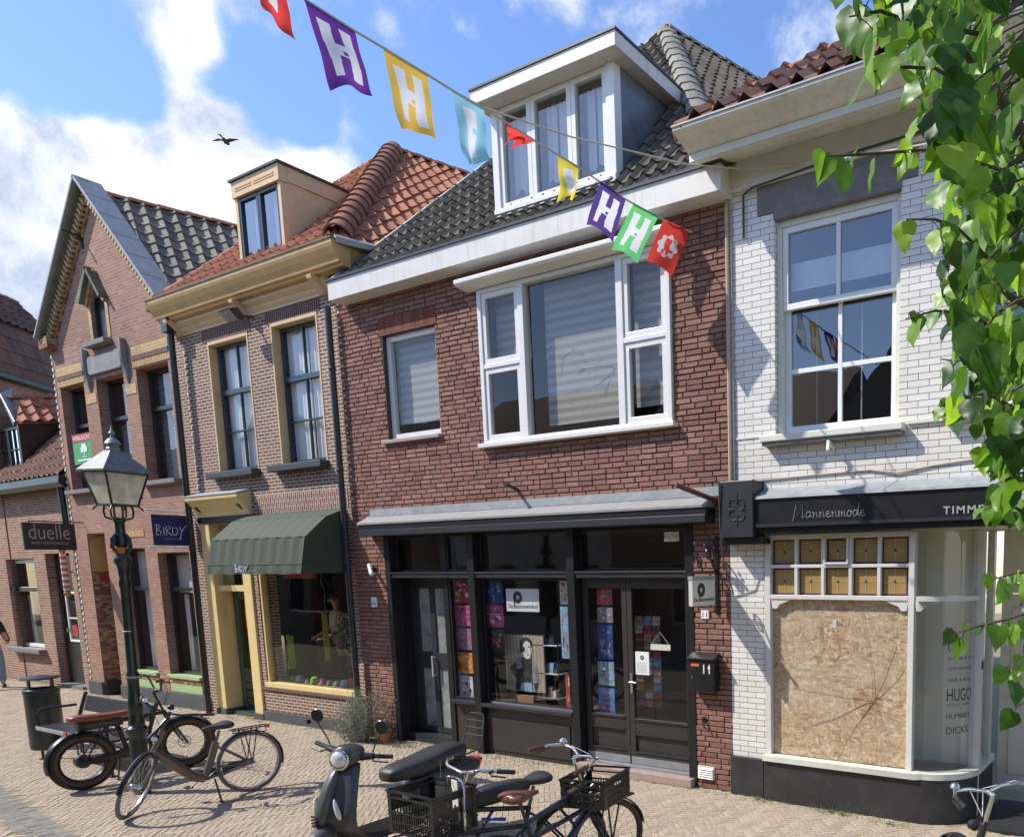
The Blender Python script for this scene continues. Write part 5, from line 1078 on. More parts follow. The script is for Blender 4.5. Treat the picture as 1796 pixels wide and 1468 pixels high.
# ================================================================ LOW SHOP ON THE LEFT
K = thing('low_shop', 'low brick shop with a mansard roof and dark dormer at the far left', 'house', (-22, 7.3, 0)); Y = 7.30
wall(K, 'old_brick', -28.5, -19.87, 0, 4.45, Y, .3, [(-23.95, -22.42, .78, 2.80), (-21.82, -20.62, -.1, 2.9)])
window(K, 'sign_white', -23.93, -22.44, .8, 2.78, Y + .08, fw=.075, fd=.06, hb=((2.12, .10),), curtain=drape('curtain_white', ((.0, .25),), z=(0, .6)), rd=1.4)
bx('sill', 'grey_stone', K, -24.1, -22.35, Y - .14, Y + .1, .68, .779, bevel=.01); bx('upper_band', 'black_front', K, -23.98, -22.4, Y + .03, Y + .079, 2.08, 2.16)
m = MB(); m.box(-21.8, -20.64, Y + .15, Y + .2, .06, .95); m.box(-21.8, -21.66, Y + .15, Y + .2, .95, 2.85); m.box(-20.76, -20.64, Y + .15, Y + .2, .95, 2.85); m.box(-21.66, -20.76, Y + .152, Y + .198, 2.1, 2.85); dr = m.build('door', 'black_paint', K, bevel=.004)
window(dr, 'sign_white', -21.5, -20.80, .98, 2.08, Y + .145, fw=.05, fd=.04, hb=(1.5,), room_mat=None); room(K, 'room_mid', -21.8, -20.6, Y + .31, Y + 1.8, 0, 2.9)
bx('door_sign', 'p_red', dr, -21.30, -21.05, Y + .135, Y + .14, 1.12, 1.35); bx('doorstep', 'grey_stone', K, -21.85, -20.6, Y - .06, Y + .2, 0, .058)
m = MB(); m.tube([(-21.42, Y + .1, 1.2), (-21.42, Y + .1, 1.28)], .03, 8); m.build('door_knob', 'steel', dr, smooth=True)
m = MB(); m.profx([(7.02, 4.42), (7.0, 4.28), (7.08, 4.20), (Y + .02, 4.20), (Y + .02, 4.42)], -28.5, -19.86); m.build('gutter', 'black_paint', K, bevel=.006)
m = MB(); m.tube([(-19.98, Y - .12, 4.25), (-19.98, Y - .10, .02)], .045, 10); m.build('drainpipe', 'pole_green_zinc', K, smooth=True)
m = MB(); m.tube([(-20.3, Y - .12, 4.25), (-20.3, Y - .08, 3.0)], .06, 10); m.build('drainpipe', 'black_paint', K, smooth=True)
pantiles(K, 'tiles_rust', (-28.5, 7.08, 4.44), (1, 0, 0), (0, .66, .75), [(0, 0), (8.63, 0), (8.63, 2.2), (0, 2.2)], tw=.24, th=.30)
bx('back_wall', 'black_front', K, -28.5, -19.88, 8.55, 8.7, 5.8, 6.0)
xc = -22.62; m = MB(); m.extr([(xc, 7.40, 4.55), (xc, 7.40, 5.72), (xc, 8.8, 5.95), (xc, 8.8, 5.6)], (-.06, 0, 0)); dmr = m.build('dormer', 'black_front', K)
for x0, x1 in ((-23.25, xc - .06), (-23.9, -23.26)): window(dmr, 'black_front', x0, x1, 4.72, 5.68, 7.40, fw=.05, fd=.06, vb=((x0 + x1) / 2,), hb=(5.2,), pane='glass_sky', rd=.6)
pantiles(dmr, 'tiles_orange', (xc + .08, 7.34, 5.74), (.16, .97, .16), (-.72, .05, .68), [(0, 0), (1.9, 0), (2.3, .95), (.35, .95)], tw=.22, th=.28, amp=.04)
a, b = Vector((xc + .08, 7.34, 5.74)), Vector((-23.3, 7.40, 6.42)); MB().extr([a + Vector((0, -.03, 0)), b + Vector((0, -.03, 0)), b + Vector((-.5, .35, .25)), a + Vector((-.75, .2, .0))], (0, .02, .02)).build('verge', 'zinc', dmr)
ridge(dmr, 'ridge_orange', (-23.3, 7.55, 6.38), (-22.4, 9.6, 6.70), .09, .42, 'ridge_tile')
# shop sign hanging out over the pavement
ds = thing('hanging_sign', 'dark brown hanging sign with pale lettering at the far left', 'sign', (-19.9, F, 3.2)); xs = -19.35
bx('board', 'brown_sign', ds, xs - .03, xs + .03, 6.19, 6.98, 2.93, 3.44, bevel=.004); MB().tube([(xs, 6.3, 3.47), (xs, F, 3.47)], .012, 6).build('bracket', 'black_metal', ds); MB().tube([(xs, 6.3, 3.47), (xs, 6.3, 3.43)], .012, 6).build('bracket', 'black_metal', ds)
for sgn in (1, -1):
    for o in (text('duelle', 'lettering', 'letter_taupe', ds, -19.9 + .08, -19.9 + .70, 3.2 - .07, F, .28, ext=.001, off=-.008), text('womanswear', 'lettering', 'letter_taupe', ds, -19.9 + .10, -19.9 + .68, 3.2 - .165, F, .045, ext=.001, off=-.01)):
        for v in o.data.vertices: x, y, z = v.co; v.co = (xs + sgn * (.0315 - y) - ds.location.x, (6.19 + x if sgn > 0 else 6.98 - x) - F, z)
bp = thing('barber_pole', 'striped red and white barber pole beside the dark shop door', 'barber pole', (-20.6, Y - .1, 2.3)); c_ = atY(103, 985, 7.12); px_ = -20.5
q = [(px_, 7.15, z) for z in (2.12, 2.88)]; M['barber_stripes'] = stripes('barber_stripes', (.62, .12, .06), (.70, .70, .68), .12, 2, soft=.1)
bx_ = MB().tube(q, .055, 12).build('cylinder', 'barber_stripes', bp, smooth=True); m = MB(); m.ball((px_, 7.15, 2.95), .065, 10); m.ball((px_, 7.15, 2.05), .065, 10); m.build('finial', C('brass', (.45, .25, .10), .35, metal=.8), bp, smooth=True); MB().tube([(px_, 7.15, 2.5), (px_, 7.32, 2.5)], .012, 6).build('arm', 'dark_steel', bp)
# ================================================================ TALL HOUSE BEHIND
T = thing('brown_roof_house', 'house at the far left edge showing only its brown tiled hip roof', 'house', (-27, 9, 0))
p1 = Vector((-24.76, 8.8, 6.97)); ud = Vector((-.6, .8, 0)).normalized(); bl_ = p1 - ud * 1.9; nrm = Vector((.8, .6, 0))
W0 = MB(); W0.add([bl_ - Vector((0, 0, 7)), p1 + ud * 1.0 - Vector((0, 0, 7)), p1 + ud * 1.0, bl_], [(0, 1, 2, 3)]); W0.build('wall', 'old_brick', T)
m = MB(); m.tube([bl_ + nrm * .08 + Vector((0, 0, -.05)), p1 + ud * 1 + nrm * .08 + Vector((0, 0, -.05))], .09, 6); m.build('gutter', 'anthracite', T)
up1 = (Vector((0, 0, 1)) - nrm * .25).normalized(); pantiles(T, 'tiles_brown', bl_, ud, up1, [(0, 0), (2.9, 0), (2.9, 1.35), (0, 1.35)], tw=.25, th=.34, amp=.008, lip=.02)
b2 = bl_ + up1 * 1.35 + nrm * .06; up2 = (Vector((0, 0, 1)) * .8 - nrm * .75).normalized(); hl = 1.35
pantiles(T, 'tiles_brown', b2, ud, up2, [(0, 0), (2.9, 0), (2.9, hl), (1.2, hl)], tw=.25, th=.30, amp=.034)
up3 = (Vector((0, 0, 1)) * .8 + ud * .9).normalized()
ridge(T, 'ridge_grey', b2, b2 + ud * 1.2 + up2 * hl, .14, .30, 'hip_tile'); ridge(T, 'ridge_grey', b2 + ud * 1.2 + up2 * hl, b2 + ud * 2.9 + up2 * hl, .10, .33, 'ridge_tile')
m = MB(); m.add([b2, b2 + Vector((-3, 2.6, 0)), b2 + ud * 1.2 + up2 * hl], [(0, 1, 2)]); m.build('hip_side', 'tiles_brown', T)
# ================================================================ WHITE TILED HOUSE
N = thing('tiled_house', 'white glazed brick house with a grey cornice and a boarded shop window', 'house', (-3, F, 0))
nl, nr = -4.297, 2.6
wall(N, 'white_tile', nl, nr, 0, 6.45, F - .002, .30, [(-3.74, -2.44, 3.82, 5.90), (-1.95, -.45, 3.88, 5.90), (-3.88, nr - .2, -.1, 3.24)])
bx('side_wall', 'plum_brick', N, nl, nl + .2, F + .3, F + 6, 0, 6.4)
# cornice
yc = 6.40; x0c = -4.42
pc = [(yc, 6.54), (yc, 6.515), (yc + .03, 6.495), (yc + .09, 6.475), (yc + .17, 6.455), (yc + .23, 6.43), (yc + .27, 6.42), (yc + .27, 6.35), (yc + .32, 6.35), (yc + .33, 6.385), (yc + .42, 6.40), (yc + .44, 6.42), (yc + .54, 6.43), (yc + .56, 6.455), (F - .03, 6.465), (F - .03, 6.54)]
cn = MB().profx(pc, x0c, nr).build('cornice', 'cornice_paint', N)
bx('gutter_edge', 'zinc', cn, x0c - .01, nr, yc - .012, yc + .10, 6.541, 6.556); bx('fascia', 'frieze_white', cn, x0c + .01, nr, yc + .262, yc + .268, 6.352, 6.418)
bx('frieze', 'frieze_white', N, nl - .03, nr, F - .045, F - .003, 6.24, 6.463)
bx('frieze_moulding', 'cornice_grey', N, nl, nr, F - .055, F - .003, 6.195, 6.238, bevel=.008)
bx('lintel', 'grey_stone', N, -3.92, -2.29, F - .02, F + .01, 5.93, 6.19); bx('lintel_reveal', 'grey_stone', N, -3.74, -2.44, F - .019, F + .12, 5.86, 5.929)
bx('lintel', 'grey_stone', N, -2.05, -.3, F - .02, F + .01, 5.93, 6.19)
def wbig(x0, x1, z0, z1, cur):
    m = MB(); yy = F + .05
    m.box(x0, x0 + .055, yy, yy + .12, z0, z1); m.box(x1 - .055, x1, yy, yy + .12, z0, z1); m.box(x0 + .055, x1 - .055, yy, yy + .12, z1 - .06, z1)
    cs = m.build('window_frame', 'cream_paint', N, bevel=.005); xm = (x0 + x1) / 2
    up = window(cs, 'sign_white', x0 + .057, x1 - .057, 5.02, z1 - .062, yy + .02, fw=.058, fd=.05, vb=(xm,), bw=.045, pane='glass_sky', curtain=cur, name='sash', rd=.9)
    lo = window(cs, 'sign_white', x0 + .057, x1 - .057, z0 + .01, 5.10, yy + .071, fw=.062, fd=.05, vb=(xm,), hb=(4.44,), bw=.045, pane='glass_sky', curtain=drape('curtain_folds', ((.20, .212), (.64, .655)), per=.3, wave=.01), name='sash', rd=.9)
    return cs
cs = wbig(-3.74, -2.44, 3.83, 5.86, blind('frieze_white', (.25, .62))); wbig(-1.95, -.45, 3.89, 5.86, None)
bx('sill', 'cream_paint', N, -3.86, -2.36, F - .13, F + .05, 3.735, 3.80, bevel=.008); bx('sill', 'cream_paint', N, -2.02, -.4, F - .13, F + .05, 3.80, 3.86, bevel=.008); bx('sill_stone', 'grey_stone', N, -3.84, -2.38, F - .11, F + .0, 3.70, 3.734)
m = MB(); m.box(nl, -3.87, F - .012, F - .003, 3.805, 3.822); m.box(-2.35, nr, F - .03, F - .003, 3.79, 3.82); m.build('string_course', 'cream_paint', N)
hk = MB().tube([(-3.1, F, 3.64), (-3.1, F - .12, 3.68), (-3.1, F - .13, 3.60)], .022, 8).build('wall_hook', 'cream_paint', N, smooth=True)
# beige pipe on the corner, loose cable along the wall
m = MB(); m.tube([(-4.265, F - .03, 6.25), (-4.262, F - .03, 3.36)], .022, 8); m.build('conduit', 'cable_beige', N, smooth=True); m = MB(); m.tube([(-4.225, F - .02, 6.1), (-4.222, F - .02, 3.36)], .009, 6); m.build('conduit', 'cable_beige', N, smooth=True)
m = MB(); m.tube([(-4.0, F - .012, 3.37), (-3.3, F - .012, 3.39), (-2.72, F - .012, 3.40), (-2.45, F - .018, 3.355), (-2.1, F - .012, 3.40), (-1.6, F - .012, 3.44), (nr, F - .012, 3.45)], .009, 6); m.build('wall_cable', 'cable_beige', N)
m = MB(); m.tube([(-4.26, 6.86, 3.35), (-4.265, 6.88, 2.9), (-4.27, 6.93, 2.6), (-4.25, F - .02, 2.2)], .008, 5); m.build('wall_cable', 'cable_dark', N)
m = MB(); m.tube([(-1.9, F - .065, 6.26), (-3.0, F - .065, 6.24), (-3.95, F - .065, 6.18), (-4.06, F - .04, 6.15), (-4.07, F - .03, 6.08), (-4.07, F - .03, 5.75)], .011, 6); m.build('wall_cable', 'cable_dark', N)
# lead apron and sign board
m = MB(); m.profx([(6.90, 3.165), (6.905, 3.19), (F - .003, 3.285), (F - .003, 3.165)], -3.87, nr); m.build('lead_apron', 'lead', N)
sgn = thing('shop_fascia', 'black shop fascia with pale lettering above the boarded window', 'sign', (-3, F, 3))
m = MB(); m.profx([(6.92, 2.92), (6.92, 3.16), (F - .004, 3.16), (F - .004, 2.83), (6.95, 2.83), (6.95, 2.89)], -3.86, nr); m.build('board', 'black_paint', sgn)
bx('ledge', 'anthracite', sgn, -3.86, nr, 6.90, 6.945, 2.885, 2.918)
text('TIMMER', 'lettering', 'letter_grey', sgn, -1.94, -1.50, 3.0 - .055, 6.919, .066, ext=.002, off=.018, space=1.25); text('T', 'lettering', 'letter_grey', sgn, -1.36, -1.30, 3.0 - .055, 6.919, .066, ext=.002, off=.018)
m = MB(); m.box(-1.468, -1.462, 6.916, 6.919, 2.94, 3.015); m.box(-1.402, -1.396, 6.916, 6.919, 2.94, 3.015); m.box(-1.462, -1.402, 6.916, 6.919, 3.009, 3.015); m.build('lettering', 'letter_grey', sgn); text('N', 'lettering', 'letter_grey', sgn, -1.452, -1.412, 2.945, 6.919, .028, ext=.001); text('E', 'lettering', 'letter_grey', sgn, -1.452, -1.412, 2.978, 6.919, .026, ext=.001)
# handwritten word, stroked
def script(word_w, x, z, s, y, r):
    S_ = {'M': [[(0, -.15), (.25, 1.0), (.4, .1), (.75, .95), (.8, .05), (.95, .15)]], 'a': [[(.4, .42), (.2, .5), (.05, .25), (.12, .03), (.3, .08), (.42, .42), (.42, .08), (.55, .12)]], 'n': [[(0, .4), (.08, .45), (.08, .02), (.12, .32), (.3, .46), (.36, .05), (.5, .12)]], 'e': [[(.02, .22), (.3, .3), (.25, .46), (.1, .42), (.04, .15), (.2, .02), (.42, .14)]],
          'm': [[(0, .4), (.06, .45), (.06, .02), (.1, .3), (.24, .44), (.28, .03), (.32, .32), (.46, .44), (.5, .05), (.62, .12)]], 'o': [[(.2, .45), (.05, .28), (.1, .04), (.28, .04), (.36, .28), (.2, .45), (.42, .36)]], 'd': [[(.36, .40), (.15, .46), (.04, .22), (.14, .02), (.34, .15), (.5, .95), (.42, .1), (.56, .1)]]}
    m = MB()
    for ch in 'Mannenmode':
        for st in S_[ch]: m.tube([(x + a * s, y, z + b * s) for a, b in st], r, 4)
        x += {'M': 1.0, 'a': .58, 'n': .52, 'e': .44, 'm': .64, 'o': .44, 'd': .56}[ch] * s
    return m.build('lettering', 'letter_grey', sgn)
script(1, -3.44, 2.955, .135, 6.917, .0042)
cb = thing('corner_console', 'square black corner block with carved ornament beside the fascia', 'corner block', (-4.05, F, 3))
bx('block', 'anthracite', cb, -4.27, -3.875, 6.88, F - .004, 2.79, 3.36, bevel=.006); bx('base', 'black_paint', cb, -4.28, -3.80, 6.93, F - .004, 2.72, 2.789, bevel=.004)
m = MB(); cx, cz = -4.06, 3.07
for k in range(4): a = k * math.pi / 2 + .78; m.torus((cx + .055 * math.cos(a), 6.877, cz + .075 * math.sin(a)), .052, .006, 'y', 20, 5, a0=a - 2.2, a1=a + 2.2)
for k in range(4): a = k * math.pi / 2; m.tube([(cx + .04 * math.cos(a), 6.877, cz + .05 * math.sin(a)), (cx + .11 * math.cos(a), 6.877, cz + .17 * math.sin(a))], .006, 5)
m.build('ornament', 'anthracite', cb)
# roof
Rl = Vector((-4.40, 6.46, 6.56)); V = Vector((0, 1, .82)).normalized()
pantiles(N, 'tiles_rust', Rl, (1, 0, 0), V, [(0, 0), (7.0, 0), (7.0, 3.2), (2.25, 3.2)], tw=.26, th=.34, amp=.045, lip=.035, wild=.014)
ridge(N, 'ridge_orange', Rl + Vector((.0, .02, .0)), Rl + Vector((2.25, 0, 0)) + V * 3.2, .11, .42, 'hip_tile')
m = MB(); q = Rl + Vector((2.25, 0, 0)) + V * 3.2; m.add([Rl, Rl + RD * 6, q], [(0, 1, 2)]); m.build('roof_side', 'tiles_mixed', N)
# ---- shopfront
SW = MB(); yf = F - .03
def bar(x0, x1, z0, z1, y0=yf, y1=F + .05): SW.box(x0, x1, y0, y1, z0, z1)
Xw = [-3.86, -3.84, -2.29, -2.255]
bar(-3.862, -3.80, .50, 2.81); bar(-2.31, -2.25, .50, 2.81); bar(-3.799, -2.311, 2.765, 2.815)
for k in range(1, 5): x = -3.80 + (1.49) * k / 5; SW.box(x - .018, x + .018, yf + .004, F + .046, 2.20, 2.764)
bar(-3.799, -2.311, 2.475, 2.51, yf + .002)
bar(-3.799, -2.311, 2.155, 2.20)
sw = SW.build('shop_window', 'white_paint', N, bevel=.005)
for x, s in ((-3.80, 1), (-2.31, -1)): MB().extr([(x, yf + .01, 2.154), (x + s * .02, yf + .01, 2.06), (x + s * .07, yf + .01, 2.055), (x + s * .10, yf + .01, 2.10), (x + s * .17, yf + .01, 2.125), (x + s * .24, yf + .01, 2.154)], (0, .05, 0)).build('curved_bracket', 'white_paint', sw)
C('amber_glass', (.36, .24, .085), .18); C('stained_purple', (.09, .04, .09), .25); C('lead_line', (.45, .44, .42), .4)
for i in range(5):
    for j in range(2):
        x0, x1 = -3.80 + 1.49 * i / 5 + .018, -3.80 + 1.49 * (i + 1) / 5 - .018; z0, z1 = (2.51, 2.765) if j else (2.20, 2.475); op = (i == 2 and j == 1)
        if op: x0 += .014; x1 -= .014; z0 += .02; z1 -= .008; MB().box(x0 - .014, x1 + .014, yf - .02, yf + .03, z0 - .02, z0).box(x0 - .014, x0, yf - .02, yf + .03, z0, z1 + .008).box(x1, x1 + .014, yf - .02, yf + .03, z0, z1 + .008).build('opening_light', 'white_paint', sw)
        y = F + .02; cx, cz = (x0 + x1) / 2, (z0 + z1) / 2
        m = MB(); m.k = 0; m.box(x0, x1, y, y + .006, z0, z1); m.k = 1; b = .018
        m.box(x0, x0 + b, y - .002, y - .0005, z0, z1); m.box(x1 - b, x1, y - .002, y - .0005, z0, z1); m.box(x0 + b, x1 - b, y - .002, y - .0005, z0, z0 + b); m.box(x0 + b, x1 - b, y - .002, y - .0005, z1 - b, z1); m.extr([(cx - .016, y - .004, cz), (cx, y - .004, cz - .016), (cx + .016, y - .004, cz), (cx, y - .004, cz + .016)], (0, .001, 0))
        m.k = 2; m.box(cx - .002, cx + .002, y - .003, y, z0 + b, z1 - b); m.box(x0 + b, x1 - b, y - .003, y, cz - .002, cz + .002)
        m.build('stained_pane', ['amber_glass', 'stained_purple', 'lead_line'], sw)
ob = MB().box(-3.799, -2.312, F + .035, F + .05, .50, 2.154).build('osb_panel', 'osb_board', None); tag(ob, 'large chipboard panel boarding up the broken shop window', 'board')
gp = MB().quad((-3.79, F + .02, .51), (-2.32, F + .02, .51), (-2.32, F + .02, 2.15), (-3.79, F + .02, 2.15)).build('cracked_pane', 'glass', sw)
m = MB(); rnd = random.Random(11); c = Vector((-2.68, F + .018, 1.18))     # cracks raying out from the blow, brown painted in for their shadow lines
for dx, dz, L in ((-1, .02, .85), (-.93, -.36, .8), (-.62, -.78, .95), (.35, -.9, .55), (.1, 1, .95), (.42, .9, .6), (.75, .65, .45)):
    p = c.copy(); pts = [p.copy()]; d = Vector((dx, 0, dz)).normalized(); n = 9
    for i in range(n):
        d = (d + Vector((rnd.uniform(-.12, .12), 0, rnd.uniform(-.12, .12)))).normalized(); p = p + d * L / n; p.x = min(max(p.x, -3.79), -2.325); p.z = min(max(p.z, .52), 2.14); pts.append(p.copy())
    m.tube(pts, [.0035] * 3 + [.002] * (len(pts) - 3), 4)
m.build('crack', C('crack_shadow_brown', (.40, .25, .14), .5), gp)
o = bx('paper_note', 'sign_white', None, -3.115, -3.075, F + .03, F + .032, 1.87, 1.955); tag(o, 'tiny white sticker high on the chipboard panel', 'sticker')
# black plinth with rounded corner and sill
def arc(cx, cy, r, a0, a1, n=14): return [(cx + r * math.cos(a0 + (a1 - a0) * k / n), cy + r * math.sin(a0 + (a1 - a0) * k / n)) for k in range(n + 1)]
yp_ = 7.04; rc_ = .52
outer = [(-3.86, yp_)] + arc(-2.22 + .0, yp_ + rc_, rc_, -math.pi / 2, 0) + [(-1.70, F + 1.05)]
inner = [(-1.80, F + 1.05)] + arc(-2.22, yp_ + rc_, rc_ - .10, 0, -math.pi / 2) + [(-3.86, yp_ + .10)]
def wallstrip(o_, i_, z0, z1, name, mat, parent, **k):
    poly = o_ + i_; m = MB(); n = len(poly); no = len(o_)
    for a in range(no - 1):
        ia, ib = n - 1 - a, n - 2 - a
        m.add([(poly[a][0], poly[a][1], z0), (poly[a + 1][0], poly[a + 1][1], z0), (poly[ib][0], poly[ib][1], z0), (poly[ia][0], poly[ia][1], z0), (poly[a][0], poly[a][1], z1), (poly[a + 1][0], poly[a + 1][1], z1), (poly[ib][0], poly[ib][1], z1), (poly[ia][0], poly[ia][1], z1)],
              [(0, 1, 5, 4), (4, 5, 6, 7), (2, 3, 7, 6), (0, 3, 2, 1)] + ([(0, 4, 7, 3)] if a == 0 else []) + ([(1, 2, 6, 5)] if a == no - 2 else []))
    return m.build(name, mat, parent, **k)
wallstrip(outer, inner, 0, .44, 'plinth', 'plinth_black', N, smooth=True); 
o2 = [(x if x < -2.23 else x + .02, y - .035 if x < -2.2 else y) for x, y in outer]; wallstrip(o2, inner, .441, .50, 'sill', 'cream_paint', N, smooth=True)
bx('plinth', 'plinth_black', N, nl, -3.885, F - .06, F - .003, 0, .43, bevel=.004); bx('plinth', 'plinth_black', N, -3.885, -3.861, F - .0, F + .1, 0, .43)
# curved glass
go = arc(-2.22, yp_ + .06 + rc_ - .06, rc_ - .06, -math.pi / 2, 0, 16) + [(-1.76, F + .95)]
def sheet(z0, z1, name, mat, parent, pts=go):
    m = MB()
    for a in range(len(pts) - 1): m.quad((*pts[a], z0), (*pts[a + 1], z0), (*pts[a + 1], z1), (*pts[a], z1))
    return m.build(name, mat, parent, smooth=True)
cw = wallstrip(arc(-2.22, yp_ + rc_, rc_ - .02, -math.pi / 2, 0), arc(-2.22, yp_ + rc_, rc_ - .10, 0, -math.pi / 2), 2.155, 2.20, 'curved_window', 'white_paint', N, smooth=True)
sheet(.5, 2.155, 'pane', 'glass', cw); sheet(2.20, 2.83, 'pane', 'glass', cw)
m = MB(); m.box(-1.80, -1.70, F + .38, F + .48, 0, 2.83); m.box(-1.79, -1.72, F + .93, F + 1.03, 0.0, 2.83); m.build('post', 'white_paint', cw, bevel=.004)
MB().extr([(-2.25, yf + .01, 2.154), (-2.23, yf + .01, 2.06), (-2.19, yf + .01, 2.055), (-2.15, yf + .012, 2.10), (-2.08, yf + .02, 2.125), (-2.0, yf + .03, 2.154)], (0, .04, 0)).build('curved_bracket', 'white_paint', cw)
def wrap(o, zc):     # lettering bent round the curved pane
    rr = rc_ - .055
    for v in o.data.vertices:
        x, y, z = v.co; a = x / rr - math.pi / 2; v.co = (-2.22 + (rr - y) * math.cos(a), yp_ + rc_ + (rr - y) * math.sin(a), z)
for s_, z, h, u0, u1 in (('(A.F)', 1.69, .07, .30, .52), ('BLEND & CO', 1.60, .022, .30, .62), ('CITY LOUNGE', 1.50, .028, .30, .60), ('HAZE & BROS', 1.39, .028, .30, .58), ('HUGO', 1.20, .12, .30, .60), ('HUGO BOSS', 1.155, .02, .30, .58), ('HUMBERT', 1.03, .045, .30, .58), ('DICKS', .88, .07, .30, .56)):
    o = text(s_, 'lettering', 'letter_black', None, u0, u1, z, 0, h, ext=.0005); wrap(o, 0); o.parent = cw
    for v in o.data.vertices: v.co -= BASE[N]
# back of the display, door recess
m = MB(); m.quad((-3.85, F + .46, .5), (-1.80, F + .46, .5), (-1.80, F + .46, 2.83), (-3.85, F + .46, 2.83)); m.build('display_back', 'cream_drape', N)
m = MB(); m.quad((-3.86, F + .08, .49), (-1.80, F + .08, .49), (-1.80, F + 1.0, .49), (-3.86, F + 1.0, .49)); m.build('display_floor', 'room_warm', N)
m = MB(); m.box(-1.69, nr - .2, F + 1.05, F + 1.10, 2.20, 2.30); m.box(-1.66, -.95, F + 1.06, F + 1.11, .12, 2.19); m.box(-1.66, nr - .2, F + 1.06, F + 1.1, 2.31, 2.83); m.box(-.94, nr - .2, F + 1.07, F + 1.1, .1, 2.19); dr = m.build('door', 'door_white', N, bevel=.004)
m = MB(); m.box(-1.55, -1.05, F + 1.045, F + 1.058, .3, 1.0); m.box(-1.55, -1.05, F + 1.045, F + 1.058, 1.2, 2.05); m.build('door_panel', 'door_white', dr, bevel=.006); MB().tube([(-1.58, F + 1.03, 1.1), (-1.58, F + 1.0, 1.1), (-1.47, F + 1.0, 1.1)], .01, 6).build('handle', 'steel', dr)
bx('soffit', 'door_white', N, -3.86, nr - .2, F - .003, F + 1.1, 2.831, 2.86); bx('doormat', 'black_rubber', N, -1.62, nr - .2, F + .0, F + 1.0, .004, .03)
bx('doorbell', 'black_plastic', N, -1.705, -1.69, F + .40, F + .45, 1.48, 1.56)
for x in (-3.35, -2.72): bx('ventilation_slot', 'black_rubber', N, x, x + .12, 6.955, 6.97, 2.826, 2.8295)
# ================================================================ STREET OBJECTS
def xf(m, M4):
    m.v = [M4 @ v for v in m.v]; return m
def loft(m, secs, n=20, p=2.5, caps=True):
    """superellipse sections: (centre, half-width x, half-depth y, half-height z) lofted along a path; each lies across 'dir'"""
    b = len(m.v)
    for (c, rx, ru, up) in secs:
        c = Vector(c); U = Vector(up).normalized()
        for k in range(n):
            a = 2 * math.pi * k / n; ca, sa = math.cos(a), math.sin(a); e = 2 / p
            m.v.append(c + Vector((1, 0, 0)) * rx * math.copysign(abs(ca) ** e, ca) + U * ru * math.copysign(abs(sa) ** e, sa))
    fs = [(b + i * n + k, b + i * n + (k + 1) % n, b + (i + 1) * n + (k + 1) % n, b + (i + 1) * n + k) for i in range(len(secs) - 1) for k in range(n)]
    if caps: fs += [tuple(b + k for k in range(n))[::-1], tuple(b + (len(secs) - 1) * n + k for k in range(n))]
    m.f += fs; m.mi += [m.k] * len(fs); return m
def wheel(parent, hub, r, tr, tyre, rim, spoke='steel', xfm=None, nsp=28, hubr=.022, rimw=.012, disc=False, motor=False):
    I = xfm or Matrix.Identity(4)
    m = MB().torus(hub, r - tr, tr, 'x', 48, 12)
    if tyre == 'tyre_brown': m.mi = [0 if (i % 12) in (0, 1, 10, 11, 2, 9) else 1 for i in range(len(m.f))]; tyre = ['black_rubber', 'tyre_brown']
    w_ = xf(m, I).build('wheel', tyre, parent, smooth=True)
    m = MB().torus(hub, r - 2 * tr - .006, rimw, 'x', 48, 6, rz=tr * .7); xf(m, I).build('rim', rim, w_, smooth=True)
    m = MB(); h = Vector(hub)
    for k in range(nsp):
        a = 2 * math.pi * k / nsp; s = .028 if k % 2 else -.028; a2 = a + (.35 if k % 4 < 2 else -.35)
        m.tube([h + Vector((s, hubr * math.cos(a2), hubr * math.sin(a2))), h + Vector((0, (r - 2 * tr - .01) * math.cos(a), (r - 2 * tr - .01) * math.sin(a)))], .0014, 4, caps=False)
    xf(m, I).build('spokes', spoke, w_)
    m = MB().lathe([(hubr * .6, -.05), (hubr, -.035), (hubr * (1 if not motor else 3.6), -.03), (hubr * (1 if not motor else 3.6), .03), (hubr, .035), (hubr * .6, .05)], hub, 'x', 16)
    if disc: m.torus((h.x - .035, h.y, h.z), .07, .008, 'x', 24, 4, rz=.002)
    xf(m, I).build('hub', 'dark_steel' if motor else 'steel', w_, smooth=True); return w_
def fender(parent, hub, r, a0, a1, mat, xfm=None, wd=.026):
    m = MB(); h = Vector(hub); n = 20; st = []
    for k in range(n + 1):
        a = R(a0 + (a1 - a0) * k / n); c_ = Vector((0, math.cos(a), math.sin(a)))
        st.append([h + c_ * (r + .006) + Vector((-wd, 0, 0)), h + c_ * (r + .018) + Vector((-wd * .5, 0, 0)), h + c_ * (r + .018) + Vector((wd * .5, 0, 0)), h + c_ * (r + .006) + Vector((wd, 0, 0))])
    for k in range(n):
        for j in range(3): m.quad(st[k][j], st[k][j + 1], st[k + 1][j + 1], st[k + 1][j])
    return xf(m, xfm or Matrix.Identity(4)).build('mudguard', mat, parent, smooth=True)
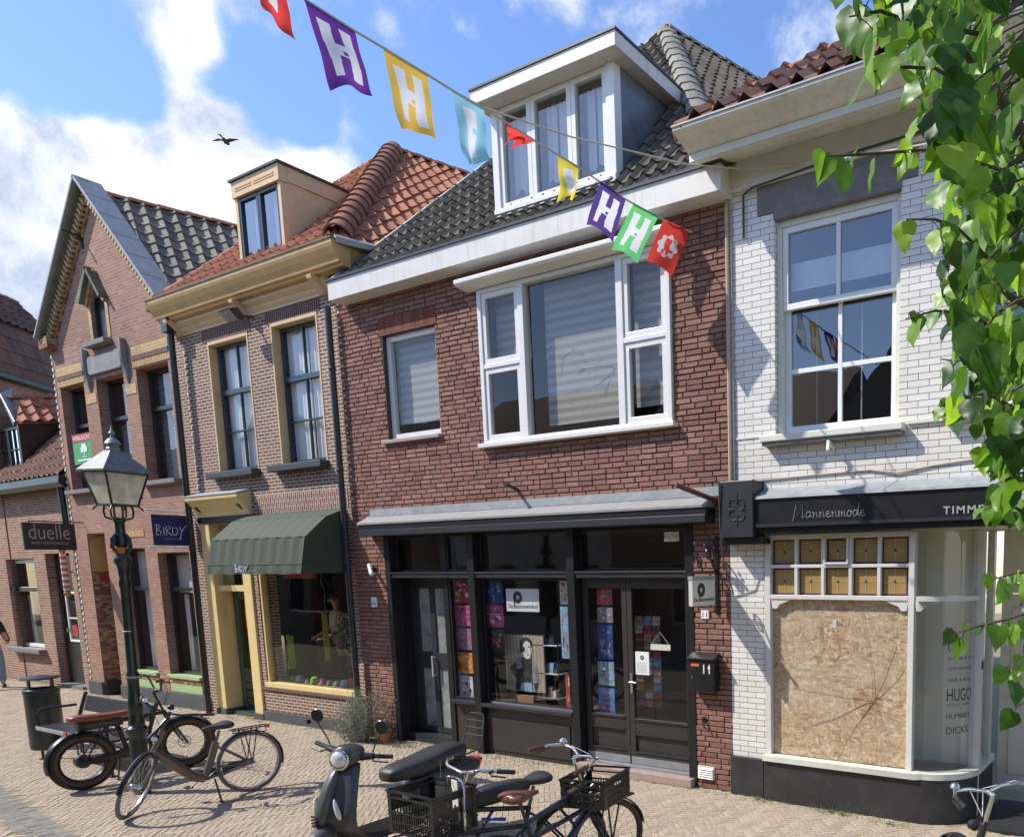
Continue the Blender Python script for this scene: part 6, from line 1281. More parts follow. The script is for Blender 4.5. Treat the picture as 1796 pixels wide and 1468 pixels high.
def bicycle(name, label, rear, front, r=.345, tr=.019, frame='step', fcol='frame_brown', tyre='black_rubber', rim='steel', steer=0.0, rake=.342, bar='city', barmat='black_metal', grip='black_rubber', saddle='vinyl_black', sz=.95, rack=True, frack=False, lean=0.0, fmat='black_plastic', bell=None, stand='side', fat=False, head_z=1.06, spoke='steel'):
    rear, front = Vector(rear), Vector(front); d = front - rear; rz = math.atan2(d.y, d.x) - math.pi / 2; c = (rear + front) / 2; wb = max(d.length, 1.0)
    o = thing(name, label, 'bicycle', (c.x, c.y, 0), rz, local=True); o.rotation_euler = (0, lean, rz)
    rh, fh = Vector((0, -wb / 2, r)), Vector((0, wb / 2, r)); ax_ = Vector((0, -rake, .94)); A0 = fh + Vector((0, -.05, 0)); ap = lambda z: A0 + ax_ * ((z - r) / .94)
    T_ = Matrix.Translation(A0) @ Matrix.Rotation(steer, 4, ax_) @ Matrix.Translation(-A0)
    wheel(o, rh, r, tr, tyre, rim, spoke, motor=fat); fwh = wheel(o, fh, r, tr, tyre, rim, spoke, T_, disc=fat)
    bb = rh + Vector((0, .45, -.065 if not fat else .02)); hb, ht = ap(r + .30), ap(r + .50 if not fat else r + .42); st = bb + Vector((0, -.13, .36 if frame == 'step' else .44)); saddle_z = sz
    m = MB()
    if frame == 'step':
        m.tube([hb + Vector((0, 0, .02)), hb + (bb - hb) * .33 + Vector((0, 0, -.02)), hb + (bb - hb) * .75 + Vector((0, 0, -.07)), bb], [.042, .052, .052, .044], 12); m.tube([bb, st], .036, 12)
    elif frame == 'twin':
        m.tube([ht + Vector((0, 0, -.02)), st + Vector((0, 0, -.01))], .019, 10); m.tube([hb + Vector((0, 0, .02)), st + Vector((0, .02, -.14))], .019, 10); m.tube([hb, bb], .024, 10); m.tube([bb, st], .019, 10); m.tube([hb + (bb - hb) * .3, ht + (st - ht) * .5], .012, 8)
    elif frame == 'fat':
        m.tube([hb + Vector((0, 0, .03)), hb + (bb - hb) * .5 + Vector((0, 0, -.05)), bb], .036, 12); m.tube([bb, st + Vector((0, .02, .02))], .026, 12); m.tube([ht, st + Vector((0, .0, -.05))], .022, 10)
    else:
        m.tube([ht, st], .019, 10); m.tube([hb, bb], .024, 10); m.tube([bb, st], .019, 10)
    m.tube([hb + ax_ * -.03, ht + ax_ * .02], .026, 12)
    for s in (1, -1):
        m.tube([bb + Vector((s * .02, 0, 0)), bb + Vector((s * .055, -.15, 0)), rh + Vector((s * .062, 0, 0))], .011, 8); m.tube([st + Vector((s * .015, 0, -.05)), st + Vector((s * .05, -.1, -.12)), rh + Vector((s * .06, 0, 0))], .010, 8)
    fr = m.build('frame', fcol, o, smooth=True, angle=60)
    m = MB(); cr_ = hb + ax_ * -.035
    for s in (1, -1): m.tube([cr_ + Vector((s * .012, 0, .0)), cr_ + Vector((s * (.045 + tr * .6), .01, -.01)), cr_ + (fh - cr_) * .5 + Vector((s * (.05 + tr * .6), .0, 0)), fh + Vector((s * (.05 + tr * .5), 0, 0))], [.014, .018, .016, .011], 8)
    m.tube([cr_, ht + ax_ * .04], .014, 8); xf(m, T_).build('fork', fcol if not fat else 'dark_steel', o, smooth=True, angle=60)
    # handlebar
    hz = ap(head_z + .0); m = MB(); m.tube([ht, hz], .014, 8); m.tube([hz, hz + Vector((0, .05, .01))], .016, 8)
    b0 = hz + Vector((0, .05, .01))
    if bar == 'fat': pts = [b0 + Vector(q) for q in ((.02, 0, 0), (.10, 0, .02), (.18, -.02, .15), (.26, -.06, .18), (.36, -.12, .18))]
    elif bar == 'wide': pts = [b0 + Vector(q) for q in ((.0, 0, 0), (.12, .03, .02), (.24, .01, .03), (.30, -.08, .02), (.33, -.22, .0))]
    else: pts = [b0 + Vector(q) for q in ((.0, 0, 0), (.14, .02, .03), (.22, -.02, .05), (.29, -.10, .04), (.33, -.20, .02))]
    mir = lambda P_, s: [Vector((p.x * s, p.y, p.z)) for p in P_]
    for s in (1, -1): m.tube(mir(pts, s), .0115, 8)
    hb_ = xf(m, T_).build('handlebar', barmat, o, smooth=True, angle=60)
    for s in (1, -1):
        a, b = mir(pts, s)[-2:]; dd = (b - a).normalized(); m = MB().tube([b - dd * .11, b - dd * .10, b + dd * .015], [.013, .017, .017], 10); xf(m, T_).build('grip', grip, hb_, smooth=True)
        m = MB().tube([b - dd * .13 + Vector((0, .02, -.01)), b - dd * .10 + Vector((0, .055, -.02)), b + Vector((-.01 * s, .05, -.03))], .006, 6); m.tube([b - dd * .13, b - dd * .13 + Vector((0, .03, -.01))], .012, 6); xf(m, T_).build('brake_lever', 'black_metal' if barmat != 'steel' else 'steel', hb_, smooth=True)
        m = MB(); q0 = b - dd * .13 + Vector((0, .03, -.01)); m.tube([q0, q0 + Vector((-s * .08, .09, .03)), b0 + Vector((s * .05, .12, -.02)), b0 + Vector((0, .05, -.18))], .0028, 5); xf(m, T_).build('brake_cable', 'black_rubber' if bar != 'wide' else 'sign_white', hb_, smooth=True)
    if bell: a = mir(pts, bell)[2]; xf(MB().lathe([(.030, -.012), (.032, 0), (.022, .018), (.004, .024)], a + Vector((0, .0, .028)), 'z', 14), T_).build('bell', 'chrome', hb_, smooth=True)
    lm = xf(MB().lathe([(.015, -.05), (.034, -.03), (.036, .01), (.030, .014)], ap(r + .45) + Vector((0, .10, .02)), 'y', 14), T_).build('headlight', 'black_plastic', o, smooth=True); xf(MB().lathe([(.030, .0141), (.012, .02)], ap(r + .45) + Vector((0, .10, .02)), 'y', 14), T_).build('lens', 'lamp_lens', lm)
    # saddle
    if not fat:
        sp = bb + (st - bb) * ((saddle_z - .06 - bb.z) / (st.z - bb.z)); MB().tube([st, sp], .0135, 8).build('seat_post', 'dark_steel', o, smooth=True)
        m = MB(); loft(m, [(sp + Vector((0, -.13, .055)), .06, .02, (0, 0, 1)), (sp + Vector((0, -.11, .055)), .115, .042, (0, 0, 1)), (sp + Vector((0, -.05, .055)), .118, .048, (0, 0, 1)), (sp + Vector((0, .02, .048)), .075, .036, (0, 0, 1)), (sp + Vector((0, .10, .045)), .028, .024, (0, 0, 1)), (sp + Vector((0, .15, .042)), .020, .018, (0, 0, 1)), (sp + Vector((0, .165, .04)), .01, .01, (0, 0, 1))], 16, 2.2)
        m.build('saddle', saddle, o, smooth=True, sub=1)
    else:
        m = MB(); z = .83; loft(m, [((0, -wb / 2 - .10, z), .06, .018, (0, 0, 1)), ((0, -wb / 2 - .06, z + .010), .10, .045, (0, 0, 1)), ((0, -wb / 2 + .1, z - .008), .105, .042, (0, 0, 1)), ((0, -wb / 2 + .22, z - .012), .095, .042, (0, 0, 1)), ((0, -wb / 2 + .34, z - .015), .075, .034, (0, 0, 1)), ((0, -wb / 2 + .50, z + .0), .06, .03, (0, 0, 1)), ((0, -wb / 2 + .56, z + .0), .03, .015, (0, 0, 1))], 16, 3.2); m.build('long_seat', saddle, o, smooth=True, sub=1)
        bt = MB().box(-.05, .05, -wb / 2 - .02, -wb / 2 + .42, .69, .785).build('battery', 'black_plastic', o, bevel=.012); MB().box(.0505, .053, -wb / 2 + .04, -wb / 2 + .36, .72, .75).build('battery_stripe', 'dark_steel', bt)
        m = MB()
        for s in (1, -1): m.tube([(s * .06, -wb / 2 - .08, .64), (s * .06, -wb / 2 + .45, .64)], .009, 6); m.tube([(s * .06, -wb / 2 - .02, .64), (s * .065, -wb / 2, r)], .009, 6); m.tube([(s * .06, -wb / 2 + .3, .64), (s * .03, -wb / 2 + .35, .55)], .009, 6)
        m.build('seat_rack', 'black_metal', o)
        MB().box(-.03, .03, -wb / 2 - .135, -wb / 2 - .12, .65, .70).build('tail_light', 'red_lens', o)
    fender(o, rh, r, 40, 195, fmat, wd=.026 if not fat else .045); fender(o, fh, r, 10, 150, fmat, T_, wd=.026 if not fat else .045)
    # chain case and cranks
    m = MB(); loft(m, [(rh + Vector((.042, -.05, 0)), .010, .035, (0, 0, 1)), (rh + Vector((.042, .1, -.01)), .010, .04, (0, 0, 1)), (bb + Vector((.042, .02, 0)), .010, .065, (0, 0, 1)), (bb + Vector((.042, .09, 0)), .008, .04, (0, 0, 1))], 12, 3)
    m.build('chain_case', 'black_plastic', o, smooth=True, angle=50)
    m = MB(); m.lathe([(.03, -.05), (.035, -.045), (.035, .045), (.03, .05)], bb, 'x', 14); q = R(-40)
    for s in (1, -1):
        e = bb + Vector((s * .075, s * .165 * math.cos(q), s * .165 * math.sin(q))); m.tube([bb + Vector((s * .055, 0, 0)), e], .010, 6); m.box(min(e.x, e.x + s * .09), max(e.x, e.x + s * .09), e.y - .03, e.y + .03, e.z - .01, e.z + .01)
    m.build('crank', 'dark_steel', o, smooth=True)
    if rack:
        m = MB(); z = r + .39
        for s in (1, -1):
            m.tube([(s * .05, -wb / 2 + .16, z), (s * .06, -wb / 2 - .18, z), (s * .03, -wb / 2 - .21, z)], .007, 6); m.tube([(s * .075, -wb / 2 + .12, z - .05), (s * .085, -wb / 2 - .16, z - .05)], .006, 6)
            m.tube([(s * .06, -wb / 2 - .08, z), rh + Vector((s * .06, 0, 0))], .006, 6); m.tube([(s * .06, -wb / 2 + .06, z), rh + Vector((s * .06, 0, 0))], .006, 6)
            for y_ in (.12, .02, -.07, -.16): m.tube([(s * .055, -wb / 2 + y_, z), (s * .08, -wb / 2 + y_ - .01, z - .05)], .004, 5)
        for y_ in (.16, .06, -.05, -.14): m.tube([(.055, -wb / 2 + y_, z), (-.055, -wb / 2 + y_, z)], .005, 5)
        rk_ = m.build('rack', 'black_metal', o); MB().box(-.04, .04, -wb / 2 - .225, -wb / 2 - .205, z - .03, z + .01).build('tail_light', 'red_lens', rk_, bevel=.004)
    if frack:
        m = MB(); z = .70; yf_ = wb / 2
        for s in (1, -1): m.tube([(s * .15, yf_ - .22, z), (s * .15, yf_ + .18, z)], .008, 6); m.tube([(s * .08, yf_ + .1, z), fh + Vector((s * .07, .0, 0))], .008, 6); m.tube([(s * .08, yf_ - .05, z), fh + Vector((s * .07, .0, 0))], .008, 6)
        for y_ in (-.22, -.05, .08, .18): m.tube([(-.15, yf_ + y_, z), (.15, yf_ + y_, z)], .008, 6)
        m.build('front_rack', 'black_metal', o)
        if frack == 'hoop':
            m = MB(); m.tube([(-.13, yf_ - .21, z), (-.13, yf_ - .22, z + .30), (-.11, yf_ - .22, z + .345), (-.07, yf_ - .22, z + .36), (.07, yf_ - .22, z + .36), (.11, yf_ - .22, z + .345), (.13, yf_ - .22, z + .30), (.13, yf_ - .21, z)], .010, 8); m.build('rack_hoop', 'chrome', o, smooth=True)
            MB().box(-.045, .045, yf_ - .225, yf_ - .215, z + .05, z + .355).build('rack_plate', 'sign_cream', o, bevel=.003)
    if stand == 'side':
        m = MB(); k0 = bb + Vector((-.05, -.06, -.03)); m.tube([k0, (-.13, k0.y - .01, .0 + .012)], .009, 6); m.box(-.16, -.11, k0.y - .02, k0.y + .01, 0, .014); m.build('kickstand', 'black_metal', o)
    elif stand == 'double':
        m = MB()
        for s in (1, -1): k0 = bb + Vector((s * .03, -.02, -.03)); m.tube([k0, (s * .12, k0.y - .04, .012)], .010, 6)
        m.build('kickstand', 'black_metal', o)
    return o
bA = bicycle('electric_bicycle', 'brown low step bicycle turned towards the viewer beside the street lamp', (-9.22, 4.66), (-9.26, 3.56), steer=R(50), rake=.46, fcol='frame_brown', tyre='tyre_grey', rim='steel', bar='city', grip='grip_brown', bell=1, sz=.82, spoke='steel', head_z=1.03)
bB = bicycle('fat_tyre_bicycle', 'electric bicycle with fat brown tyres and a long reddish seat', (-11.05, 3.80), (-11.12, 4.88), r=.335, tr=.052, frame='fat', fcol='black_metal', tyre='tyre_brown', rim='black_metal', bar='fat', grip='grip_brown', saddle='seat_redbrown', rack=False, fat=True, head_z=1.02, steer=R(-8), fmat='black_plastic')
bC = bicycle('transport_bicycle', 'black transport bicycle with a silver handlebar and a brown saddle', (-4.02, 3.47), (-3.95, 4.57), steer=R(-14), frame='twin', fcol='frame_navy', tyre='tyre_brown', rim='black_metal', bar='wide', barmat='chrome', grip='grip_brown', saddle='leather_brown', rack=False, frack=True, bell=-1, stand='double', fmat='black_plastic', sz=.93, head_z=1.08, spoke='dark_steel')
bD = bicycle('crate_bicycle', 'black bicycle with a black saddle carrying the large crate beside the scooter', (-4.17, 4.37), (-4.43, 3.30), steer=R(3), frame='twin', fcol='black_metal', tyre='tyre_brown', rim='black_metal', bar='city', barmat='chrome', grip='black_rubber', saddle='vinyl_black', rack=False, frack='hoop', stand='double', sz=.93, head_z=1.08, spoke='dark_steel')
bF = bicycle('city_bicycle', 'bicycle cut off at the lower right corner with a silver handlebar', (-.35, 4.22), (-1.22, 4.97), steer=R(0), frame='step', fcol='dark_steel', bar='wide', barmat='chrome', bell=-1, rack=True, head_z=1.07)
# bag over the crossbar of the crate bicycle, cable lock in two colours
m = MB(); loft(m, [((-4.38, 3.62, .86), .05, .04, (0, 0, 1)), ((-4.37, 3.68, .87), .07, .075, (0, 0, 1)), ((-4.31, 3.85, .885), .07, .075, (0, 0, 1)), ((-4.25, 4.02, .90), .06, .055, (0, 0, 1)), ((-4.24, 4.06, .90), .03, .03, (0, 0, 1))], 16, 3.4); tag(m.build('frame_bag', 'vinyl_black', None, smooth=True, sub=1), 'long black padded bag lying over the frame of the crate bicycle', 'bag')
lk_ = thing('bicycle_lock', 'lime green and blue folding lock on the crate bicycle', 'lock', (-4.2, 3.45, .7)); a, b, c = atZ(823, 1433, .68), atZ(846, 1436, .68), atZ(886, 1436, .70)
MB().tube([b, c], .014, 8).build('shackle', 'blue_plastic', lk_, smooth=True); MB().box(a.x - .02, a.x + .05, a.y - .03, a.y + .03, .655, .705).build('body', 'lime', lk_, bevel=.008); MB().tube([a + Vector((.02, -.02, -.02)), a + Vector((.03, -.07, -.09))], .016, 6).build('strap', 'lime', lk_); MB().tube([a + Vector((-.01, -.02, -.02)), a + Vector((.03, -.05, -.08))], .008, 6).build('strap', 'blue_plastic', lk_)
# crates
def crate(label, loc, rz, w_, d_, h_, tilt=(0, 0)):
    o = thing('plastic_crate', label, 'crate', loc, rz, local=True); o.rotation_euler = (tilt[0], tilt[1], rz); m = MB(); t = .008
    X_, Y_ = w_ / 2, d_ / 2
    for sx in (1, -1):
        for sy in (1, -1): m.box(sx * X_, sx * (X_ - .035), sy * Y_, sy * (Y_ - t), 0, h_); m.box(sx * X_, sx * (X_ - t), sy * (Y_ - t), sy * (Y_ - .035), 0, h_); m.box(sx * (X_ + .004), sx * (X_ - .04), sy * (Y_ + .004), sy * (Y_ - .04), h_ - .03, h_ - .022)
    for z0, z1, e in ((h_ - .014, h_, .008), (h_ - .055, h_ - .045, .004), (h_ * .48, h_ * .48 + .01, .003), (h_ * .25, h_ * .25 + .009, .003), (0, .012, .002)):
        m.box(-X_ - e, X_ + e, -Y_ - e, -Y_ + t, z0, z1); m.box(-X_ - e, X_ + e, Y_ - t, Y_ + e, z0, z1); m.box(-X_ - e, -X_ + t, -Y_ + t, Y_ - t, z0, z1); m.box(X_ - t, X_ + e, -Y_ + t, Y_ - t, z0, z1)
    fr_ = m.build('frame', 'black_plastic', o); m = MB(); n = int(w_ / .022)
    for k in range(1, n):
        x = -X_ + w_ * k / n
        for y_ in (-Y_ + .002, Y_ - .008): m.box(x - .004, x + .004, y_, y_ + .006, .012, h_ * .48)
    n = int(d_ / .022)
    for k in range(1, n):
        y_ = -Y_ + d_ * k / n
        for x in (-X_ + .002, X_ - .008): m.box(x, x + .006, y_ - .004, y_ + .004, .012, h_ * .48)
    m.build('slats', 'black_plastic', fr_)
    for s in (1, -1):      # solid short sides with a hand hole
        x0, x1 = (X_ - .006, X_ - .002) if s > 0 else (-X_ + .002, -X_ + .006); m = MB()
        m.box(x0, x1, -Y_ + .03, Y_ - .03, h_ * .48, h_ * .62); m.box(x0, x1, -Y_ + .03, -.07, h_ * .62, h_ - .014); m.box(x0, x1, .07, Y_ - .03, h_ * .62, h_ - .014); m.box(x0, x1, -.07, .07, h_ * .8, h_ - .014); m.build('hand_hole_panel', 'black_plastic', fr_)
    m = MB(); n = 9
    for k in range(n + 1): x = -X_ + .01 + (w_ - .03) * k / n; m.box(x, x + .012, -Y_ + t, Y_ - t, .002, .008)
    for k in range(6): y_ = -Y_ + .01 + (d_ - .03) * k / 5; m.box(-X_ + t, X_ - t, y_, y_ + .010, .0085, .012)
    m.build('bottom', 'black_plastic', fr_); return o
crate('large black slatted crate on the front rack beside the scooter', (-4.50, 3.42, .705), 0.0, .46, .36, .30)
crate('black crate with open slots in front of the silver handlebar', (-3.90, 4.42, .715), R(14), .36, .44, .22)
# ---- scooter
def scooter():
    o = thing('motor_scooter', 'dark grey retro motor scooter with a round headlight and small windscreen', 'scooter', (-6.02, 4.17, 0), R(182), local=True)
    gm = 'scooter_grey'; rw, fw_ = Vector((0, -.66, .22)), Vector((0, .66, .22)); S = R(-10); ax_ = Vector((0, -.42, .907)); A0 = Vector((0, .62, .26)); T_ = Matrix.Translation(A0) @ Matrix.Rotation(R(22), 4, ax_) @ Matrix.Translation(-A0)
    for h, X_ in ((rw, None), (fw_, T_)):
        I = X_ or Matrix.Identity(4); w_ = xf(MB().torus(h, .165, .055, 'x', 40, 12, rz=.05), I).build('wheel', 'black_rubber', o, smooth=True); xf(MB().lathe([(.02, -.05), (.06, -.045), (.12, -.035), (.12, .035), (.06, .045), (.02, .05)], h, 'x', 20), I).build('rim', 'dark_steel', w_, smooth=True)
    up = (0, .3, 1)
    # leg shield: broad rounded front, narrow nose ridge
    m = MB(); n = 14; rows = [(.93, .44, .10, .075), (.86, .47, .125, .085), (.76, .515, .155, .10), (.64, .56, .19, .105), (.52, .60, .215, .11), (.42, .60, .22, .10), (.33, .54, .21, .07), (.26, .44, .19, .04)]
    st = []
    for z, yc_, hw, bul in rows:
        row = []
        for k in range(n + 1): t = -1 + 2 * k / n; x = hw * math.sin(t * math.pi / 2); row.append(Vector((x, yc_ - .11 * abs(t) ** 2.2 + bul * (max(0, 1 - abs(t) * 2.6)) * .55, z)))
        st.append(row)
    for i in range(len(st) - 1):
        for k in range(n): m.quad(st[i][k], st[i][k + 1], st[i + 1][k + 1], st[i + 1][k])
    sh_ = m.build('leg_shield', gm, o, smooth=True, sub=1); sh_.modifiers.new('t', 'SOLIDIFY').thickness = .03; sh_.modifiers.move(1, 0)
    m = MB(); loft(m, [((0, .47, .90), .035, .03, (0, 1, .3)), ((0, .55, .78), .055, .045, (0, 1, .3)), ((0, .61, .64), .062, .05, (0, 1, .2)), ((0, .66, .50), .055, .05, (0, 1, .1)), ((0, .66, .42), .03, .03, (0, 1, 0))], 16, 2.6); m.build('nose', gm, sh_, smooth=True, sub=1)
    m = MB()
    for k in range(4): m.box(-.035, .035, .695 + .002 * k, .715, .46 + k * .026, .472 + k * .026)
    m.build('horn_grille', 'black_plastic', sh_)
    for s in (1, -1):
        m = MB(); loft(m, [((s * .105, .60, .68), .008, .008, (0, 1, .2)), ((s * .125, .605, .62), .022, .022, (0, 1, .2)), ((s * .145, .60, .55), .03, .024, (0, 1, .2)), ((s * .15, .595, .50), .012, .012, (0, 1, .2))], 12, 2); m.build('indicator', 'lamp_lens', sh_, smooth=True, sub=1)
    # front mudguard
    m = MB(); st = []; n = 12
    for k in range(n + 1):
        a = R(20 + 150 * k / n); rr = .245; row = []
        for j in range(9): t = -1 + j / 4; w_ = .075 * (1 - .25 * abs(k / n - .5)); rad = rr - .09 * abs(t) ** 2.5; row.append(fw_ + Vector((w_ * math.sin(t * math.pi / 2), rad * math.cos(a), rad * math.sin(a))))
        st.append(row)
    for i in range(n):
        for j in range(8): m.quad(st[i][j], st[i][j + 1], st[i + 1][j + 1], st[i + 1][j])
    xf(m, T_).build('mudguard', gm, o, smooth=True, sub=1)
    m = MB()
    for s in (1, -1): m.tube([fw_ + Vector((s * .075, 0, 0)), fw_ + Vector((s * .07, -.03, .17)), (s * .04, .56, .45)], .018, 8)
    xf(m, T_).build('fork', 'dark_steel', o, smooth=True)
    # headset
    H0 = Vector((0, .43, .99)); m = MB(); loft(m, [(H0 + Vector((0, .085, .0)), .078, .080, (0, 0, 1)), (H0 + Vector((0, .04, .01)), .105, .095, (0, 0, 1)), (H0 + Vector((0, -.04, .015)), .12, .075, (0, 0, 1)), (H0 + Vector((0, -.11, .03)), .09, .05, (0, 0, 1)), (H0 + Vector((0, -.14, .03)), .04, .03, (0, 0, 1))], 20, 2.2)
    hs = xf(m, T_).build('headset', gm, o, smooth=True, sub=1)
    m = MB(); m.torus(H0 + Vector((0, .105, -.005)), .078, .010, 'y', 32, 8); xf(m, T_).build('lamp_ring', 'chrome', hs, smooth=True)
    m = MB(); m.lathe([(.074, .100), (.060, .122), (.03, .135), (.003, .138)], H0 + Vector((0, 0, -.005)), 'y', 28); xf(m, T_).build('headlight', 'lamp_lens', hs, smooth=True)
    m = MB(); loft(m, [((0, .44, .93), .055, .05, (0, 1, 0)), ((0, .445, .87), .07, .06, (0, 1, 0)), ((0, .46, .82), .06, .05, (0, 1, 0))], 14, 2.3); m.build('neck', 'black_plastic', o, smooth=True)
    for s in (1, -1):
        a, b, c_ = H0 + Vector((s * .09, -.04, .0)), H0 + Vector((s * .20, -.05, .02)), H0 + Vector((s * .34, -.09, .03))
        xf(MB().tube([a, b], [.038, .026], 10), T_).build('control_housing', 'black_plastic', hs, smooth=True); xf(MB().tube([b, c_], .019, 10), T_).build('grip', 'black_rubber', hs, smooth=True)
        xf(MB().tube([b + Vector((0, .02, -.01)), b + Vector((s * .03, .06, -.02)), c_ + Vector((s * .0, .055, -.035))], .007, 6), T_).build('brake_lever', 'black_metal', hs, smooth=True)
        mb_ = b + Vector((-s * .01, .0, .03)); mt = mb_ + Vector((s * .09, .05, .20)); xf(MB().tube([mb_, mb_ + Vector((s * .015, .01, .05)), mt], .006, 6), T_).build('mirror_stem', 'black_metal', hs, smooth=True)
        m = MB(); m.lathe([(.004, -.014), (.045, -.012), (.056, 0), (.050, .006)], mt + Vector((0, 0, .045)), 'y', 20); xf(m, T_).build('mirror', 'black_plastic', hs, smooth=True)
    sc_ = MB(); P_ = [((-.17 + .34 * k / 8), .02 * (1 - ((k - 4) / 4) ** 2)) for k in range(9)]
    for k in range(8):
        for j in range(8):
            z0, z1 = 1.05 + .05 * j, 1.05 + .05 * (j + 1); w0, w1 = [math.sqrt(max(.02, 1 - max(0, (z - 1.15) / .31) ** 2)) for z in (z0, z1)]
            sc_.quad((P_[k][0] * w0, .49 + P_[k][1] - (z0 - 1.05) * .25, z0), (P_[k + 1][0] * w0, .49 + P_[k + 1][1] - (z0 - 1.05) * .25, z0), (P_[k + 1][0] * w1, .49 + P_[k + 1][1] - (z1 - 1.05) * .25, z1), (P_[k][0] * w1, .49 + P_[k][1] - (z1 - 1.05) * .25, z1))
    xf(sc_, T_).build('windscreen', 'glass_screen', hs, smooth=True)
    # floor, body, seat, tail
    m = MB(); m.box(-.17, .17, -.20, .46, .24, .30); m.build('floorboard', 'black_plastic', o, bevel=.03)
    m = MB(); loft(m, [((0, -.12, .42), .12, .13, (0, 0, 1)), ((0, -.25, .46), .18, .22, (0, 0, 1)), ((0, -.50, .50), .215, .22, (0, 0, 1)), ((0, -.75, .55), .17, .15, (0, 0, 1)), ((0, -.93, .61), .10, .07, (0, 0, 1)), ((0, -.97, .62), .05, .035, (0, 0, 1))], 24, 2.4); bd = m.build('body', gm, o, smooth=True, sub=1)
    m = MB(); loft(m, [((0, .07, .71), .06, .03, (0, 0, 1)), ((0, .04, .715), .115, .07, (0, 0, 1)), ((0, -.12, .725), .15, .08, (0, 0, 1)), ((0, -.32, .74), .16, .085, (0, 0, 1)), ((0, -.42, .765), .165, .09, (0, 0, 1)), ((0, -.62, .785), .155, .09, (0, 0, 1)), ((0, -.76, .79), .12, .07, (0, 0, 1)), ((0, -.79, .785), .06, .03, (0, 0, 1))], 20, 3.0); m.build('seat', 'vinyl_black', o, smooth=True, sub=1)
    m = MB(); loft(m, [((0, -.90, .64), .09, .045, (0, 0, 1)), ((0, -.97, .64), .08, .04, (0, 0, 1)), ((0, -1.0, .63), .04, .02, (0, 0, 1))], 14, 2.5); m.build('tail_light', 'red_lens', o, smooth=True, sub=1)
    m = MB()
    for s in (1, -1): m.tube([(s * .10, -.72, .74), (s * .12, -.88, .76), (s * .12, -.94, .84), (s * .10, -.99, 1.06), (s * .07, -1.0, 1.09)], .009, 6)
    for z, w_ in ((1.09, .07), (1.02, .10), (.95, .11), (.88, .12)): m.tube([(-w_, -.99 + (1.09 - z) * .2, z), (w_, -.99 + (1.09 - z) * .2, z)], .008, 6)
    m.build('luggage_rack', 'dark_steel', o, smooth=True)
    m = MB(); m.tube([(.12, -.30, .20), (.15, -.5, .20), (.16, -.86, .26)], [.03, .05, .05], 12); m.build('exhaust', 'dark_steel', o, smooth=True)
    m = MB(); m.tube([(-.10, -.05, .22), (-.16, -.02, .10), (-.18, .0, .01)], .012, 6); m.tube([(.10, -.05, .22), (.16, -.02, .10), (.18, .0, .01)], .012, 6); m.build('stand', 'dark_steel', o); m = MB(); m.tube([(-.14, .0, .60), (-.17, .08, .62)], .012, 6); m.box(-.19, -.16, .05, .11, .605, .62); m.build('side_hook', 'dark_steel', o); return o
scooter()
# ---- street lamp
L = thing('street_lamp', 'classic black cast iron street lamp with a tapered glass lantern', 'street lamp', (-10.27, 4.03, 0), local=True); L.rotation_euler = (R(-.6), R(2.1), 0)
m = MB(); m.lathe([(r_ * .86, z_) for r_, z_ in [(.095, 0), (.095, .62), (.088, .66), (.10, .68), (.115, .72), (.115, .76), (.085, .79), (.09, .82), (.082, .85), (.074, .90), (.072, .93), (.080, .97), (.080, 1.05), (.070, 1.10), (.062, 1.16), (.062, 1.30), (.074, 1.34), (.074, 1.36), (.054, 1.40), (.052, 2.32), (.060, 2.34), (.066, 2.38), (.052, 2.42), (.060, 2.50), (.062, 2.55), (.092, 2.60), (.098, 2.63), (.08, 2.66), (.06, 2.70), (.055, 2.78), (.08, 2.84), (.055, 2.90), (.05, 3.02), (.07, 3.06), (.04, 3.08)]], n=24)
pole = m.build('pole', 'iron_green_black', L, smooth=True, angle=40)
m = MB()
for k in range(4):
    a = k * math.pi / 2 + .4; c_, s_ = math.cos(a), math.sin(a)
    m.ball((c_ * .09, s_ * .09, 2.80), .035, 8); m.tube([(c_ * .05, s_ * .05, 2.70), (c_ * .11, s_ * .11, 2.76), (c_ * .10, s_ * .10, 2.86), (c_ * .06, s_ * .06, 2.9)], .018, 8)
m.build('ornament', 'iron_green_black', pole, smooth=True)
MB().lathe([(.075, 1.33), (.078, 1.335), (.078, 1.35)], n=20).build('collar', 'zinc_dull', pole, smooth=True)
MB().tube([(0, -.055, 1.85), (.04, -.042, 1.85), (.056, 0, 1.85)], .004, 6).build('tie', 'sign_white', pole)
MB().lathe([(.073, 2.70), (.078, 2.73), (.073, 2.76)], (-.02, -.01, 0), n=14).build('band', 'orange_paint', pole)
lq = R(52)
def sq(z, h_): return [Vector((h_ * math.cos(lq + k * math.pi / 2) * 1.414, h_ * math.sin(lq + k * math.pi / 2) * 1.414, z)) for k in range(4)]
m = MB()
for k in range(4):
    a = lq + k * math.pi / 2; c_, s_ = math.cos(a), math.sin(a); m.tube([(c_ * .03, s_ * .03, 3.05), (c_ * .12, s_ * .12, 3.08), (c_ * .13, s_ * .13, 3.14), (c_ * .12, s_ * .12, 3.20)], .011, 6); a2 = a + math.pi / 4; c2, s2 = math.cos(a2), math.sin(a2); m.tube([(c2 * .03, s2 * .03, 3.05), (c2 * .07, s2 * .07, 3.09), (c2 * .075, s2 * .075, 3.20)], .009, 6)
m.build('lantern_arm', 'iron_green_black', L, smooth=True)
lb, ltp = sq(3.21, .125), sq(3.55, .20); m = MB()
for k in range(4):
    m.tube([lb[k], ltp[k]], .011, 6); m.tube([lb[k], lb[(k + 1) % 4]], .012, 6); m.tube([ltp[k], ltp[(k + 1) % 4]], .014, 6); m.tube([lb[k], lb[k] + Vector((lb[k].x * .25, lb[k].y * .25, -.05))], .009, 6)
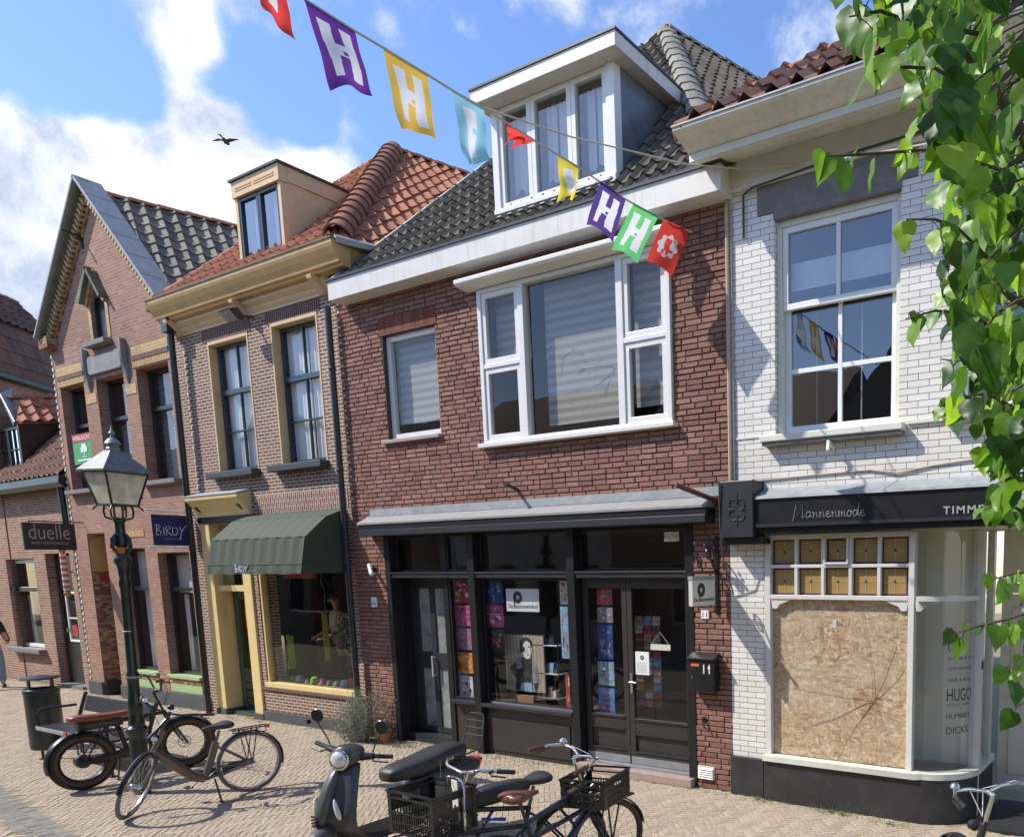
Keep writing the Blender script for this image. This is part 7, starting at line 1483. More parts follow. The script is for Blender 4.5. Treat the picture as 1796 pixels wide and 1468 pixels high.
lf = m.build('lantern_frame', 'iron_green_black', L)
for k in range(4): MB().quad(lb[k], lb[(k + 1) % 4], ltp[(k + 1) % 4], ltp[k]).build('lantern_pane', 'glass_lamp', lf)
MB().lathe([(.05, 3.22), (.05, 3.24), (.03, 3.26), (.045, 3.32), (.05, 3.40), (.035, 3.45), (.01, 3.46)], n=12).build('lamp_bulb', 'sign_cream', L, smooth=True)
m = MB(); a, b, c_, d_ = sq(3.55, .235), sq(3.57, .235), sq(3.70, .125), sq(3.78, .06)
for p, q in ((a, b), (b, c_), (c_, d_)):
    for k in range(4): m.quad(p[k], p[(k + 1) % 4], q[(k + 1) % 4], q[k])
m.add(a, [(3, 2, 1, 0)]); m.build('lantern_roof', 'lamp_roof', L, bevel=.004)
MB().lathe([(.06, 3.76), (.065, 3.80), (.05, 3.82), (.055, 3.84), (.075, 3.855), (.045, 3.90), (.02, 3.915), (.014, 3.94), (.03, 3.965), (.014, 3.99), (.008, 4.03), (.002, 4.05)], n=14).build('finial', 'pole_green_zinc', L, smooth=True)
# ---- litter bin
Bn = thing('litter_bin', 'round black litter bin with a raised flat lid', 'litter bin', (-14.2, 4.52, 0))
m = MB(); m.lathe([(.185, .0), (.195, .02), (.195, .80), (.205, .81), (.20, .83), (.205, .85), (.19, .87), (.17, .87), (.17, .70)], (-14.2, 4.52, 0), n=32); bd = m.build('body', 'iron_green_black', Bn, smooth=True)
m = MB(); 
for k in range(4): a = k * math.pi / 2 + .5; m.box(-14.2 + .17 * math.cos(a) - .015, -14.2 + .17 * math.cos(a) + .015, 4.52 + .17 * math.sin(a) - .015, 4.52 + .17 * math.sin(a) + .015, .86, 1.0)
m.build('lid_post', 'iron_green_black', Bn); MB().lathe([(.21, 1.0), (.22, 1.01), (.21, 1.03), (.05, 1.055)], (-14.2, 4.52, 0), n=32).build('lid', 'dark_steel', Bn, smooth=True)
# ---- bench
bn = thing('bench', 'dark grey street bench behind the fat tyre bicycle', 'bench', (-12.4, 4.45, 0)); x0, x1 = -13.42, -11.40
for k, (ya, yb) in enumerate(((4.18, 4.31), (4.325, 4.455), (4.47, 4.60))): bx('seat_slat', 'anthracite', bn, x0, x1, ya, yb, .42, .455, bevel=.006)
bx('seat_rail', 'zinc_dull', bn, x0, x1, 4.165, 4.179, .405, .455, bevel=.003)
MB().extr([(x0 + .1, 4.66, .60), (x0 + .1, 4.72, .80), (x0 + .1, 4.75, .80), (x0 + .1, 4.69, .60)], (x1 - x0 - .2, 0, 0)).build('backrest', 'anthracite', bn, bevel=.006)
for x in (x0 + .02, x1 - .02):
    MB().tube([(x, 4.20, .0), (x, 4.19, .60), (x, 4.22, .66), (x, 4.28, .68), (x, 4.62, .68)], .018, 8).build('leg', 'black_metal', bn, smooth=True); MB().tube([(x, 4.62, .0), (x, 4.63, .5), (x, 4.74, .84)], .024, 8).build('leg', 'black_metal', bn, smooth=True); MB().box(x - .04, x + .04, 4.16, 4.25, 0, .012).build('foot', 'black_metal', bn)
# ---- people
def skinmesh(name, mat, parent, joints, edges, sub=2, smooth=True):
    me = bpy.data.meshes.new(name); me.from_pydata([j[0] for j in joints], edges, []); o = bpy.data.objects.new(name, me); col.objects.link(o); o.parent = parent
    o.modifiers.new('k', 'SKIN'); 
    for i, j in enumerate(joints):
        rx, ry = (j[1], j[1]) if isinstance(j[1], (int, float)) else j[1]; me.skin_vertices[0].data[i].radius = (rx, ry); me.skin_vertices[0].data[i].use_root = (i == 0)
    s = o.modifiers.new('s', 'SUBSURF'); s.levels = s.render_levels = sub; me.materials.append(M[mat]); 
    dg = bpy.context.evaluated_depsgraph_get(); nm = bpy.data.meshes.new_from_object(o.evaluated_get(dg)); nm.materials.clear(); nm.materials.append(M[mat])
    for p in nm.polygons: p.use_smooth = True
    o.modifiers.clear(); o.data = nm; nm.name = name; return o
def person(label, loc, rz, walk=True, top='tee_black', legs='jeans', arm='bent', short=False):
    o = thing('person', label, 'person', loc, rz, local=True)
    lf, rf = ((.09, .24, .0), (-.09, -.22, .0)) if walk else ((.09, .02, 0), (-.09, 0, 0))
    lk, rk_ = ((.095, .16, .50), (-.095, -.02, .48)) if walk else ((.095, .04, .50), (-.095, .04, .50))
    # body: one continuous surface, clothing as slightly larger children
    J = [((0, 0, .96), (.15, .11)), ((0, 0, 1.12), (.13, .10)), ((0, .01, 1.30), (.155, .11)), ((0, .0, 1.43), (.12, .085)), ((0, .0, 1.49), .055), ((0, .01, 1.57), .055), ((0, .03, 1.66), (.078, .095)), ((0, .02, 1.73), (.07, .085)),
         ((.17, 0, 1.42), .052), ((-.17, 0, 1.42), .052)]
    if arm == 'bent': la = [((.24, -.10, 1.18), .043), ((.27, .06, 1.02), .034), ((.25, .13, 1.0), .026)]; ra = [((-.24, .06, 1.17), .043), ((-.26, .20, .98), .034), ((-.25, .26, .94), .026)]
    else: la = [((.24, .05, 1.16), .043), ((.18, .26, 1.05), .034), ((.13, .33, 1.03), .026)]; ra = [((-.24, .03, 1.16), .043), ((-.20, .25, 1.02), .034), ((-.15, .32, 1.0), .026)]
    b = len(J); J += la + ra; E_ = [(0, 1), (1, 2), (2, 3), (3, 4), (4, 5), (5, 6), (6, 7), (3, 8), (3, 9), (8, b), (b, b + 1), (b + 1, b + 2), (9, b + 3), (b + 3, b + 4), (b + 4, b + 5)]
    k = len(J); J += [((.09, 0, .88), .085), (lk, .058), ((lf[0], lf[1] - .03, .09), .04), ((lf[0], lf[1] + .10, .03), .03), ((-.09, 0, .88), .085), (rk_, .058), ((rf[0], rf[1] - .03, .09), .04), ((rf[0], rf[1] + .10, .03), .03)]
    E_ += [(0, k), (k, k + 1), (k + 1, k + 2), (k + 2, k + 3), (0, k + 4), (k + 4, k + 5), (k + 5, k + 6), (k + 6, k + 7)]
    bd = skinmesh('body', 'skin', o, J, E_)
    g_ = .014
    tj = [((0, 0, .95), (.17 + g_, .125 + g_)), ((0, 0, 1.12), (.145 + g_, .11 + g_)), ((0, .01, 1.30), (.165 + g_, .12 + g_)), ((0, 0, 1.43), (.125, .09)), ((0, 0, 1.475), .066), ((.17, 0, 1.42), .066), ((-.17, 0, 1.42), .066), (tuple(Vector(la[0][0]) * .8 + Vector((.17, 0, 1.42)) * .2), .062), (tuple(Vector(ra[0][0]) * .8 + Vector((-.17, 0, 1.42)) * .2), .062)]
    te = [(0, 1), (1, 2), (2, 3), (3, 4), (3, 5), (3, 6), (5, 7), (6, 8)]
    if not short: tj += [(la[1][0], .048), (ra[1][0], .048)]; te += [(7, 9), (8, 10)]
    skinmesh('shirt', top, o, tj, te)
    skinmesh('trousers', legs, o, [((0, 0, .97), (.155, .12)), ((0, 0, .90), (.16, .12)), ((.09, 0, .82), .105), ((lk), .078), ((lf[0], lf[1] - .03, .12), .075), ((-.09, 0, .82), .105), (rk_, .078), ((rf[0], rf[1] - .03, .12), .075)], [(0, 1), (1, 2), (2, 3), (3, 4), (1, 5), (5, 6), (6, 7)])
    for f_ in (lf, rf): MB().ball((f_[0], f_[1] + .04, .045), (.048, .13, .045), 12).build('shoe', 'shoe', o, smooth=True)
    MB().ball((0, .005, 1.715), (.092, .108, .10), 14).build('hair', 'hair_dark', o, smooth=True)
    # face
    m = MB(); m.ball((.03, .118, 1.68), .010, 8); m.ball((-.03, .118, 1.68), .010, 8); m.build('eyes', 'sign_white', o, smooth=True); m = MB(); m.tube([(0, .115, 1.68), (0, .14, 1.645), (0, .12, 1.64)], .012, 6); m.build('nose', 'skin', o, smooth=True); MB().box(-.022, .022, .108, .121, 1.61, 1.617).build('mouth', 'p_red', o)
    m = MB(); m.ball((.085, .02, 1.67), (.012, .02, .03), 8); m.ball((-.085, .02, 1.67), (.012, .02, .03), 8); m.build('ears', 'skin', o, smooth=True)
    for s, a_ in ((1, la), (-1, ra)):     # hands with separate fingers
        w0 = Vector(a_[2][0]); dd = (Vector(a_[2][0]) - Vector(a_[1][0])).normalized(); sd_ = dd.cross(Vector((0, 0, 1))).normalized(); dn_ = sd_.cross(dd).normalized() * -1; m = MB()
        m.ball(w0 + dd * .045, (.035, .042, .022), 10)
        for q in range(4): p0 = w0 + dd * .07 + sd_ * (-.027 + .018 * q); l = (.055, .065, .062, .048)[q]; m.tube([p0, p0 + dd * l * .5 + dn_ * .008, p0 + dd * l * .85 + dn_ * .03], [.009, .008, .006], 6)
        p0 = w0 + dd * .025 + sd_ * .032 * -s; m.tube([p0, p0 + dd * .03 + sd_ * .02 * -s, p0 + dd * .055 + sd_ * .018 * -s + dn_ * .01], [.010, .009, .007], 6); m.build('hand', 'skin', o, smooth=True)
    return o
person('person walking away at the left edge in dark top and jeans', (-22.45, 6.42, 0), R(68))
person('person in a grey t shirt standing inside the clothes shop window', (-13.25, F + 1.25, .30), R(165), walk=False, top='towel_grey', legs='tee_black', arm='held', short=True)
# ---- clothes shop display
def hang(label, mat, u, v0, v1, y, w0, w1, wave=.02):
    a, b = atY(u, v0, y), atY(u, v1, y); m = MB(); n = 14; H_ = a.z - b.z
    for j in range(8):
        for k in range(n):
            q = []
            for (kk, jj) in ((k, j), (k + 1, j), (k + 1, j + 1), (k, j + 1)): t = kk / n; s_ = jj / 8; ww = w0 + (w1 - w0) * s_; q.append((a.x - ww / 2 + ww * t, y + wave * math.sin(t * 15 + s_) - .03 * math.sin(math.pi * t), a.z - H_ * s_ - (.03 * abs(t - .5) * 2 if jj == 0 else 0)))
            m.quad(*q)
    return tag(m.build('garment', mat, None, smooth=True), label, 'garment')
hang('lime green garment hanging in the clothes shop window', 'garment_lime', 508, 1112, 1172, F + .55, .16, .24); hang('pale garment hanging beside the lime green one', 'garment_white', 492, 1112, 1178, F + .6, .14, .22); hang('long olive yellow scarf held up inside the clothes shop', 'garment_olive', 569, 1072, 1158, F + .75, .10, .14)
for k, (u, v) in enumerate(((480, 1049), (483, 1074), (487, 1098), (485, 1123))): tag(MB().ball(atY(u, v, F + .45), .022, 10).build('light_bulb', 'warm_glow', None, smooth=True), ('top', 'second', 'third', 'lowest')[k] + ' glowing bulb of the string in the clothes shop window', 'bulb', 'glowing bulbs in the window')
m = MB(); m.tube([atY(480, 1020, F + .45), atY(480, 1049, F + .45), atY(483, 1074, F + .45), atY(487, 1098, F + .45), atY(485, 1123, F + .45)], .004, 5); tag(m.build('light_string', 'cable_dark', None), 'thin dark cord of the bulb string in the clothes shop', 'cord')
def leaves(m, c, rad, n, sz, seed=0, flat=1.0, el=1.6):
    rnd = random.Random(seed)
    for _ in range(n):
        while True:
            p = Vector((rnd.uniform(-1, 1), rnd.uniform(-1, 1), rnd.uniform(-1, 1)))
            if p.length < 1: break
        p = Vector((p.x * rad[0], p.y * rad[1], p.z * rad[2])) + Vector(c); d = Vector((rnd.gauss(0, 1), rnd.gauss(0, 1), rnd.gauss(.3, 1))).normalized(); q = d.orthogonal().normalized(); q = Matrix.Rotation(rnd.uniform(0, 6.3), 3, d) @ q; s = sz * rnd.uniform(.6, 1.2); nn = d.cross(q)
        m.add([p, p + d * s * .5 + q * s * .5 / el + nn * s * .08, p + d * s, p + d * s * .5 - q * s * .5 / el + nn * s * .08], [(0, 1, 2, 3)])
    return m
pl = thing('potted_plant', 'tall leafy plant with pale blossoms inside the clothes shop window', 'plant', tuple(atY(620, 1185, F + .4))); m = MB(); mb2 = MB()
for k, (u, v) in enumerate(((606, 1085), (612, 1105), (618, 1125), (624, 1145), (622, 1165), (600, 1140), (598, 1105))): c = atY(u, v, F + .4); leaves(m, c, (.10, .08, .10), 60, .06, k); leaves(mb2, c, (.10, .07, .09), 26, .045, k + 50, el=1.1)
m.tube([atY(622, 1200, F + .4), atY(615, 1120, F + .4), atY(608, 1080, F + .4)], .012, 6); m.build('foliage', 'house_plant', pl); mb2.build('blossoms', 'blossom', pl); q = atY(622, 1192, F + .4); MB().lathe([(.08, -.12), (.10, .02), (.09, .03)], q, n=16).build('pot', 'clay_pot', pl, smooth=True)
rnd = random.Random(5)
for k in range(9):
    u = 500 + k * 13; q = atY(u, 1185 + rnd.uniform(-3, 3) + k * .9, F + .35); r_ = rnd.uniform(.04, .075); mt = rnd.choice(('p_cream', 'p_green', 'garment_white', 'p_pink', 'clay_pot', 'p_white', 'garment_lime')); q.z = .62
    tag(MB().lathe([(r_ * .6, 0), (r_, .02), (r_ * rnd.uniform(.7, 1), r_ * rnd.uniform(.7, 1.6)), (r_ * .5, r_ * 1.7)], q, n=14).build('vase', mt, None, smooth=True), ('first', 'second', 'third', 'fourth', 'fifth', 'sixth', 'seventh', 'eighth', 'ninth')[k] + ' small vase from the left on the clothes shop window ledge', 'vase', 'small wares on the window ledge')
for u0, u1, v in ((471, 498, 1066), (523, 570, 1071)): a, b = atY(u0, v, F + 1.6), atY(u1, v, F + 1.6); tag(MB().box(a.x, b.x, F + 1.55, F + 1.75, a.z - .012, a.z + .012).build('wall_shelf', 'sign_cream', None), ('short' if u0 < 500 else 'long') + ' pale shelf on the back wall of the clothes shop', 'shelf')
a, b = atY(525, 1158, F + 1.9), atY(575, 1115, F + 1.9); tag(MB().box(a.x, b.x, F + 1.9, F + 2.3, .3, b.z).build('shop_counter', 'wood_box', None, bevel=.01), 'brown wooden counter at the back of the clothes shop', 'counter')
a = atY(497, 1008, F + .9); tag(MB().box(a.x, a.x + .9, F + .9, F + .95, a.z - .06, a.z + .03).build('red_banner', 'p_red', None), 'dark red strip high inside the clothes shop window', 'banner')
# ---- shrub in front of the pier
bs_ = thing('shrub', 'silvery green leafy shrub in front of the brick pier', 'shrub', (-10.5, 6.85, 0)); m = MB(); mt = MB()
rnd = random.Random(3)
for k in range(46):
    a = rnd.uniform(0, 6.28); L_ = rnd.uniform(.35, .95); d = Vector((math.cos(a) * rnd.uniform(.1, .75), math.sin(a) * .3 - .1, 1)).normalized(); p = Vector((-10.5 + rnd.gauss(0, .16), 6.84 + rnd.gauss(0, .05), 0)); L_ *= (.75 if d.x < 0 else 1.0); q = p + d * L_ * .9; mt.tube([p, (p + q) / 2 + Vector((0, 0, .04)), q], [.006, .004, .002], 5)
    for t in (.25, .4, .55, .7, .85, 1): leaves(m, p + (q - p) * t, (.075, .06, .075), 26, .032, k * 7 + int(t * 10), el=2.2)
mt.build('stems', 'bark', bs_); m.build('foliage', 'bush_leaf', bs_)
pt_ = thing('flower_pot', 'small terracotta pot with an orange flower by the door', 'flower pot', (-10.05, 6.95, 0)); MB().lathe([(.06, 0), (.085, .13), (.09, .14), (.08, .14)], (-10.08, 6.95, 0), n=16).build('pot', 'clay_pot', pt_, smooth=True); leaves(MB(), (-10.08, 6.95, .19), (.08, .08, .05), 60, .05, 3).build('foliage', 'weed', pt_); leaves(MB(), (-10.06, 6.92, .24), (.05, .05, .03), 40, .03, 8, el=1.1).build('flower', 'orange_paint', pt_)
# ================================================================ BUNTING
def sy(u, v): return atZ(u, v, 5.98)
anchor = atY(1214, 408, F - .02)
SP = [anchor, sy(1175, 392), sy(1097, 350), sy(1012, 292), sy(942, 250), sy(848, 190), sy(795, 160), sy(750, 132), sy(673, 85), sy(622, 55), sy(535, 0), sy(440, -60), sy(300, -150)]
d_ = (SP[-1] - SP[-2]); SP.append(SP[-1] + d_ * 3)
m = MB(); m.tube(SP, .009, 6); tag(m.build('bunting_string', 'rope', None), 'long string of bunting stretched over the street from the brick wall', 'bunting string')
def H_(u, v):     # the letter with slanted legs and a little case cut in its middle
    if not (.16 < u < .90 and .14 < v < .86): return False
    s = (v - .14) / .72; l0, l1 = .16 + .05 * s, .42 + .05 * s - .10 * s; r0, r1 = .60 + .02 * s, .84 + .04 * s
    if l0 < u < l1 or r0 < u < r1: return True
    if .40 < v < .58 and l0 < u < r1: return not (.50 < v < .56 and .50 < u < .62)
    return False
def dino(u, v):
    a, b = (u - .5) / .38, (v - .5) / .26; r = math.hypot(a, b); t = math.atan2(b, a)
    if r > .92 + .10 * math.cos(8 * t): return False
    body = (abs(a + .05 - b * .3) < .30 - .12 * abs(b) and -.3 < b < .45) or (-.62 < b < -.25 and -.35 < a < .25) or (.35 < b < .72 and (-.35 < a < -.12 or .05 < a < .28)) or (.2 < b < .4 and .1 < a < .6)
    return not body
def flag(label, c, mat, mark=None, fold=None, wav=.02, seed=0, ext=None):
    """c: four corners TL TR BR BL in space; a waving cloth with its printed mark as a second colour"""
    nu, nv = 64, 84; rnd = random.Random(seed); ph = rnd.uniform(0, 6); TL, TR, BR, BL = c; nrm = (TR - TL).cross(BL - TL).normalized(); m = MB(); base = len(m.v)
    for j in range(nv + 1):
        v = j / nv
        for i in range(nu + 1):
            u = i / nu; p = TL * (1 - u) * (1 - v) + TR * u * (1 - v) + BR * u * v + BL * (1 - u) * v
            p = p + nrm * (wav * v * math.sin(u * 7 + v * 3 + ph) + wav * .6 * v * math.sin(v * 9 + ph)) + Vector((0, 0, 1)) * (.10 * v ** 3 * math.sin(u * math.pi) * (TR - TL).length)
            if fold: p = fold(p, u, v, c)
            m.v.append(p)
    for j in range(nv):
        for i in range(nu):
            a = j * (nu + 1) + i; m.f.append((a, a + 1, a + nu + 2, a + nu + 1)); m.mi.append(1 if mark and mark((i + .5) / nu, (j + .5) / nv) else 0)
    return tag(m.build('flag', [mat, 'flag_white'], None, smooth=True), label, 'flag', 'flags on the bunting string')
def fc(TL, TR, BR, BL, dy=0.0):
    a, b = sy(*TL), sy(*TR); c = atY(*BR, b.y + dy); d = atY(*BL, a.y + dy); return [a, b, c, d]
flag('red flag partly cut off by the top edge of the picture', fc((445, -55), (500, -22), (516, 77), (462, 22)), 'flag_red', lambda u, v: .25 < u < .6 and .30 < v < .66, seed=1)
flag('large purple flag with a white letter H high on the string', fc((533, -2), (622, 55), (655, 168), (583, 156)), 'flag_purple', H_, seed=2)
flag('golden yellow flag with a pale letter H against the sky', fc((672, 84), (750, 132), (762, 250), (700, 231)), 'flag_yellow', H_, seed=3)
flag('light blue flag twisted in the wind beside the white dormer', fc((794, 160), (850, 190), (853, 291), (815, 297)), 'flag_blue', lambda u, v: .25 < u < .70 and .14 < v < .86 and not (.42 < v < .5 and u > .5), wav=.045, seed=4)
flag('small crumpled red flag in front of the dormer windows', fc((884, 215), (942, 250), (905, 256), (892, 250)), 'flag_red', None, wav=.06, seed=5)
flag('narrow lemon yellow flag in front of the dormer sill', fc((976, 271), (1014, 293), (1012, 348), (985, 352)), 'flag_lemon', lambda u, v: .35 < u < .75 and .2 < v < .9, wav=.04, seed=6)
b = fc((1054, 318), (1098, 350), (1073, 424), (1026, 393)); flag('indigo flag with a white letter H before the brick wall', b, 'flag_indigo', H_, wav=.012, seed=7)
b = fc((1112, 356), (1155, 380), (1116, 461), (1071, 437)); flag('green flag with a white letter H', b, 'flag_green', H_, wav=.012, seed=8)
b = fc((1164, 384), (1209, 405), (1178, 485), (1133, 458)); b[1] = atY(1209, 405, F - .05); b[2] = atY(1178, 485, F - .12); b[3] = atY(1133, 458, F - .3); b[0] = atY(1164, 384, F - .3)
flag('red flag with a white emblem nearest the brick wall', b, 'flag_red', dino, wav=.01, seed=9)
m = MB(); a = sy(850, 190); m.tube([a, atZ(1000, 240, 6.1), atZ(1200, 288, 6.2), atY(1300, 297, 6.95), atY(1392, 291, F - .06)], .007, 5); tag(m.build('overhead_cable', 'rope', None), 'thin overhead cable running from the bunting to the white house', 'cable')
m = MB(); m.tube([atY(1392, 291, F - .06), atY(1500, 275, 6.6), atY(1640, 250, 6.0), atY(1800, 215, 5.2), atY(2100, 140, 4.0)], .006, 5); tag(m.build('overhead_cable', 'rope', None), 'thin dark cable leading from the white frieze into the tree', 'cable')
m = MB(); m.tube([anchor, anchor + Vector((.12, .0, -.03)), anchor + Vector((.22, .02, -.12)), anchor + Vector((.42, .03, -.35))], .008, 5); tag(m.build('tie_cord', 'cable_dark', None), 'short frayed cord tying the bunting to the brick wall', 'cord')

# ================================================================ BIRD
bp_ = atD(396, 248, 34); r_ = (CT @ Vector((1, 0, 0))).normalized(); u_ = (CT @ Vector((0, -1, 0))).normalized(); f_ = r_.cross(u_)
m = MB()
def bpnt(a, b, c=0): return bp_ + r_ * a + u_ * b + f_ * c
m.tube([bpnt(-.04, .02, -.2), bpnt(-.01, .0, -.12), bpnt(0, -.03, 0), bpnt(.03, -.03, .12), bpnt(.05, -.04, .25)], [.02, .05, .065, .05, .015], 8)
for s in (-1, 1): m.add([bpnt(.02 * s, .0, -.08), bpnt(.22 * s, .08, -.10), bpnt(.42 * s, .03 + .03 * s, -.02), bpnt(.40 * s, .01 + .03 * s, .04), bpnt(.20 * s, .03, .08), bpnt(.02 * s, -.02, .10)], [(0, 1, 2, 3, 4, 5)])
m.add([bpnt(.05, -.04, .2), bpnt(.12, -.05, .38), bpnt(.0, -.05, .38)], [(0, 1, 2)]); tag(m.build('bird', 'bird_black', None, smooth=True), 'dark bird gliding in front of the white cloud', 'bird')

# ================================================================ TREE
TR_ = thing('linden_tree', 'linden tree whose leafy branches hang in at the right edge', 'tree', (.85, 3.5, 0))
m = MB(); top = Vector((.55, 3.2, 4.6)); m.tube([(.85, 3.5, -.05), (.83, 3.48, 1.2), (.78, 3.42, 2.8), (.68, 3.3, 3.8), top, top + Vector((-.1, 0, 1.5))], [.17, .13, .115, .10, .08, .05], 14); m.build('trunk', 'bark', TR_, smooth=True)
lm = MB(); lv = MB(); rnd = random.Random(21)
def leaf(p, tip, nrm, s):
    tip = tip.normalized(); side = tip.cross(nrm).normalized(); n = side.cross(tip).normalized(); cu = rnd.uniform(.03, .16); fo = rnd.uniform(.06, .22); tw = rnd.uniform(-.08, .08)
    n_ = 9; ph = rnd.uniform(0, 6)
    def mid(t): return p + tip * (s * t) - n * (s * cu * t * t)
    def hw(t): return .52 * (math.sin(math.pi * min(1, (t + .10) / 1.14) ** .62)) ** .85 * (1 - .42 * t)
    C_ = [mid(.98 * k / n_) for k in range(n_)]; T = p + tip * s * 1.06 - n * (s * cu * 1.2)
    for sg in (1, -1):
        E_ = []
        for k in range(n_):
            t = -.08 + 1.02 * k / (n_ - 1) * .97; w_ = hw(t) * (1 + .06 * math.sin(k * 2.6 + sg + ph)); w_ *= 1 - max(0, t - .78) * 1.6; rip = .03 * math.sin(k * 1.3 + ph * sg)
            E_.append(p + tip * (s * t) + side * (sg * s * w_) + n * (s * (fo * w_ + tw * sg * t + rip - cu * t * t - .10 * w_ * w_)))
        M_ = [(C_[k] + E_[k]) / 2 + n * (s * .028 * (1 if k % 2 else .3)) for k in range(n_)]
        vs = C_ + M_ + E_ + [T]; fs = [(k, k + 1, n_ + k + 1, n_ + k) for k in range(n_ - 1)] + [(n_ + k, n_ + k + 1, 2 * n_ + k + 1, 2 * n_ + k) for k in range(n_ - 1)] + [(n_ - 1, 3 * n_, 2 * n_ - 1), (2 * n_ - 1, 3 * n_, 3 * n_ - 1)]
        lv.add(vs, fs if sg > 0 else [f[::-1] for f in fs])
sunv = SUN
def hangleaf(p, s, dirn=None, vis=False):
    tip = Vector((rnd.gauss(0, .35), rnd.gauss(0, .35), -1)) + (dirn or Vector((0, 0, 0))) * .5; q = rnd.uniform(-1.3, 1.3)
    tc_ = (EYE - p); tc_.z = 0; tc_.normalize(); nn = Matrix.Rotation(q, 3, 'Z') @ tc_ * rnd.choice((1, 1, 1, -1)) + Vector((0, 0, rnd.uniform(.1, .9)))
    leaf(p, tip, nn, s)
def twig(pts, r=.004, n=5, s=.085, sp=.03):
    lm.tube(pts, [r * 1.4] + [r] * (len(pts) - 2) + [r * .4], 5)
    L = [(pts[i + 1] - pts[i]).length for i in range(len(pts) - 1)]; tot = sum(L)
    for k in range(n):
        t = tot * (k + .6) / n; i = 0
        while i < len(L) - 1 and t > L[i]: t -= L[i]; i += 1
        p = pts[i] + (pts[i + 1] - pts[i]) * min(1, t / L[i]); off = Vector((rnd.uniform(-sp, sp), rnd.uniform(-sp, sp), rnd.uniform(-sp, .01))); lm.tube([p, p + off * .6 + Vector((0, 0, .004)), p + off], .0013, 4); hangleaf(p + off, s * .86 * rnd.uniform(.6, 1.2), (pts[-1] - pts[0]).normalized())
def tp(L, d0, d1): n = len(L) - 1; return [atD(u, v, d0 + (d1 - d0) * i / n) for i, (u, v) in enumerate(L)]
for L, a, b, n, s in ((((1760, 300), (1640, 262), (1560, 268), (1500, 272), (1448, 274)), 2.6, 2.15, 9, .085), (((1680, -40), (1600, 0), (1520, -4), (1448, -20)), 2.4, 2.1, 7, .10), (((1720, 60), (1600, 40), (1545, 20), (1490, 30)), 2.4, 2.1, 7, .11), (((1720, 170), (1640, 120), (1585, 118), (1515, 128)), 2.5, 2.2, 8, .10),
                      (((1760, 480), (1680, 400), (1640, 385), (1590, 385)), 2.7, 2.35, 6, .085), (((1780, 600), (1700, 550), (1640, 545), (1588, 560)), 2.7, 2.4, 7, .085), (((1790, 720), (1730, 690), (1670, 700), (1635, 722)), 2.7, 2.4, 9, .09), (((1800, 660), (1730, 640), (1650, 630)), 2.6, 2.3, 6, .085),
                      (((1800, 900), (1760, 880), (1726, 895)), 2.5, 2.3, 6, .08), (((1830, 1000), (1780, 1005), (1745, 1015)), 2.5, 2.3, 6, .08), (((1840, 1060), (1770, 1085), (1715, 1098), (1672, 1112)), 2.6, 2.3, 10, .085), (((1850, 1120), (1800, 1150), (1770, 1185)), 2.5, 2.3, 8, .08), (((1830, 740), (1760, 770), (1720, 790)), 2.5, 2.3, 9, .085),
                      (((1860, 1200), (1815, 1215), (1785, 1240)), 2.5, 2.4, 6, .08), (((1840, 820), (1790, 830), (1745, 850)), 2.4, 2.2, 8, .085)):
    twig(tp(L, a, b), n=n, s=s)
    hub_ = atD(L[0][0] + 230, L[0][1] - 60, 3.0); lm.tube([tp(L, a, b)[0], (tp(L, a, b)[0] + hub_) / 2 + Vector((0, 0, .1)), hub_], [.006, .010, .016], 6)
def bound(v):
    K_ = [(-150, 1500), (0, 1560), (60, 1580), (110, 1595), (200, 1615), (300, 1640), (400, 1660), (470, 1650), (600, 1660), (700, 1672), (780, 1722), (860, 1770), (930, 1815), (1000, 1820), (1080, 1800), (1150, 1820), (1230, 1850), (1300, 1900)]
    for (a, x), (b, y) in zip(K_, K_[1:]):
        if a <= v <= b: return x + (y - x) * (v - a) / (b - a)
    return 1900
for k in range(1350):
    v = rnd.uniform(-140, 1280); u = bound(v) + abs(rnd.gauss(0, 1)) * 120 + rnd.uniform(-6, 30)
    if u > 2050: continue
    if v > 860 and rnd.random() < .45: continue
    dist = rnd.uniform(2.1, 4.3); p = atD(u, v, dist); hangleaf(p, .074 * rnd.choice((.5, .7, .85, 1, 1.15, 1.35)) * rnd.uniform(.85, 1.1))
    if k % 5 == 0: q = p + Vector((rnd.uniform(.1, .3), rnd.uniform(-.1, .2), rnd.uniform(.05, .2))); lm.tube([p, (p + q) / 2 + Vector((0, 0, .02)), q], [.0015, .003, .004], 4)
for k in range(900):       # the rest of the crown, out of the picture to the right
    a, r0, z = rnd.uniform(0, 6.28), rnd.uniform(.2, 1.7), rnd.uniform(2.7, 6.5); p = Vector((.9 + r0 * math.cos(a), 3.2 + r0 * math.sin(a), z)); q = CAMR @ (p - EYE)
    if q.z > 0 and q.x / q.z * FOC + PX < 1900: continue
    if (p - EYE).length < 1.4: continue
    hangleaf(p, .1 * rnd.uniform(.8, 1.4))
for L, r in ((((1900, 420), (1796, 240), (1740, 150), (1690, 90)), (.030, .020, .013, .008)), (((1900, 420), (1780, 330), (1700, 330), (1660, 250)), (.026, .016, .010, .006)), (((1950, 640), (1850, 560), (1770, 520), (1720, 470)), (.03, .018, .010, .006)), (((1960, 760), (1860, 770), (1800, 740), (1750, 700)), (.026, .016, .010, .006)), (((1960, 980), (1880, 960), (1820, 1000), (1790, 1060)), (.02, .013, .008, .005))):
    P_ = tp(L, 3.2, 2.7); lm.tube([top + Vector((0, 0, -.8)), P_[0]] + P_[1:], [.05, r[0]] + list(r[1:]), 8)
lm.build('branches', 'bark', TR_, smooth=True); lf = lv.build('foliage', 'leaf_green', TR_)
bm = bmesh.new(); bm.from_mesh(lf.data); bmesh.ops.remove_doubles(bm, verts=bm.verts, dist=1e-5)
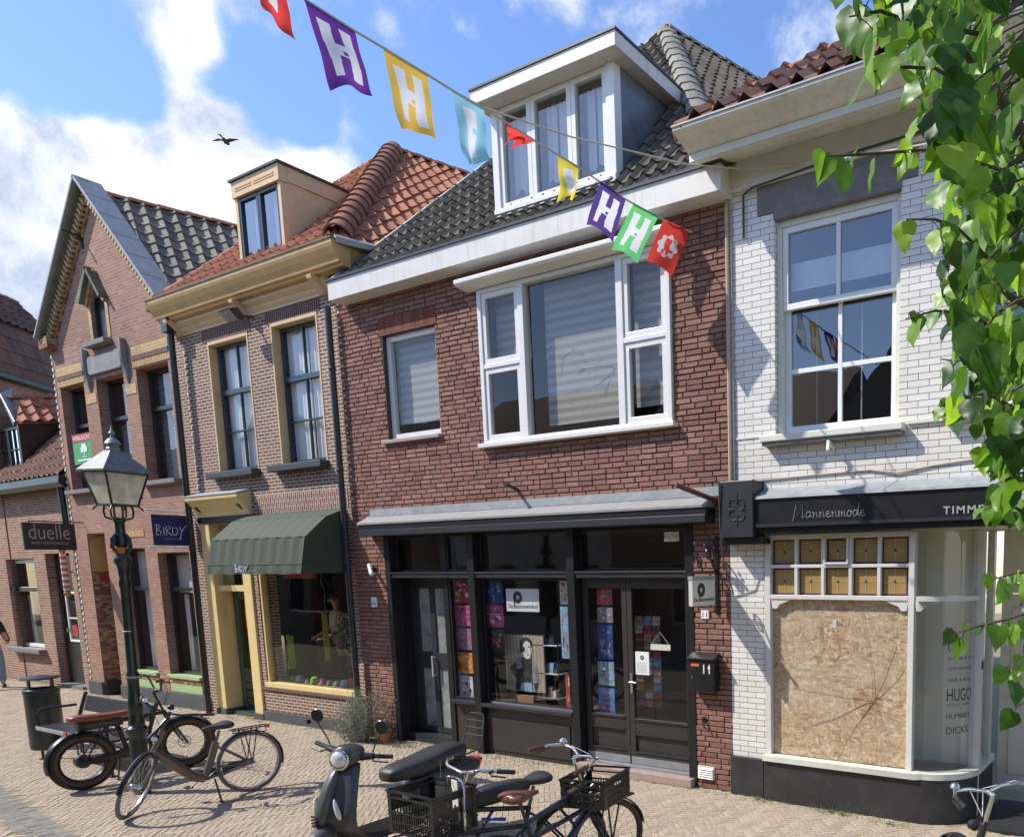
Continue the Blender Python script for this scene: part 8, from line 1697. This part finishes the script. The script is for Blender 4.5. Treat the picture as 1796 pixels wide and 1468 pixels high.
for f in bm.faces: f.smooth = True
bm.to_mesh(lf.data); bm.free()
# ================================================================ HOUSES ACROSS THE STREET (seen mirrored in the windows)
def opposite(label, x0, x1, mat, z1, gable, roofm, nwin):
    y = -4.2; o = thing('house_opposite', label, 'house', ((x0 + x1) / 2, y, 0)); wd = x1 - x0; holes = []
    for k in range(nwin):
        a = x0 + wd * (k + .25) / nwin; b = x0 + wd * (k + .75) / nwin; holes += [(a, b, 3.7, 5.4), (a, b, .8, 2.6)]
    wall(o, mat, x0, x1, 0, z1, y - .3, .3, holes)
    for a, b, c, d in holes: f_ = MB().box(a, b, y - .12, y - .08, c, c + .06).box(a, b, y - .12, y - .08, d - .06, d).box(a, a + .06, y - .12, y - .08, c + .06, d - .06).box(b - .06, b, y - .12, y - .08, c + .06, d - .06).build('window', 'sign_white', o); MB().quad((a, y - .15, c), (b, y - .15, c), (b, y - .15, d), (a, y - .15, d)).build('pane', 'room_dark', f_)
    bx('cornice', 'white_paint', o, x0, x1, y, y + .3, z1 - .25, z1)
    if gable: MB().extr([(x0, y - .29, z1 + .001), (x1, y - .29, z1 + .001), ((x0 + x1) / 2, y - .29, z1 + gable)], (0, -5, 0)).build('roof', roofm, o)
    else: MB().extr([(x0, y + .25, z1 + .001), (x0, y - 3, z1 + 2.6), (x0, y - 6, z1 + .001)], (wd, 0, 0)).build('roof', roofm, o)
opposite('old brick house across the street with a brown tiled roof', -15.5, -8.6, 'old_brick', 5.6, 0, 'tiles_brown', 4)
opposite('dark brick gabled house across the street', -8.58, -3.2, 'plum_brick', 5.8, 3.0, 'tiles_dark', 3)
opposite('red brick house across the street with an orange roof', -3.18, 3.6, 'red_brick', 5.6, 0, 'tiles_orange', 4)
opposite('white rendered house across the street with a weathered roof', -23.0, -15.52, 'white_paint', 6.0, 0, 'tiles_mixed', 4)
opposite('pale gabled house across the street at its right end', 3.62, 9.0, 'white_paint', 5.6, 2.6, 'tiles_brown', 3)
opposite('low red brick house across the street beyond the old brick one', -31.0, -23.02, 'red_brick', 5.8, 0, 'tiles_dark', 4)
opposite('dark gabled house across the street towards the far end', -38.0, -31.02, 'plum_brick', 6.2, 3.0, 'tiles_brown', 3)
opposite('last brick house across the street at its far left end', -56.0, -38.02, 'old_brick', 6.4, 0, 'tiles_dark', 6)
